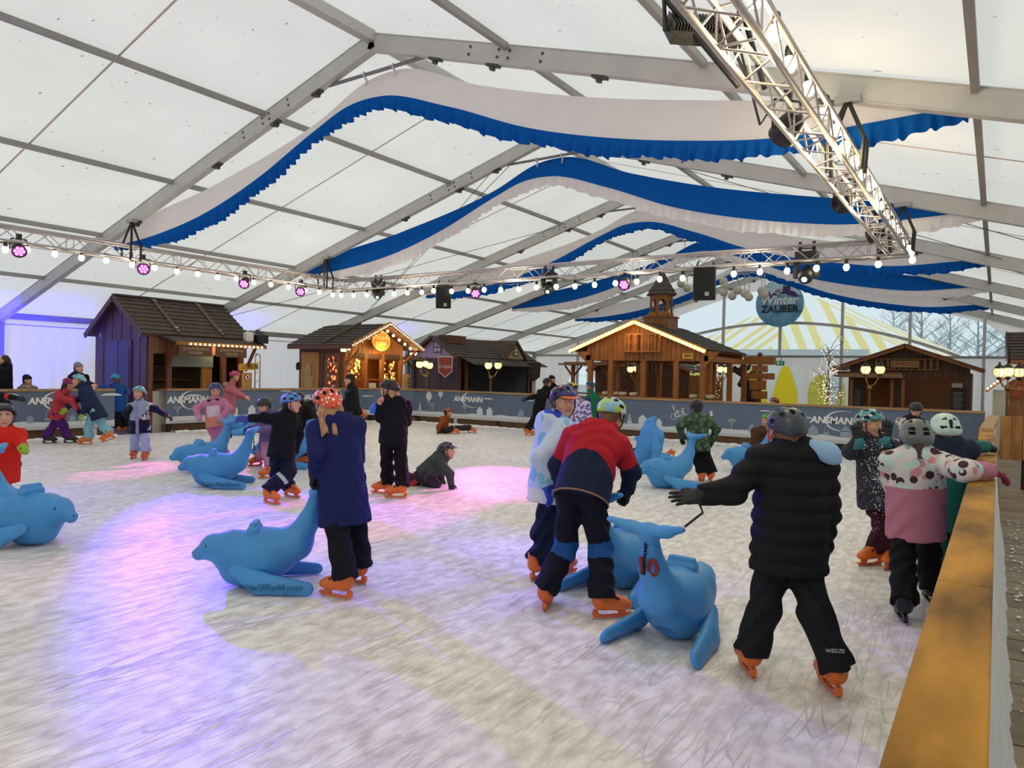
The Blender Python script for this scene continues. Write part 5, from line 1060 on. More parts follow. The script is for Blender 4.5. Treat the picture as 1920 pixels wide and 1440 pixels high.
# ---- lantern posts
m_lglass = emit('ffe39a', 1.6); m_iron = mat('2c2a22', .4, .5); m_brass = mat('6a5a2e', .4, .5)
def lantern(label, px, py, D, heads, hz=None):
    base = atd(px, py, D); t = thing('lantern_post', label, 'street lamp', (base[0], base[1], GZH), 'old fashioned lantern posts'); zc = base[2]-.3
    b = MB(); b.lathe([(.14, 0), (.14, .1), (.07, .2), (.035, .4), (.03, zc-GZH)], (base[0], base[1], GZH), 10); b.lathe([(.03, zc-GZH-.1), (.07, zc-GZH-.05), (.05, zc-GZH+.05)], (base[0], base[1], GZH), 10); b.build('pole', m_brass, t)
    for hx, hy in heads:
        c = atd(hx, hy, D+.02); b = MB(); k = base+np.array([0, 0, -.3]); b.tube([k, (k+c-UP*.2)/2-UP*.06, c-UP*.16], .018, 6); a = b.build('arm', m_brass, t)
        b = MB(); b.lathe([(.03, -.18), (.07, -.14), (.05, -.11), (.08, -.09)], c, 8); b.build('holder', m_iron, a); b = MB(); b.lathe([(.105, .1), (.11, .12), (.07, .17), (.025, .2), (.03, .22), (.006, .27)], c, 8); b.build('cap', m_iron, a)
        b = MB(); b.lathe([(.07, -.1), (.12, -.03), (.125, .04), (.1, .11)], c, 8); b.build('glass', m_lglass, a)
        b = MB()
        for i in range(8): an = 2*PI*i/8; b.tube([c+np.array([r_*math.cos(an), r_*math.sin(an), z_]) for r_, z_ in ((.075, -.1), (.126, -.03), (.131, .04), (.105, .11))], .006, 4)
        b.build('cage', m_iron, a)
    l = bpy.data.lights.new('lantern_light', 'POINT'); l.energy = 6; l.color = (1, .75, .35); l.shadow_soft_size = .1; put('lantern_light', l, t, Matrix.Translation(Vector(base+np.array([0, -.25, .05]))))
lantern('lantern post in front of the lilac gable of the crepe hut', 800, 688, 24.5, ((787, 684), (800, 683), (805, 686)))
lantern('lantern post with two lamps in front of the black shutters', 921, 690, 24.5, ((916, 686), (934, 686)))
lantern('lantern post behind the gazebo, showing below the carved balcony', 1194, 700, 26.6, ((1182, 693), (1194, 692), (1203, 693)))
lantern('lantern post behind the gazebo corner post', 1350, 700, 26.0, ((1335, 694), (1350, 693), (1363, 694)))
lantern('lantern post with two lamps in front of the food hut', 1631, 705, 20.0, ((1623, 694), (1650, 694)))
lantern('lantern post with three lamps at the plank fence', 1890, 702, 17.5, ((1874, 699), (1890, 698), (1911, 699)))
# ---- finger post, moose, light trees, exit sign
fp = thing('finger_post', 'wooden finger post with five blank direction boards', 'signpost', (-6.4, 24, GZH)); b = MB(); b.box((-6.46, 23.95, GZH), (-6.34, 24.07, 2.5)); b.build('post', w_red, fp)
for (xa_, ya_, xb_, yb_) in ((1395, 669, 1454, 684), (1410, 685, 1439, 698), (1394, 699, 1452, 712), (1406, 712, 1436, 731), (1409, 733, 1438, 748)):
    p, q = aty(xa_, ya_, 23.9), aty(xb_, yb_, 23.9); b = MB(); b.box((p[0], 23.9, q[2]), (q[0], 23.94, p[2])); b.build('board', w_org, fp)
mo = thing('moose_figure', 'dark brown moose figure with broad antler behind the gazebo', 'moose figure', (-7.75, 27.6, GZH)); mc = np.array([-7.75, 27.6, 0])
V, Q = sdf([ell(mc+[0, .3, 1.0], (.32, .6, .42), k=.1), cone(mc+[.0, -.1, 1.15], mc+[-.05, -.35, 1.6], .22, .16, .1), cone(mc+[-.05, -.35, 1.62], mc+[-.1, -.7, 1.45], .15, .11, .06), *[cone(mc+[sx, sy, .85], mc+[sx, sy, GZH], .12, .07, .05) for sx in (-.17, .17) for sy in (0, .65)], cone(mc+[.0, -.33, 1.72], mc+[.3, -.36, 1.95], .05, .09, .03), cone(mc+[-.1, -.33, 1.72], mc+[-.4, -.36, 1.95], .05, .09, .03)], .035); put('body', np_mesh('moose', V-mc, Q, mat('2a1a10', .8)), mo, Matrix.Translation(Vector(mc)))
for sg, px in ((1, 1391), (-1, 1366)):
    c = aty(px, 690, 27.2); P = [(-.3, -.12), (.05, -.22), (.28, -.05), (.36, .2), (.3, .22), (.22, .1), (.1, .1), (.07, .3), (-.02, .32), (-.06, .06), (-.14, -.02), (-.2, .08), (-.3, .05)]
    b = MB(); b.prism([c+np.array([sg*u, 0, v]) for u, v in P], (0, .05, 0)); b.build('antler', mat('3a2718', .8), mo)
def light_tree(label, px, py, Y, w, h, seed):
    c = aty(px, py, Y); R = np.random.default_rng(seed); t = thing('light_tree', label, 'tree', (c[0], Y, GZH), 'bare trees with fairy lights'); b = MB(); base = np.array([c[0], Y, GZH]); top = c+UP*h*.3
    b.tube([base, (base+top)/2+np.array([.05, 0, 0]), top], [.04, .03, .012], 6); tips = []
    for i in range(26):
        s = base+(top-base)*R.uniform(.35, 1); e = s+np.array([R.normal(0, w*.42), R.normal(0, w*.3), R.uniform(.1, .6)*h*.5]); b.tube([s, (s+e)/2+UP*.06, e], [.014, .009, .004], 4, False); tips.append((s, e))
    b.build('branches', mat('7c7468', .8), t)['kind'] = 'stuff'; b = MB()
    for i in range(260):
        s, e = tips[R.integers(len(tips))]; p = s+(e-s)*R.uniform(.2, 1)+R.normal(0, .07, 3); p[2] -= R.uniform(0, .25); b.ball(p, .008, 4, 3)
    b.build('fairy_lights', emit('ffe6c8', 5.0), t)['kind'] = 'stuff'
light_tree('small bare tree with fairy lights behind the gazebo corner post', 1335, 690, 25.0, 1.0, 1.7, 1); light_tree('slender bare tree with fairy lights left of the food hut', 1552, 690, 25.5, .7, 2.2, 2)
ex = thing('exit_sign', 'green emergency exit sign hanging over the tent doorway', 'sign', aty(1463, 681, 32.6)); c = aty(1463, 681, 32.6); b = MB(); b.cbox(c, (.17, .02, .1)); o = b.build('panel', emit('0f7a48', .25), ex)
b = MB(); b.cbox(c+np.array([-.07, -.024, 0]), (.045, .004, .06)); b.add([c+np.array([.03, -.026, .02]), c+np.array([.07, -.026, -.06]), c+np.array([.11, -.026, .02])], [(0, 1, 2)]); b.cbox(c+np.array([.07, -.026, .03]), (.012, .003, .03)); b.build('pictogram', mat('e8f4ec', .5), o); b = MB(); b.beam(c+UP*.1, (c[0], 32.79, c[2]+.18), .02, .02); b.beam((c[0], 32.79, c[2]+.16), (c[0], 32.79, 2.66), .02, .02); b.build('hanger', m_blk, ex)
# ---- round sign
rs = thing('round_sign', 'round blue sign reading Winter ZAUBER hanging at the gable', 'sign', (-7.92, 32.5, 3.9)); c = np.array([-7.9, 32.5, 4.93]); FX = (np.array([1.0, 0, 0]), UP, np.array([0, -1.0, 0])); RS = 1.0
b = MB(); b.lathe([(RS, -.03), (RS, .03)], c, 48, FX); dk = b.build('disc', mat('3a7fa8', .5, c2='7fb4cf', vscale=2.2), rs)
def onr(u, v, k=.04): return c+np.array([u*RS, -k, v*RS])
b = MB(); b.add([onr(.97*math.cos(t), .97*math.sin(t), .034) for t in np.linspace(.12*PI, .88*PI, 25)], [tuple(range(25))]); b.build('sky_print', mat('b9d3dc', .6, var=.12, vscale=3), dk)
P = [(-.72, .12), (-.6, .36), (-.52, .34), (-.42, .56), (-.37, .34), (-.3, .44), (-.18, .5), (-.02, .62), (.12, .56), (.15, .82), (.24, .72), (.3, .84), (.46, .8), (.44, .55), (.6, .5), (.72, .4), (.74, .24), (.5, .3), (.2, .42), (-.2, .36), (-.5, .2)]
b = MB(); b.prism([onr(u, v, .036) for u, v in P], (0, -.006, 0)); b.build('skyline_print', mat('3a2a6a', .6), dk)
for R_, mm, zz in ((.17, mat('1d1a30', .5), .044), (.15, mat('c9d0d8', .5), .048)): b = MB(); b.add([onr(-.02+R_*math.cos(t), .5+R_*.85*math.sin(t), zz) for t in np.linspace(0, 2*PI, 21)[:-1]], [tuple(range(20))]); b.build('badge', mm, dk)
text('lettering', 'Ton', dk, onr(.0, .48, .056), (1, 0, 0), UP, .2, mat('15131c', .5), .004, shear=.2, offset=.004); text('lettering', 'Radio', dk, onr(-.06, .57, .056), (1, 0, 0), UP, .09, mat('2a2838', .5), .004)
text('lettering', 'Winter', dk, onr(-.02, .14, .05), (1, 0, 0), UP, .52, mat('d2dde2', .5), .006, shear=.15, offset=.02); text('lettering', 'ZAUBER', dk, onr(.02, -.24, .05), (1, 0, 0), UP, .42, mat('10131c', .5), .006, offset=.008)
for X in (-8.4, -7.45): b = MB(); b.tube([(X, 32.5, 5.75), (X*.5+c[0]*.5, 32.5, zroof(-7.93)-.2)], .01, 5); b.build('cable', m_blk, rs)
# ---- white ball lamps
def balls(label, pts, D_y, arcs):
    c0_ = aty(*pts[0], D_y); t = thing('ball_chandelier', label, 'lamp', (c0_[0], D_y, c0_[2]), 'white ball lamps under the roof')
    for (px, py), (ax, ay) in zip(pts, arcs):
        p, a = aty(px, py, D_y), aty(ax, ay, D_y); b = MB(); b.ball(p, .14, 14, 8); o = b.build('ball', mat('d2cbb8', .6), t, True); m_ = (p+a)/2; b = MB(); b.tube([p+UP*.12, p*np.array([1, 1, 0])+UP*(a[2]-.05), p*.6+a*.4+UP*(a[2]-(p*.6+a*.4)[2]+.04), a, a+UP*.0], .014, 6); b.build('arm', mat('c9c4b4', .5), t)
    a = aty(*arcs[0], D_y); b = MB(); b.tube([a, (a[0], a[1], zroof(a[0])-.05)], .01, 5); b.build('wire', m_blk, t)
balls('large white ball chandelier beside the round sign', [(1357, 528), (1360, 536), (1357, 548), (1373, 555), (1383, 544), (1396, 550), (1404, 557), (1428, 545), (1433, 552)], 24.0, [(1380, 515)]*9)
balls('pair of white ball lamps left of the large loudspeaker', [(1277, 532), (1288, 540)], 24.0, [(1283, 505)]*2)
# ================================================================== plastic seal skating aids
m_seal = mat('3f8fd0', .45, var=.06, vscale=5, bump=.08, bscale=120); m_eye = mat('0d1218', .25)
_S = .012
V, Q = sdf([ell((.10, 0, .225), (.27, .19, .215), k=.06), ell((.26, 0, .27), (.16, .15, .15), k=.06), cone((.30, 0, .30), (.40, 0, .315), .125, .098, .06), cone((.42, 0, .295), (.515, 0, .255), .075, .05, .05), cone((.10, 0, .10), (.26, 0, .10), .10, .07, .08),
            cone((-.02, 0, .26), (-.20, 0, .33), .185, .125, .10), cone((-.20, 0, .34), (-.30, 0, .50), .12, .078, .08), cone((-.30, 0, .50), (-.365, 0, .73), .075, .046, .05),
            sub(cone((-.44, 0, .02), (-.12, 0, .02), .17, .10)), cut((0, 0, .004), (0, 0, -1))], _S); me_sbody = np_mesh('seal_body', V, Q, m_seal)
V, Q = sdf([cone((-.365, 0, .735), (-.385, .11, .755), .055, .05, .03, (0, 0, 1), 1.5), cone((-.385, .11, .755), (-.43, .22, .79), .05, .028, .03, (0, 0, 1), 1.5), cone((-.365, 0, .735), (-.385, -.11, .755), .055, .05, .03, (0, 0, 1), 1.5), cone((-.385, -.11, .755), (-.43, -.22, .79), .05, .028, .03, (0, 0, 1), 1.5), cone((-.36, 0, .70), (-.37, 0, .74), .055, .05, .04)], .009); me_sfl = np_mesh('seal_fluke', V, Q, m_seal)
V, Q = sdf([cone((.20, .175, .17), (.02, .235, .085), .055, .085, .03, (.15, .92, .35), 2.0), cone((.02, .235, .085), (-.33, .29, .05), .082, .055, .03, (.1, .9, .4), 2.0), cut((0, 0, .004), (0, 0, -1))], .010); me_sflip = [np_mesh('seal_flipper', V, Q, m_seal)]
Vm = V*np.array([1, -1, 1]); me_sflip.append(np_mesh('seal_flipper_mirror', Vm, Q[:, ::-1], m_seal))
V, Q = sdf([rbox((.105, 0, .46), (.014, .075, .035), None, .012, .01), rbox((.105, 0, .42), (.03, .085, .03), None, .015, .03)], .008); me_sfin = np_mesh('seal_fin', V, Q, m_seal)
_b = MB(); _b.ball((0, 0, 0), .016, 10, 6, (1, .6, 1.2)); me_seye = _b.mesh('seal_eye', m_eye, smooth=True)
_b = MB()
for i in range(7):
    c = np.array([-.405-.002*i, .004, .68-.02*i]); pts = [c+(np.array([0, .009, 0]) if i % 2 else np.array([.009, 0, 0]))*math.cos(a)+UP*.015*math.sin(a) for a in np.linspace(0, 2*PI, 9)]; _b.tube(pts, .003, 4, False)
me_schain = _b.mesh('seal_chain', mat('1c1c20', .4, .6)); _b = MB(); _b.cbox((-.42, .004, .525), (.012, .006, .03)); me_skey = _b.mesh('seal_key', mat('101014', .5))
def seal(label, px, py, deg, s=1.0, M=None, number=None, words=False, chain=True):
    p = atz(px, py); f = fdir(deg); l = np.cross(UP, f)
    if M is None: M = basis(f*s, l*s, UP*s, p)
    t = bpy.data.objects.new('seal_sled', None); COL.objects.link(t); t.location = M.translation; W[t] = Matrix.Translation(M.translation); tag(t, label, 'seal sled', 'blue plastic seals for learners')
    put('body', me_sbody, t, M); put('fluke', me_sfl, t, M); fl = [put('flipper', me, t, M) for me in me_sflip]; put('handle_fin', me_sfin, t, M)
    h = t.children[0]
    for sg in (1, -1):
        put('eye', me_seye, t, M @ Matrix.Translation((.435, sg*.083, .335)) @ Matrix.Rotation(sg*.4, 4, 'X')); put('nostril', me_seye, t, M @ Matrix.Translation((.555, sg*.018, .268)) @ Matrix.Scale(.55, 4))
    if chain: c = put('chain', me_schain, t, M); put('key', me_skey, c, M)
    if number:
        for i, chh in enumerate(number):
            text('number', chh, t, np.array(M @ Vector((-.384, .036-.072*i, .53))), np.array((M.to_3x3() @ Vector((0, -1, 0)))), np.array((M.to_3x3() @ Vector((-.27, 0, 1))).normalized()), .15*s, mat('7a2a2c', .6), .010, offset=.004)
    if words:
        for sg in (1, -1): text('embossed_lettering', 'Ice-World.com', fl[0 if sg > 0 else 1], np.array(M @ Vector((-.10, sg*.318, .075))), np.array(M.to_3x3() @ Vector((-sg*.99, sg*sg*.16*(1 if sg > 0 else -1)*1, 0))), np.array((M.to_3x3() @ Vector((0, -sg*.35, .94))).normalized()), .07*s, mat('2f6898', .5), .008)
    return t
seal('blue plastic seal at the picture edge, pushed by the child in red', 38, 1018, 76, 1.06)
seal('blue plastic seal lettered on its flipper, pushed by the child in the orange helmet', 502, 1098, -82, .95, words=True)
seal('blue plastic seal in profile, pushed by the child in the plain black helmet', 415, 912, -82, 1.0, words=True)
seal('blue plastic seal facing half forward, pushed by the child in pink', 385, 884, -38, 1.0)
seal('small distant blue seal pushed by the child with the fur hood', 447, 815, 110, 1.0)
seal('blue plastic seal half hidden behind the navy boy with outstretched arm', 537, 876, -80, 1.0)
seal('blue plastic seal with red number 10 on its tail, next to the puffer jacket', 1262, 1200, 143, .98, number='10')
seal('blue plastic seal pushed by the boy in red and navy', 1160, 1105, 143, 1.0)
seal('blue plastic seal pushed by the child in green camouflage', 1258, 914, -68, 1.0)
seal('blue plastic seal with only its head showing beside the green helmet', 1408, 884, -80, 1.0)
pz = atz(1240, 882)+UP*.34; xx = nrm(UP+fdir(90)*.22); zz = fdir(-105); zz = nrm(zz-xx*(zz@xx)); yy = np.cross(zz, xx)
seal('overturned blue plastic seal standing on its tail end, nose up', 0, 0, 0, 1.0, M=basis(xx, yy, zz, pz), chain=False)
# ================================================================== people
SKIN = mat('d09a80', .55, var=.05, vscale=20); SKINP = mat('d8a38c', .55, var=.05, vscale=20); LIP = mat('b0665c', .5)
M_WHT = mat('e8e6e2', .3); M_IRIS = mat('2a1c14', .2); M_STRAP = mat('151517', .6)
_b = MB(); _b.ball((0, 0, 0), .0125, 10, 6, (1, .8, .72)); me_eye = _b.mesh('eyeball', M_WHT, smooth=True)
_b = MB(); _b.ball((0, .0078, 0), .0062, 8, 5, (1, .5, 1)); me_iris = _b.mesh('iris', M_IRIS, smooth=True)
# ---- skate template (toe along +x)
_sk = {}
def skate_meshes(c):
    if c in _sk: return _sk[c]
    m = mat(c, .4); mk = mat('1a1a1c', .5)
    V, Q = sdf([cone((-.055, 0, .115), (.075, 0, .10), .05, .047, .03), ell((.105, 0, .092), (.055, .046, .036), k=.03), cone((-.06, 0, .13), (-.066, 0, .225), .055, .058, .04, (0, 1, 0), 1.1, 2), cone((-.03, 0, .16), (.02, 0, .12), .045, .045, .04), cut((0, 0, .062), (0, 0, -1))], .0095)
    boot = np_mesh('boot', V, Q, m); b = MB()
    b.prism([(-.115, -.012, .066), (-.12, -.012, .03), (-.10, -.012, .012), (.14, -.012, .012), (.165, -.012, .03), (.155, -.012, .04), (.125, -.012, .03), (-.03, -.012, .026), (-.075, -.012, .036), (-.085, -.012, .066)], (0, .024, 0))
    b.prism([(.045, -.012, .066), (.075, -.012, .028), (.125, -.012, .028), (.11, -.012, .066)], (0, .024, 0)); hold = b.mesh('holder', m)
    b = MB(); b.box((-.118, -.002, .0), (.15, .002, .016)); blade = b.mesh('blade', mat('c9ccd0', .25, .8))
    b = MB(); b.obox((.035, 0, .148), (nrm((1, 0, -.55)), (0, 1., 0), nrm((.55, 0, 1))), (.016, .052, .006)); b1 = b.mesh('strap', mk); b = MB(); b.obox((-.01, 0, .195), (np.array([1., 0, 0]), np.array([0, 1., 0]), UP), (.014, .06, .012)); b2 = b.mesh('buckle', mk)
    _sk[c] = (boot, hold, blade, b1, b2); return _sk[c]
# ---- hand templates (fingers along +x, thumb towards +y, back of hand +z)
def hand_mesh(kind):
    P = [rbox((.045, 0, 0), (.034, .03, .006), None, .009, .015), cone((0, 0, 0), (.03, 0, 0), .024, .026, .02)]
    cur = {'open': (0, .08, .1), 'relaxed': (.25, .35, .4), 'grip': (.7, 1.15, 1.0), 'fist': (.9, 1.3, 1.2)}[kind]
    for i, (y, l) in enumerate(((.029, .062), (.010, .072), (-.009, .067), (-.028, .052))):
        sp = (.16-.1*i if kind == 'open' else .05-.03*i); p = np.array([.082, y, .0]); a = 0
        for k in range(3):
            a += cur[k]; d = np.array([math.cos(a)*math.cos(sp), math.sin(sp), -math.sin(a)]); q = p+d*l*(.44, .32, .26)[k]; P.append(cone(p, q, .0098-.0008*k, .0092-.0008*k, .004)); p = q
    t0, t1, t2 = (.015, .028, -.006), (.045, .058, -.016), (.072, .066, -.022)
    if kind in ('grip', 'fist'): t1, t2 = (.048, .045, -.03), (.066, .022, -.045)
    P += [cone(t0, t1, .013, .0115, .008), cone(t1, t2, .0115, .0095, .004)]
    return sdf(P, .0056)
_hv = {k: hand_mesh(k) for k in ('open', 'relaxed', 'grip', 'fist')}; _hm = {}
def hand_get(kind, mir, m):
    k = (kind, mir, m.name)
    if k not in _hm:
        V, Q = _hv[kind]; _hm[k] = np_mesh('hand_'+kind, V*np.array([1, -1 if mir else 1, 1]), Q[:, ::-1] if mir else Q, m)
    return _hm[k]
def frame(f, u=UP):
    f = nrm(f); l = nrm(np.cross(u, f)); return l, f, np.cross(f, l)
def person(label, ft, pv, sh, hd, yb, yh=None, ph=0, s=None, aL=None, aR=None, kL=None, kR=None, D=None, dsh=0, dhd=None, h=.014, jk='222428', jfn=None, hem=.16, puff=False, hood=True,
           tr='1c1d22', tfn=None, skate='d96a22', glove='1a1a1e', hL='relaxed', hR='relaxed', helm=None, vents='bike', hair='6b4a30', hairlen=0, hat=None, scarf=None, ground=0.0, fold=.006, skin=SKIN, brim=0, hemtrim=None, wide=1.0, extra=None, handup=None, legs=True, visor=None, strapc=M_STRAP, bulk=1.0, cuffc=None, hemr=1.0):
    yh = yb if yh is None else yh; f = fdir(yb); l = np.cross(UP, f)
    FT = []
    for i in (0, 1):
        e = ft[i] if ft else None
        if e is None: FT.append(None)
        elif len(e) == 2 or e[2] == 'g': FT.append(atz(e[0], e[1], ground))
        else: FT.append(atd(e[0], e[1], (D if D else depth(FT[0]))+e[2]))
    dd = [depth(p) for p, e in zip(FT, ft or (None, None)) if p is not None and (len(e) == 2 or e[2] == 'g')]
    D = D or sum(dd)/len(dd)
    Pv = atd(pv[0], pv[1], D+(pv[2] if len(pv) > 2 else 0)); Sh = atd(sh[0], sh[1], D+dsh); Hd = atd(hd[0], hd[1], D+(dsh if dhd is None else dhd))
    if s is None: s = (Hd[2]-ground)/1.30
    gpt = np.array([Pv[0], Pv[1], ground]); t = thing('person', label, 'person', gpt); B = Matrix.Translation(Vector(gpt))
    ax = nrm(Sh-Pv); lt = nrm(l-ax*(l@ax)); fw = np.cross(lt, ax)
    SL, SR = Sh+lt*.145*s*wide-ax*.01, Sh-lt*.145*s*wide-ax*.01; HL_, HR_ = Pv+lt*.075*s, Pv-lt*.075*s
    arms = []
    for side, sp, a in ((1, SL, aL), (-1, SR, aR)):
        if a is None: E_ = sp+(-ax*.22+lt*side*.05-fw*.02)*s; Wr = E_+(-ax*.17+fw*.07+lt*side*.01)*s
        else:
            Ds = depth(sp); E_, Wr = [atz(q[0], q[1], q[3]) if len(q) > 3 else atd(q[0], q[1], Ds+(q[2] if len(q) > 2 else 0)) for q in a[:2]]
        arms.append((sp, E_, Wr))
    legsj = []
    for i, (hp, k) in enumerate(((HL_, kL), (HR_, kR))):
        e = ft[i] if ft else None; fy = fdir(e[3]) if e is not None and len(e) > 3 else f; pt = e[4] if e is not None and len(e) > 4 else 0
        if FT[i] is None: legsj.append(None); continue
        lo, fo, uo = frame(fy); fo2 = fo*math.cos(pt)+uo*math.sin(pt); uo2 = uo*math.cos(pt)-fo*math.sin(pt)
        ss = s*.98; an = FT[i]+(fo2*-.06+uo2*.16)*ss
        if k is None: kn = (hp+an)/2+f*.035*s
        else: kn = atd(k[0], k[1], (depth(hp)+depth(an))/2+(k[2] if len(k) > 2 else 0))
        legsj.append((hp, kn, an, FT[i], fo2, lo, uo2, ss, nrm(an-kn)))
    hl_, hf, hu = frame(fdir(yh)); hf2 = hf*math.cos(ph)+hu*math.sin(ph); hu2 = hu*math.cos(ph)-hf*math.sin(ph); hf, hu = hf2, hu2; Rm = np.array([hl_, hf, hu]); q = .97*min(1.08, max(.86, s**.45))
    def H(a, b_, c): return Hd+(hl_*a+hf*b_+hu*c)*q
    # body: one continuous figure under the clothes
    nk = H(0, -.02, -.09); z_ = lambda p: p
    bp = [cone(Pv+ax*.03*s, Sh-ax*.05*s, .08*s, .11*s, .05, fw, 1.4), cone(SL, SR, .05*s, .05*s, .05), cone(Sh+ax*.0, nk, .045*q, .047*q, .03)]
    for a in arms: bp += [cone(a[0], a[1], .045*s, .036*s, .03), cone(a[1], a[2], .036*s, .026*s, .03), cone(a[2], a[2]+nrm(a[2]-a[1])*.012, .022*s, .017*s, .02)]
    for g in legsj:
        if g is not None: bp += [cone(g[0], g[1], .055*s, .045*s, .03), cone(g[1], g[2], .045*s, .032*s, .03)]
    bp += [ell(H(0, -.008, .02), np.array((.074, .092, .095))*q, Rm, .03), ell(H(0, .028, -.045), np.array((.057, .06, .068))*q, Rm, .03), ell(H(0, .062, -.092), np.array((.024, .022, .018))*q, Rm, .02), cone(H(0, .09, .012), H(0, .108, -.022), .009*q, .0145*q, .012),
           ell(H(.034, .062, -.03), np.array((.024, .02, .022))*q, Rm, .02), ell(H(-.034, .062, -.03), np.array((.024, .02, .022))*q, Rm, .02), cone(H(-.04, .078, .032), H(.04, .078, .032), .010*q, .010*q, .012), ell(H(0, .088, -.057), np.array((.022, .009, .008))*q, Rm, .006),
           ell(H(.075, -.004, -.005), np.array((.010, .02, .029))*q, Rm, .008), ell(H(-.075, -.004, -.005), np.array((.010, .02, .029))*q, Rm, .008)]
    hb = h if h > .012 else .0095; V, Q = sdf(bp, hb); C = (centers(V, Q)-Hd)@Rm.T/q; mi = np.zeros(len(Q), int)
    mi[(C[:, 1] > .07) & (np.abs(C[:, 0]) < .024) & (np.abs(C[:, 2]+.058) < .0085)] = 1; mi[(C[:, 1] > .06) & (np.abs(np.abs(C[:, 0])-.033) < .02) & (np.abs(C[:, 2]-.034) < .0055)] = 2
    mhair = mat(hair, .6, c2=None, var=.3, vscale=60, stretch=(1, 1, .2)); bo = put('body', np_mesh('body', V-gpt, Q, [skin, LIP, mhair], True, mi), t, B)
    for sd in (1, -1):
        Me = basis(hl_*q, hf*q, hu*q, H(sd*.0325, .0775, .008)); e = put('eye', me_eye, t, Me); put('iris', me_iris, e, Me)
    # jacket
    Jm = jk if isinstance(jk, (list, tuple)) else [jk]; Jm = [mat(c, .8, bump=.12, bscale=90, spec=.2) if isinstance(c, str) else c for c in Jm]
    hp_ = Pv-ax*hem*s; k_ = bulk*s; jp = [cone(hp_, Sh-ax*.07*s, .178*k_*hemr, .158*k_*wide, .04, fw, 1.13, 1), cone(SL-ax*.015*s, SR-ax*.015*s, .068*k_, .068*k_, .05), cone(Sh-ax*.02, Sh+(nk-Sh)*.9-fw*.01, .085*k_, .072*k_, .04)]
    for a in arms: jp += [cone(a[0]-ax*.01, a[1], .072*k_, .062*k_, .035), cone(a[1], a[2]-nrm(a[2]-a[1])*.0, .062*k_, .047*k_, .03, None, 1, 2)]
    if hood: jp += [ell(Sh+ax*.035*s-fw*.085*s, np.array((.11, .05, .07))*k_, np.array([lt, fw, ax]), .05)]
    o = gpt+rng.uniform(0, 9, 3)
    def disp(X, Y, Z):
        d = fold*np.sin(34*(Z-o[2])+5*np.sin(13*(X-o[0])+2)+5*np.sin(15*(Y-o[1])))*(.6+.4*np.sin(9*(X-o[0])+7*(Z-o[2])))
        if puff: d = d*.4-.016*np.abs(np.sin(PI*((X-Pv[0])*ax[0]+(Y-Pv[1])*ax[1]+(Z-Pv[2])*ax[2])/(.085*s)))+.008
        return d
    V, Q = sdf(jp, h, disp); mi = None
    if jfn is not None:
        C = centers(V, Q); rel = C-Pv; u = rel@ax/np.linalg.norm(Sh-Pv); sd = rel@lt/s; fr = rel@fw/s; qq = np.full(len(C), -1.0); sg = np.zeros(len(C))
        for i, a in enumerate(arms):
            for j in (0, 1):
                v = a[j+1]-a[j]; L2 = v@v; tt = np.clip((C-a[j])@v/L2, 0, 1); dist = np.linalg.norm(C-a[j]-tt[:, None]*v, axis=1); ok = (dist < .088*k_) & ((j == 1) | (tt > .12)) & (np.abs(sd) > .07 if j == 0 else True); qq[ok] = j+tt[ok]; sg[ok] = 1-2*i
        mi = jfn(u, sd, fr, qq, sg)
    jo = put('jacket', np_mesh('jacket', V-gpt, Q, Jm, True, mi), t, B)
    if hemtrim:
        b = MB(); n = 26; R_ = .178*k_*1.0; b.tube([hp_+lt*R_*1.01*math.cos(a)+fw*R_/1.13*1.01*math.sin(a) for a in np.linspace(0, 2*PI, n)], .006*s, 6); b.build('hem_trim', mat(hemtrim, .6), jo)
    # trousers
    if any(g is not None for g in legsj):
        Tm = [mat(c, .8, bump=.1, bscale=90, spec=.2) if isinstance(c, str) else c for c in (tr if isinstance(tr, (list, tuple)) else [tr])]
        tp = [cone(HL_+ax*.02, HR_+ax*.02, .095*s, .095*s, .04)]
        for g in legsj:
            if g is not None: tp += [cone(g[0], g[1], .088*s, .078*s, .04), cone(g[1], g[2]+g[8]*.02, .078*s, .088*s, .03, None, 1, 2)]
        V, Q = sdf(tp, h, lambda X, Y, Z: (fold+.001)*np.sin(40*(Z-o[2])+6*np.sin(11*(X-o[0]))+4*np.sin(14*(Y-o[1])))); mi = None
        if tfn is not None:
            C = centers(V, Q); r_ = np.full(len(C), 9.0); kf = np.zeros(len(C))
            for g in legsj:
                if g is None: continue
                for j in (0, 1):
                    v = g[j+1]-g[j]; tt = np.clip((C-g[j])@v/(v@v), 0, 1); dist = np.linalg.norm(C-g[j]-tt[:, None]*v, axis=1); ok = dist < r_; r_[ok] = dist[ok]; kf[ok] = j+tt[ok]
            mi = tfn(kf)
        put('trousers', np_mesh('trousers', V-gpt, Q, Tm, True, mi), t, B)
        for g in legsj:
            if g is None: continue
            M = basis(g[4]*g[7], g[5]*g[7], g[6]*g[7], g[3]); ms = skate_meshes(skate); k = put('skate', ms[0], t, M)
            for nm, me in zip(('blade_holder', 'blade', 'strap', 'buckle'), ms[1:]): put(nm, me, k, M)
    # hands or gloves
    for i, (a, kind) in enumerate(zip(arms, (hL, hR))):
        if kind is None: continue
        d = nrm(a[2]-a[1]); d = nrm(np.asarray(handup[i][0])) if handup and handup[i] else d
        bk = np.asarray(handup[i][1], float) if handup and handup[i] else (UP*.6+lt*(1-2*i)*.6+fw*.3); z = bk-d*(bk@d); z = nrm(z); y = np.cross(z, d); sc = (1.18 if glove else 1.0)*.92*s**.5
        gm = skin if glove is None else (mat(glove, .7, bump=.1, bscale=120) if isinstance(glove, str) else glove)
        M = basis(d*sc, y*sc, z*sc, a[2]-d*.012); me = hand_get(kind, (y@(lt*(1-2*i)) > 0) != False and False, gm)
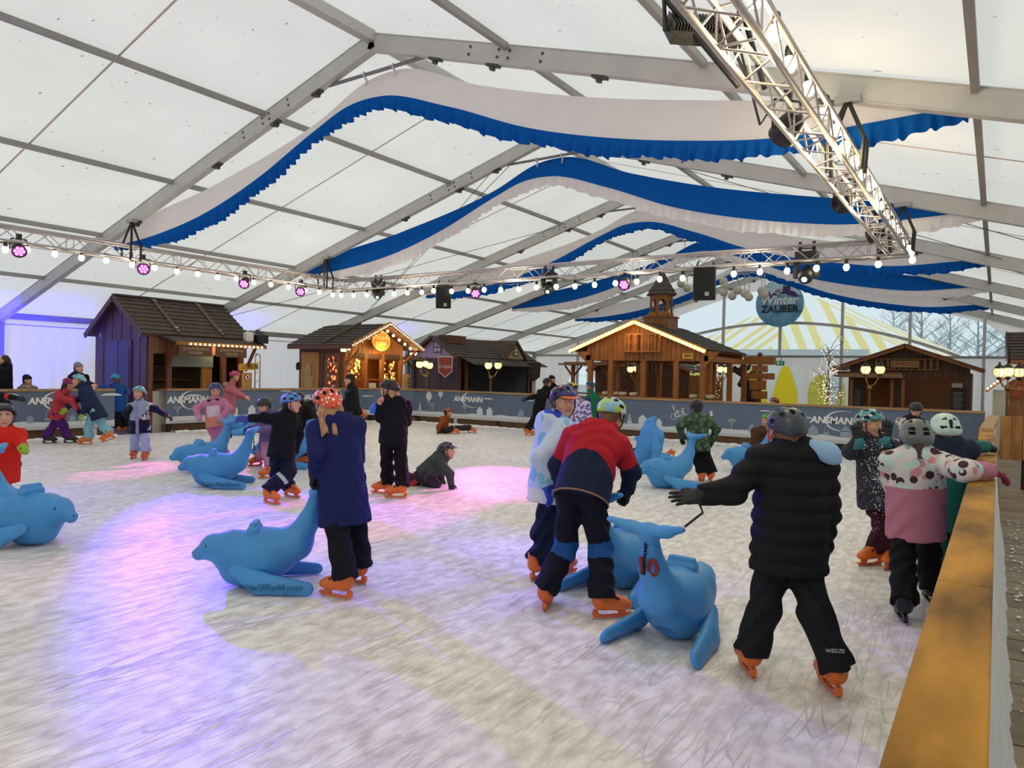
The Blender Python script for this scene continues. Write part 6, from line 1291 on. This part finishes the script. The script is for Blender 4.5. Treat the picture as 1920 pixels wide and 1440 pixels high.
        # thumb on the inner side of each hand
        inner = -lt*(1-2*i)*.6+fw; mir = (y@inner) < 0; k = put('hand' if glove is None else 'glove', hand_get(kind, mir, gm), t, M)
        if glove is not None: b = MB(); b.tube([a[2]-d*(.07 if cuffc else .03), a[2]+d*.02], [.056*s if cuffc else .047*s, .04*s], 10); b.build('cuff', mat(cuffc, .7) if cuffc else gm, k, True)
    # head gear
    if helm:
        Hm = [mat(helm, .32) if isinstance(helm, str) else helm, mat('101114', .6)]; hp = [ell(H(0, -.012, .05), np.array((.106, .128, .094))*q, Rm, .01)]
        if vents == 'bike': hp += [cone(H(0, -.10, .02), H(0, -.06, .0), .06*q, .05*q, .04)]
        vs = []
        if vents == 'bike':
            for a, c in ((.0, .0), (.045, .0), (-.045, .0)):
                for bb, w_ in ((.085, .03), (.0, .036), (-.085, .03)):
                    z0 = .05+.094*math.sqrt(max(.05, 1-(a/.106)**2-((bb+.0)/.128)**2)); vs.append(ell(H(a*1.25, bb-.012, z0-.002), np.array((.012, w_, .016))*q, Rm))
            for sd in (1, -1):
                for bb in (.05, -.05): vs.append(ell(H(sd*.098, bb-.012, .065), np.array((.016, .03, .012))*q, Rm))
        elif vents == 'skate':
            for sd in (.045, -.045):
                vs += [rbox(H(sd, .107, .075), np.array((.016, .02, .005))*q, Rm, .003), rbox(H(sd, -.130, .075), np.array((.016, .02, .005))*q, Rm, .003), rbox(H(sd, -.135, .045), np.array((.016, .02, .005))*q, Rm, .003), rbox(H(sd, .045, .135), np.array((.005, .02, .015))*q, Rm, .003), rbox(H(sd, -.06, .135), np.array((.005, .02, .015))*q, Rm, .003)]
        elif vents == 'ski':
            vs += [rbox(H(0, -.14, .06), np.array((.006, .012, .028))*q, Rm, .003)]+[rbox(H(sd*.05, -.125, z0), np.array((.02, .015, .003))*q, Rm, .003) for sd in (1, -1) for z0 in (.03, .1)]
        hp += [sub(v) for v in vs]+[cut(H(0, 0, .028), -hu*.97+hf*.22)]
        if vents in ('skate', 'ski'):
            hp = [ell(H(0, -.012, .05), np.array((.106, .128, .094))*q, Rm, .01), cone(H(.08, -.03, .0), H(.075, -.05, -.03), .035*q, .03*q, .04), cone(H(-.08, -.03, .0), H(-.075, -.05, -.03), .035*q, .03*q, .04), cone(H(-.05, -.10, .0), H(.05, -.10, .0), .045*q, .045*q, .05)]+[sub(v) for v in vs]+[cut(H(0, 0, .03), (-hu*.85+hf*.52))]
        hh_ = .0065 if h < .013 else .0085; V, Q = sdf(hp, hh_); C = centers(V, Q); mi = np.zeros(len(Q), int)
        for v in vs:
            e = _dist(v, C[:, 0], C[:, 1], C[:, 2]); mi[np.abs(e) < hh_*.55] = 1
        ho = put('helmet', np_mesh('helmet', V-gpt, Q, Hm, True, mi), t, B)
        if brim:
            V, Q = sdf([cone(H(-.05, .10, .045), H(.05, .10, .045), .026*q, .026*q, .02, hu, 2.6), cone(H(-.03, .135, .04), H(.03, .135, .04), .022*q, .022*q, .02, hu, 3)], .007); put('visor', np_mesh('visor', V-gpt, Q, visor and mat(visor, .4) or Hm[0]), ho, B)
        b = MB()
        for sd in (1, -1): b.tube([H(sd*.092, .02, .035), H(sd*.085, .02, -.05), H(sd*.03, .055, -.108)], .006*q, 5); b.tube([H(sd*.09, -.07, .02), H(sd*.086, -.01, -.035)], .005*q, 5)
        b.tube([H(.03, .055, -.108), H(0, .06, -.113), H(-.03, .055, -.108)], .006*q, 5); b.build('strap', strapc, ho)
    if hat:
        V, Q = sdf([ell(H(0, -.015, .04), np.array((.088, .106, .095))*q, Rm, .02), ell(H(0, -.05, .09), np.array((.07, .07, .06))*q, Rm, .03), cut(H(0, 0, .02), -hu+hf*.3)], .011); put('hat', np_mesh('hat', V-gpt, Q, mat(hat, .9, bump=.3, bscale=80)), t, B)
    # hair
    hs = [ell(H(0, -.03, .03), np.array((.084, .088, .09))*q, Rm, .02), cone(H(0, -.07, .0), H(0, -.07, -.05), .06*q, .055*q, .03), cut(H(0, .055, 0), hf)]
    if hairlen:
        dn = nrm(-UP-hf*.42)
        for sd in ((-1, 1, 0) if hairlen > .12 else (0,)):
            p0 = H(sd*.065, -.075 if sd else -.105, -.02); p1 = p0+dn*hairlen*s+lt*sd*.01; hs += [cone(p0, p1, .036*q, .018*q, .02)]
            for j in range(5): a0 = p0+rng.normal(0, .012, 3); hs += [cone(a0, a0+dn*hairlen*s*rng.uniform(.7, 1.1)+rng.normal(0, .018, 3), .016*q, .008*q, .008)]
        hs = [hs[0], hs[1]]+hs[3:]
    V, Q = sdf(hs, .009 if hairlen else .011); put('hair', np_mesh('hair', V-gpt, Q, mhair), t, B)
    if scarf:
        V, Q = sdf([cone(Sh+ax*.01+fw*.06*s+lt*.06*s, Sh+ax*.01+fw*.06*s-lt*.06*s, .05*s, .05*s, .03), cone(Sh+ax*.02-fw*.05*s+lt*.05*s, Sh+ax*.02-fw*.05*s-lt*.05*s, .055*s, .055*s, .03), cone(Sh+lt*.09*s, Sh+lt*.085*s+ax*.03, .045*s, .04*s, .04), cone(Sh-lt*.09*s, Sh-lt*.085*s+ax*.03, .045*s, .04*s, .04)], .013); put('scarf', np_mesh('scarf', V-gpt, Q, mat(scarf, .9, bump=.4, bscale=60)), t, B)
    if extra: extra(dict(t=t, B=B, g=gpt, Pv=Pv, Sh=Sh, Hd=Hd, ax=ax, lt=lt, fw=fw, s=s, H=H, arms=arms, legs=legsj, Rm=Rm, q=q, jo=jo, hf=hf, hu=hu, hl=hl_, bo=bo))
    return t
def add_sdf(E_, name, prims, m, h=.011, disp=None, parent=None):
    V, Q = sdf(prims, h, disp); return put(name, np_mesh(name, V-E_['g'], Q, m), parent or E_['t'], E_['B'])
W_ = np.where
# ---------------------------------------------------------------- foreground
def x_puffer(E_):
    m = mat('8fb3d6', .8); ax, fw, lt, Sh, s = (E_[k] for k in ('ax', 'fw', 'lt', 'Sh', 's'))
    add_sdf(E_, 'hoodie_hood', [ell(Sh+ax*.035*s-fw*.125*s-lt*.13*s, np.array((.085, .035, .045))*s, np.array([nrm(lt+ax*.5), fw, nrm(ax-lt*.5)]), .03), cone(Sh+ax*.10*s+lt*.02*s-fw*.07*s, Sh+ax*.045*s-lt*.15*s-fw*.11*s, .022*s, .045*s, .03)], m, parent=E_['jo'])
    g = E_['legs'][1]; c = g[1]+(g[2]-g[1])*.62-E_['fw']*.088*s; text('lettering', 'WEDZE', E_['t'], c, fdir(90), UP, .028, mat('c9c9c9', .5), .001)
    a = E_['arms'][0]; b = MB(); b.tube([a[2]-UP*.04, a[2]-UP*.09+nrm(a[1]-a[2])*.02, a[2]-UP*.15-nrm(a[1]-a[2])*.08], .007, 5); b.build('glove_cord', M_STRAP, E_['t'])
person('child in black puffer jacket with pale blue hood, arm held out, seen from behind', ((1402, 1262), (1557, 1296)), (1479, 1046), (1484, 858), (1474, 812), 178, s=1.03, h=.0095, puff=True, hem=.06, jk='17181b', tr='1a1c21', aL=((1372, 921, -.05), (1312, 930, -.08)), aR=((1549, 957, 0), (1540, 1035, .12)), kL=(1432, 1146, -.02), kR=(1528, 1148, -.02), helm='2e373e', hood=True, extra=x_puffer, strapc=mat('d9512c', .6), wide=1.06, bulk=1.08, hL='open', handup=((nrm(fdir(-84)-UP*.1), nrm(UP*.75+fdir(0)*.6)), None))
def redblue(u, sd, fr, q, sg): return W_(q >= 0, W_(q < .75, 0, 1), W_(u > .62-.9*(sd**2)*8+0*u, 0, 1))
def x_red(E_):
    for g in E_['legs']: pass
person('boy in red and navy jacket leaning over a seal, lime helmet', ((1026, 1140, 'g', 165), (1142, 1160, 'g', 105)), (1090, 930), (1117, 822), (1146, 782), 168, yh=150, ph=-.35, s=1.02, h=.0095, dsh=.22, dhd=.32, jk=['a81c28', '191f3c'], jfn=redblue, hem=.03, tr=['10131f', '1d4f8e'], tfn=lambda k: ((k > .82) & (k < 1.22)).astype(int), aL=((1046, 872, .06), (1052, 915, .3)), aR=((1184, 884, .06), (1175, 922, .16)), kL=(1060, 1028, .06), kR=(1126, 1030, .06), helm=spots('a9c62c', ('c3c8c8', '7fb0c8'), 8.0, .40, .35), hR='grip', hL='grip', hemtrim='8a6a44', wide=1.1, bulk=1.05)
def watercolor(u, sd, fr, q, sg): return W_((u < -.0), 1, 0)
person('boy in white and blue tie-dye jacket looking back, purple and orange helmet', ((1010, 1085, 'g', 150), (1052, 1080, 'g', 130)), (1030, 915), (1040, 796), (1057, 755), 120, yh=22, s=1.08, h=.009, dsh=.02, jk=[spots('b9cbe6', ('2f49d0', '7fb8d8'), 5.0, .43, .7, False), 'd8dade'], jfn=watercolor, hem=.10, tr='141c34', aL=((1066, 862, .1), (1080, 910, .25)), aR=((1012, 858, -.14), (1026, 912, -.16)), kL=(1050, 1000, .05), kR=(1016, 1000, -.02), helm=spots('2b2a6e', ('e88a2c', '1a1a30'), 8.0, .4, .3), brim=1, visor='e0703a', glove='2a4fc0', hair='5a3a24', hR='relaxed', wide=.95)
def x_org(E_):
    H, q = E_['H'], E_['q']
person('girl in orange helmet and long navy coat pushing a seal, seen from behind', ((634, 1122, 'g', -115), (664, 1093, 'g', -120)), (640, 903), (630, 797), (613, 762), 205, yh=215, s=1.02, h=.0095, jk='1c2258', hem=.30, tr='10121c', aL=((594, 850, -.10), (590, 890, -.02)), aR=((668, 860, .1), (630, 900, .4)), helm=spots('e0532c', ('f6e0d8', 'c83a20'), 32.0, .34, .3), hair='a8805c', hairlen=.17, scarf='a7a3c4', glove='121218', hL='grip', hR='grip', fold=.004, bulk=.95, hemr=1.12)
# flowered shoulders
m_flow = spots('cfc8c6', ('c98a90', '3a1828', 'b8d2cf'), 13.0, .38, .75)
person('child in pink jacket with flowered shoulders reaching over the rail, grey helmet', ((1690, 1163), (1742, 1130)), (1717, 985), (1716, 862), (1717, 822), 165, yh=160, s=1.0, h=.0095, jk=[m_flow, 'b9788c', 'b9788c'], jfn=lambda u, sd, fr, q, sg: W_(q >= 0, W_(q < 1.35, 0, 1), W_(u > .60, 0, 1)), hem=.09, tr='0f0f13', aL=((1672, 905, .1), (1680, 930, .3)), aR=((1808, 882, 0, 1.07), (1857, 882, 0, 1.06)), helm='5f6668', vents='skate', hair='3a2620', hairlen=.10, glove='8a2048', wide=1.1, scarf='7a1a3a', hR='relaxed', handup=(None, (nrm(fdir(88)-UP*.45), nrm(UP+fdir(60)*.2))), skate='111114', bulk=1.08)
person('child in teal and navy jacket leaning on the rail, pale mint helmet', ((1762, 1100), (1800, 1085)), (1775, 965), (1778, 836), (1770, 806), 160, yh=170, s=.98, h=.014, jk=['232c42', '1f6a62'], jfn=lambda u, sd, fr, q, sg: W_(q >= 0, W_(q < .55, 0, 1), W_(u > .62, 0, 1)), hem=.12, tr='164a44', aL=((1745, 880, .05), (1750, 920, .2)), aR=((1812, 838, 0, 1.08), (1852, 838, 0, 1.07)), helm='b9d6cc', vents='ski', glove='16181c', hair='6a4a34', hR='fist', wide=1.05)
def x_snow(E_):
    b = MB(); R = np.random.default_rng(5)
    for i in range(420):
        p = atd(1645+R.normal(0, 13), 875+R.normal(0, 38)+abs(R.normal(0, 20)), depth(E_['Sh'])-.28-R.uniform(0, .12)); b.ball(p, .0018+.0035*R.random()**3, 5, 3, (1, 1, R.uniform(.6, 1.8)))
    o = b.build('flying_snow', m_snow, None, org=None); tag(o, 'spray of snow falling from the raised teal gloves', 'snow', None, 'stuff')
person('girl holding both teal gloves up before her face, flowered turquoise helmet', ((1634, 1060, 'g', -70), (1672, 1066, 'g', -50)), (1647, 930), (1640, 838), (1633, 796), -8, yh=25, s=1.0, h=.0095, jk='33343e', hem=.10, tr='3a1528', tfn=None, aL=((1678, 858, -.12), (1660, 822, -.24)), aR=((1594, 848, -.12), (1610, 826, -.24)), helm=spots('2f8f98', ('d9e4e0', 'c9786a'), 28.0, .33, .3), brim=0, glove='16191c', cuffc='2d6f78', hL='open', hR='open', hair='b08a5c', hairlen=.16, handup=((nrm(UP+fdir(80)*.12), fdir(178)), (nrm(UP-fdir(80)*.2), fdir(178))), extra=x_snow)
# ---------------------------------------------------------------- left half
person('boy in navy jacket pointing with outstretched arm, light blue helmet', ((508, 945), (546, 933)), (528, 845), (536, 783), (548, 757), 60, yh=82, s=1.0, h=.011, jk='0f1118', hem=.08, tr=['141a33', 'b9bcc8'], tfn=lambda k: ((k > 1.28) & (k < 1.42)).astype(int), aR=((494, 783, -.05), (466, 785, -.08)), aL=((560, 815, .1), (552, 850, .1)), kR=(519, 888, -.04), kL=(543, 885, 0), helm='4a86d0', vents='bike', hair='1e1612', hR='open', glove='3a3f9a', hood=False)
person('child in plain black helmet bending forward, lilac jacket and pink trousers', ((480, 874), (502, 897)), (505, 828), (508, 783), (495, 762), -40, yh=-25, ph=-.35, s=.98, dsh=-.16, dhd=-.22, jk='6a5a84', tr='b07a98', aR=((486, 800, -.1), (470, 803, -.12)), aL=((515, 805, -.1), (478, 806, -.15)), helm='202022', vents='', hair='2a1c16', glove='20305c', hR='grip', hL='grip')
person('person in black coat bending down behind the navy boy', ((590, 871), (566, 874)), (581, 812), (573, 765), (556, 752), -70, yh=-60, ph=-.5, s=1.12, jk='16140f', tr='101014', aR=((566, 795, -.1), (562, 806, -.1)), aL=((585, 800, .1), (566, 806, .1)), helm='18181a', vents='bike', glove='141416', dhd=.06)
person('child in pink padded suit with blue helmet holding a seal tail', ((398, 872), (420, 872)), (407, 800), (402, 754), (404, 733), 5, yh=25, ph=-.3, s=.97, h=.011, jk=['c07a98', 'd8c4d0', 'd08a78'], jfn=lambda u, sd, fr, q, sg: W_(q >= 0, 0, W_((u > .42) & (u < .86) & (np.abs(sd) < .11), 1, W_((u < .42) & (np.abs(sd) < .14), 2, 0))), hem=.0, tr='b8749c', aL=((430, 766, -.08), (417, 780, -.2)), aR=((369, 766, -.08), (371, 780, -.2)), helm='20407a', vents='skate', glove='c08aa8', hL='grip', hR='grip', hair='2a1c16', scarf='1a1a20', hood=False, bulk=1.02)
def x_fur(E_):
    Sh, ax, fw, lt, s = (E_[k] for k in ('Sh', 'ax', 'fw', 'lt', 's')); add_sdf(E_, 'fur_trim', [cone(Sh+ax*.09*s-fw*.10*s+lt*.1*s, Sh+ax*.09*s-fw*.1*s-lt*.1*s, .05*s, .05*s, .03), cone(Sh+ax*.05*s+lt*.13*s-fw*.02*s, Sh+ax*.09*s+lt*.1*s-fw*.1*s, .045*s, .05*s, .03), cone(Sh+ax*.05*s-lt*.13*s-fw*.02*s, Sh+ax*.09*s-lt*.1*s-fw*.1*s, .045*s, .05*s, .03)], mat('a08a68', .95, bump=.8, bscale=90), .012, lambda X, Y, Z: .008*np.sin(150*X)*np.sin(140*Z), E_['jo'])
person('child in rose jacket with fur hood and pink helmet, leaning to one side', ((428, 812), (436, 814)), (429, 765), (433, 728), (441, 706), 80, yh=85, ph=-.2, s=1.0, jk='b0646c', tr='b0708c', aR=((448, 738, -.1), (460, 744, -.1)), aL=((446, 742, .1), (462, 748, .1)), helm='d84a78', vents='bike', glove=None, extra=x_fur, hair='4a2e20', hem=.12)
person('girl in pale blue and navy jacket with mint helmet and lilac trousers facing front', ((272, 863), (251, 860)), (263, 802), (261, 760), (260, 738), 8, yh=0, s=.93, h=.011, jk=['8aa0b8', '14183a', spots('c9c2cc', ('201c30',), 28.0, .42, .7), '8f88b8'], jfn=lambda u, sd, fr, q, sg: W_(q >= 0, W_(q < .5, W_(sg > 0, 2, 0), 1), W_((np.abs(sd) < .028) & (fr > 0), 3, W_(u < .35, 1, W_((u < .52+sd*1.2) & (sd > -.03), 2, 0)))), hem=.10, tr='a2a8d8', skate='c8502c', aL=((291, 767, 0), (311, 778, 0)), aR=((236, 776, 0), (239, 765, -.15)), helm='6fb0bc', vents='skate', hair='6a4438', hairlen=.14, glove='1b2a20', hL='relaxed', hR='fist')  # reddish boots: orange ones with pink lamp light mixed into the colour
person('girl in coral jacket and purple trousers, berry cap, hugging the navy child', ((92, 832), (131, 831)), (108, 777), (117, 742), (130, 722), 100, yh=110, s=1.0, jk='b03a48', tr='4e1f6e', skate='141416', aR=((135, 752, -.1), (146, 770, -.1)), aL=((140, 748, .1), (160, 752, .1)), hat='8a2a5a', hair='2a1a16', hairlen=.1, scarf='2a2024', glove='2a1830', hem=.10, dsh=.0)
person('child in navy jacket and pale blue trousers hugging, light blue helmet', ((161, 834), (205, 826, .0, -60, -.35)), (180, 772), (160, 734), (146, 714), -75, yh=-35, ph=-.1, s=1.02, jk='1e2a48', tr='7fb0c4', aR=((138, 754, -.12), (125, 766, -.18)), aL=((160, 762, -.05), (154, 777, -.08)), kR=(193, 800, 0), kL=(165, 802, 0), helm='6fb0c6', vents='skate', glove='98b83a', hL='relaxed', hR='open', hair='6a4a34', hem=.16)
person('child in bright blue jacket and blue helmet leaning on the barrier by the opening', ((222, 812), (234, 810)), (223, 762), (220, 728), (217, 711), 205, yh=235, s=.95, jk='1c4f94', tr='101014', aL=((203, 727, .1), (192, 724, .25)), aR=((232, 735, .1), (215, 725, .3)), helm='2a8fb4', vents='', glove='15151a', hem=.14)
person('child in bright red jacket and shiny black helmet behind a seal at the picture edge', ((-12, 972), (12, 976)), (2, 875), (6, 812), (8, 782), 45, yh=35, s=.98, h=.011, jk='d42a20', tr='a01c1c', aL=((34, 828, -.1), (44, 838, -.2)), aR=((-30, 850, 0), (-20, 860, -.2)), helm='1c1a2c', vents='skate', glove='9ab83c', hL='grip', hair='2a1c16', hood=True)
person('person in black reaching an arm in from the picture edge behind the red jacket', ((-58, 838), (-40, 840)), (-52, 780), (-45, 738), (-48, 715), 80, yh=80, s=1.05, jk=['14141c', 'b8303a'], jfn=lambda u, sd, fr, q, sg: W_((q > 1.5) & (q < 1.68), 1, 0), tr='101014', aR=((-10, 738, -.1), (32, 747, -.1)), aL=((-20, 745, .1), (10, 752, .1)), hat='202028', glove='14141c', hem=.12)
# ---------------------------------------------------------------- middle
def x_bottle(E_):
    b = MB(); a = E_['arms'][0][2]; c = atd(701, 765, depth(a)); b.lathe([(.03, -.07), (.036, -.06), (.036, .02), (.02, .05), (.02, .075)], c, 10, frame(fdir(-60)+UP*.3)); o = b.build('drinking_bottle', mat('1f66c8', .4), None, True); tag(o, 'blue drinking bottle held by the long haired girl', 'bottle')
person('girl with long fair hair in black jacket and dark snowy helmet, hand at her face', ((718, 926, 'g', -100), (745, 934, 'g', -80)), (738, 815), (741, 757), (728, 732), 205, yh=250, s=1.05, h=.011, jk='101116', tr='0d0d13', hem=.10, aL=((712, 782, .0), (712, 757, -.08)), aR=((762, 790, .0), (730, 770, .25)), helm='1c1c26', vents='bike', hair='a87e58', hairlen=.26, glove=None, hL='grip', hR=None, extra=x_bottle, fold=.008)
person('boy in rust jacket sitting on the ice by the far banner, orange and black helmet', ((884, 812), (852, 814)), (830, 808), (833, 788), (841, 774), 85, yh=80, s=.95, D=None, jk='8a4420', tr='2e2c30', kL=(858, 803, 0), kR=(846, 804, -.1), aL=((826, 800, .1), (822, 811, .1)), aR=((822, 800, -.1), (822, 811, -.1)), helm=spots('c8562a', ('20202a',), 7, .5, .4), hair='3a2620', hem=.06, glove='1a1a1c')
person('boy in grey hoodie crawling on hands and knees, grey helmet', ((766, 917, .05, -100, -.6), (790, 911, .0, -95, -.7)), (798, 889), (826, 861), (839, 846), 85, yh=82, ph=.1, s=.98, D=depth(atz(820, 912)), h=.011, jk='3f4a48', tr='35303e', aR=((843, 888, -.1), (846, 909, -.1)), aL=((824, 888, .12), (830, 905, .14)), kL=(812, 905, .05), kR=(816, 909, -.06), helm='4a4c54', vents='bike', brim=1, glove='17171a', hem=.04, skate='b8322a', hair='6a4a30', skin=SKINP)  # boots redder than the orange default, pink light put into their colour
person('skater in long black coat gliding past the ticket hut, black cap', ((666, 829), (681, 785, .2, -60, -.7)), (662, 775), (659, 735), (655, 713), -70, s=1.12, jk='15141a', hem=.32, tr='101014', hat='221e1c', scarf='2a3a6a', hair='2a1a14', aR=((648, 755, 0), (648, 775, -.1)))
person('skater in black with arms spread behind the purple and orange helmet', ((992, 817), (1012, 812)), (1010, 768), (1016, 738), (1027, 718), 110, yh=120, s=1.05, jk='111216', tr='0e0e12', aR=((1000, 744, 0), (988, 748, 0)), aL=((1035, 745, .1), (1042, 760, .1)), helm='1b1b1e', vents='bike', scarf='b9b0b0', hem=.12)
person('skater in white jacket with blue print behind the tie-dye boy, yellow and red helmet', ((1078, 868), (1092, 868)), (1084, 800), (1085, 757), (1073, 731), 150, yh=130, s=1.1, jk=spots('c8c4d6', ('4a4a8a', '8a5a78'), 16, .42, .7), tr='1c1c2c', helm=spots('d8c22a', ('b82a2a', '20202a'), 7, .45, .4), vents='bike', hem=.12)
person('child in blue helmet and green jacket at the far barrier', ((1104, 818), (1118, 818)), (1108, 780), (1113, 745), (1106, 724), -160, yh=-120, s=.98, jk=['1f6a4a', '1c3f7a'], jfn=lambda u, sd, fr, q, sg: W_(q >= 0, 1, 0), tr='16181f', helm='1c4a7a', vents='bike', hem=.1)
m_camo = spots('2f4a34', ('1f3226', '4a6a48'), 11, .45, .8)
person('child in green camouflage jacket pushing a seal, black helmet, seen from behind', ((1316, 905, -.05, 170, -.5), (1332, 903)), (1310, 838), (1307, 785), (1306, 764), 175, s=1.0, D=depth(atz(1325, 903)), h=.011, jk=m_camo, tr='0f0f12', aL=((1275, 800, .0), (1278, 820, .15)), aR=((1344, 805, 0), (1335, 826, .2)), helm='141416', vents='', hair='1a1412', scarf='8a8a84', hem=.06, wide=1.05)
person('child lying on the ice in blue jacket below the overturned seal', ((1230, 864, .0, -160, 1.2), (1262, 858, .2, 60, 1.2)), (1205, 856), (1188, 851), (1176, 842), 160, s=.95, D=depth(atz(1205, 866)), jk='17406e', tr='111115', kL=(1220, 862, 0), kR=(1245, 860, .1), aL=((1180, 848, .1), (1172, 830, .15)), aR=((1195, 858, -.1), (1200, 866, -.1)), helm='151518', vents='', hem=.06)
person('child in brown jacket and bright green helmet behind the puffer jacket', ((1412, 878), (1424, 880)), (1422, 843), (1427, 808), (1437, 790), -50, yh=-60, s=.9, jk='4a3420', tr='1a2a44', helm='4fae2c', vents='skate', hem=.08, aR=((1414, 830, -.1), (1424, 838, -.2)))
person('child in navy with orange and blue helmet near the far barrier', ((1446, 836), (1458, 836)), (1452, 806), (1453, 772), (1451, 755), -70, s=.97, jk='1a2440', tr='14141c', helm=spots('23508a', ('d0592a',), 7, .5, .35), vents='bike', hem=.1)
person('child in black vest with patterned sleeves looking down, shiny black helmet', ((1700, 905), (1722, 905)), (1708, 835), (1708, 790), (1717, 770), -15, yh=-30, ph=-.45, s=.98, jk=[ '131418', spots('c4bcb8', ('6a6064',), 18, .4, .7)], jfn=lambda u, sd, fr, q, sg: W_(q >= 0, 1, 0), tr='15151c', aR=((1688, 790, -.1), (1692, 805, -.2)), helm='0f0f11', vents='', hair='3a2620', hem=.08)
# ---------------------------------------------------------------- behind the barriers
GB = -.06
def off(label, px, D, hdy, s, **k):
    z = atd(px, hdy, D); fx = lambda dz: 0
    from_ = lambda p: (960+FPX*((p-CO)@CR)/((p-CO)@CF), 720-FPX*((p-CO)@CU)/((p-CO)@CF))
    g = np.array([z[0], z[1], GB]); hh = z[2]-GB; yb = k.pop('yb'); f_ = fdir(yb); l_ = np.cross(UP, f_)
    P = lambda p: tuple(from_(np.asarray(p)))
    return person(label, (P(g+l_*.09), P(g-l_*.09)), P(g+UP*hh*.56), P(g+UP*hh*.875), (px, hdy), yb, s=s, D=D, ground=GB, skate=k.pop('skate', '2a2420'), **k)
off('adult with brown hair in black coat at the picture edge behind the banner', 6, 16.0, 676, 1.28, yb=-60, jk='0e0e12', tr='0e0e12', hair='3a241c', hairlen=.1, hem=.3, glove=None)
off('small child with dark cap and beige scarf behind the banner', 52, 16.2, 714, 1.0, yb=70, jk='7a6a58', tr='202024', hat='161616', scarf='a8957c', hair='2a1c16', glove=None)
off('woman in grey beanie and black coat leaning over the barrier', 148, 17.2, 691, 1.2, yb=70, jk='141518', tr='15151c', hat='8a8580', hair='4a3020', hem=.3, glove=None, aR=((158, 715, -.1), (174, 722, -.4)), skin=SKINP)
off('attendant in black cap sitting behind the rental counter', 356, 21.0, 708, 1.1, yb=10, jk='14161c', tr='15151c', hat='101012', hair='1a1412', glove=None, scarf='2a3038')
off('child in blue helmet looking over the barrier in front of the ticket hut', 627, 25.0, 716, .98, yb=10, jk='1a1a22', tr='15151c', helm='23457a', vents='bike', hair='6a4a34', hairlen=.1, glove=None)
off('person in black cap behind the far barrier left of the gazebo', 1036, 23.2, 712, 1.12, yb=60, jk='14161c', tr='15151c', hat='141416', hair='1a1412', glove=None)
# ================================================================== lettering to meshes
_dg = bpy.context.evaluated_depsgraph_get()
for o in [o for o in SC.objects if o.type == 'FONT']:
    me = bpy.data.meshes.new_from_object(o.evaluated_get(_dg)); nm = o.name; par = o.parent; mb = o.matrix_basis.copy()
    for k in list(W):
        if k == o: W.pop(k)
    bpy.data.objects.remove(o); n = bpy.data.objects.new(nm, me); COL.objects.link(n); n.parent = par; n.matrix_basis = mb
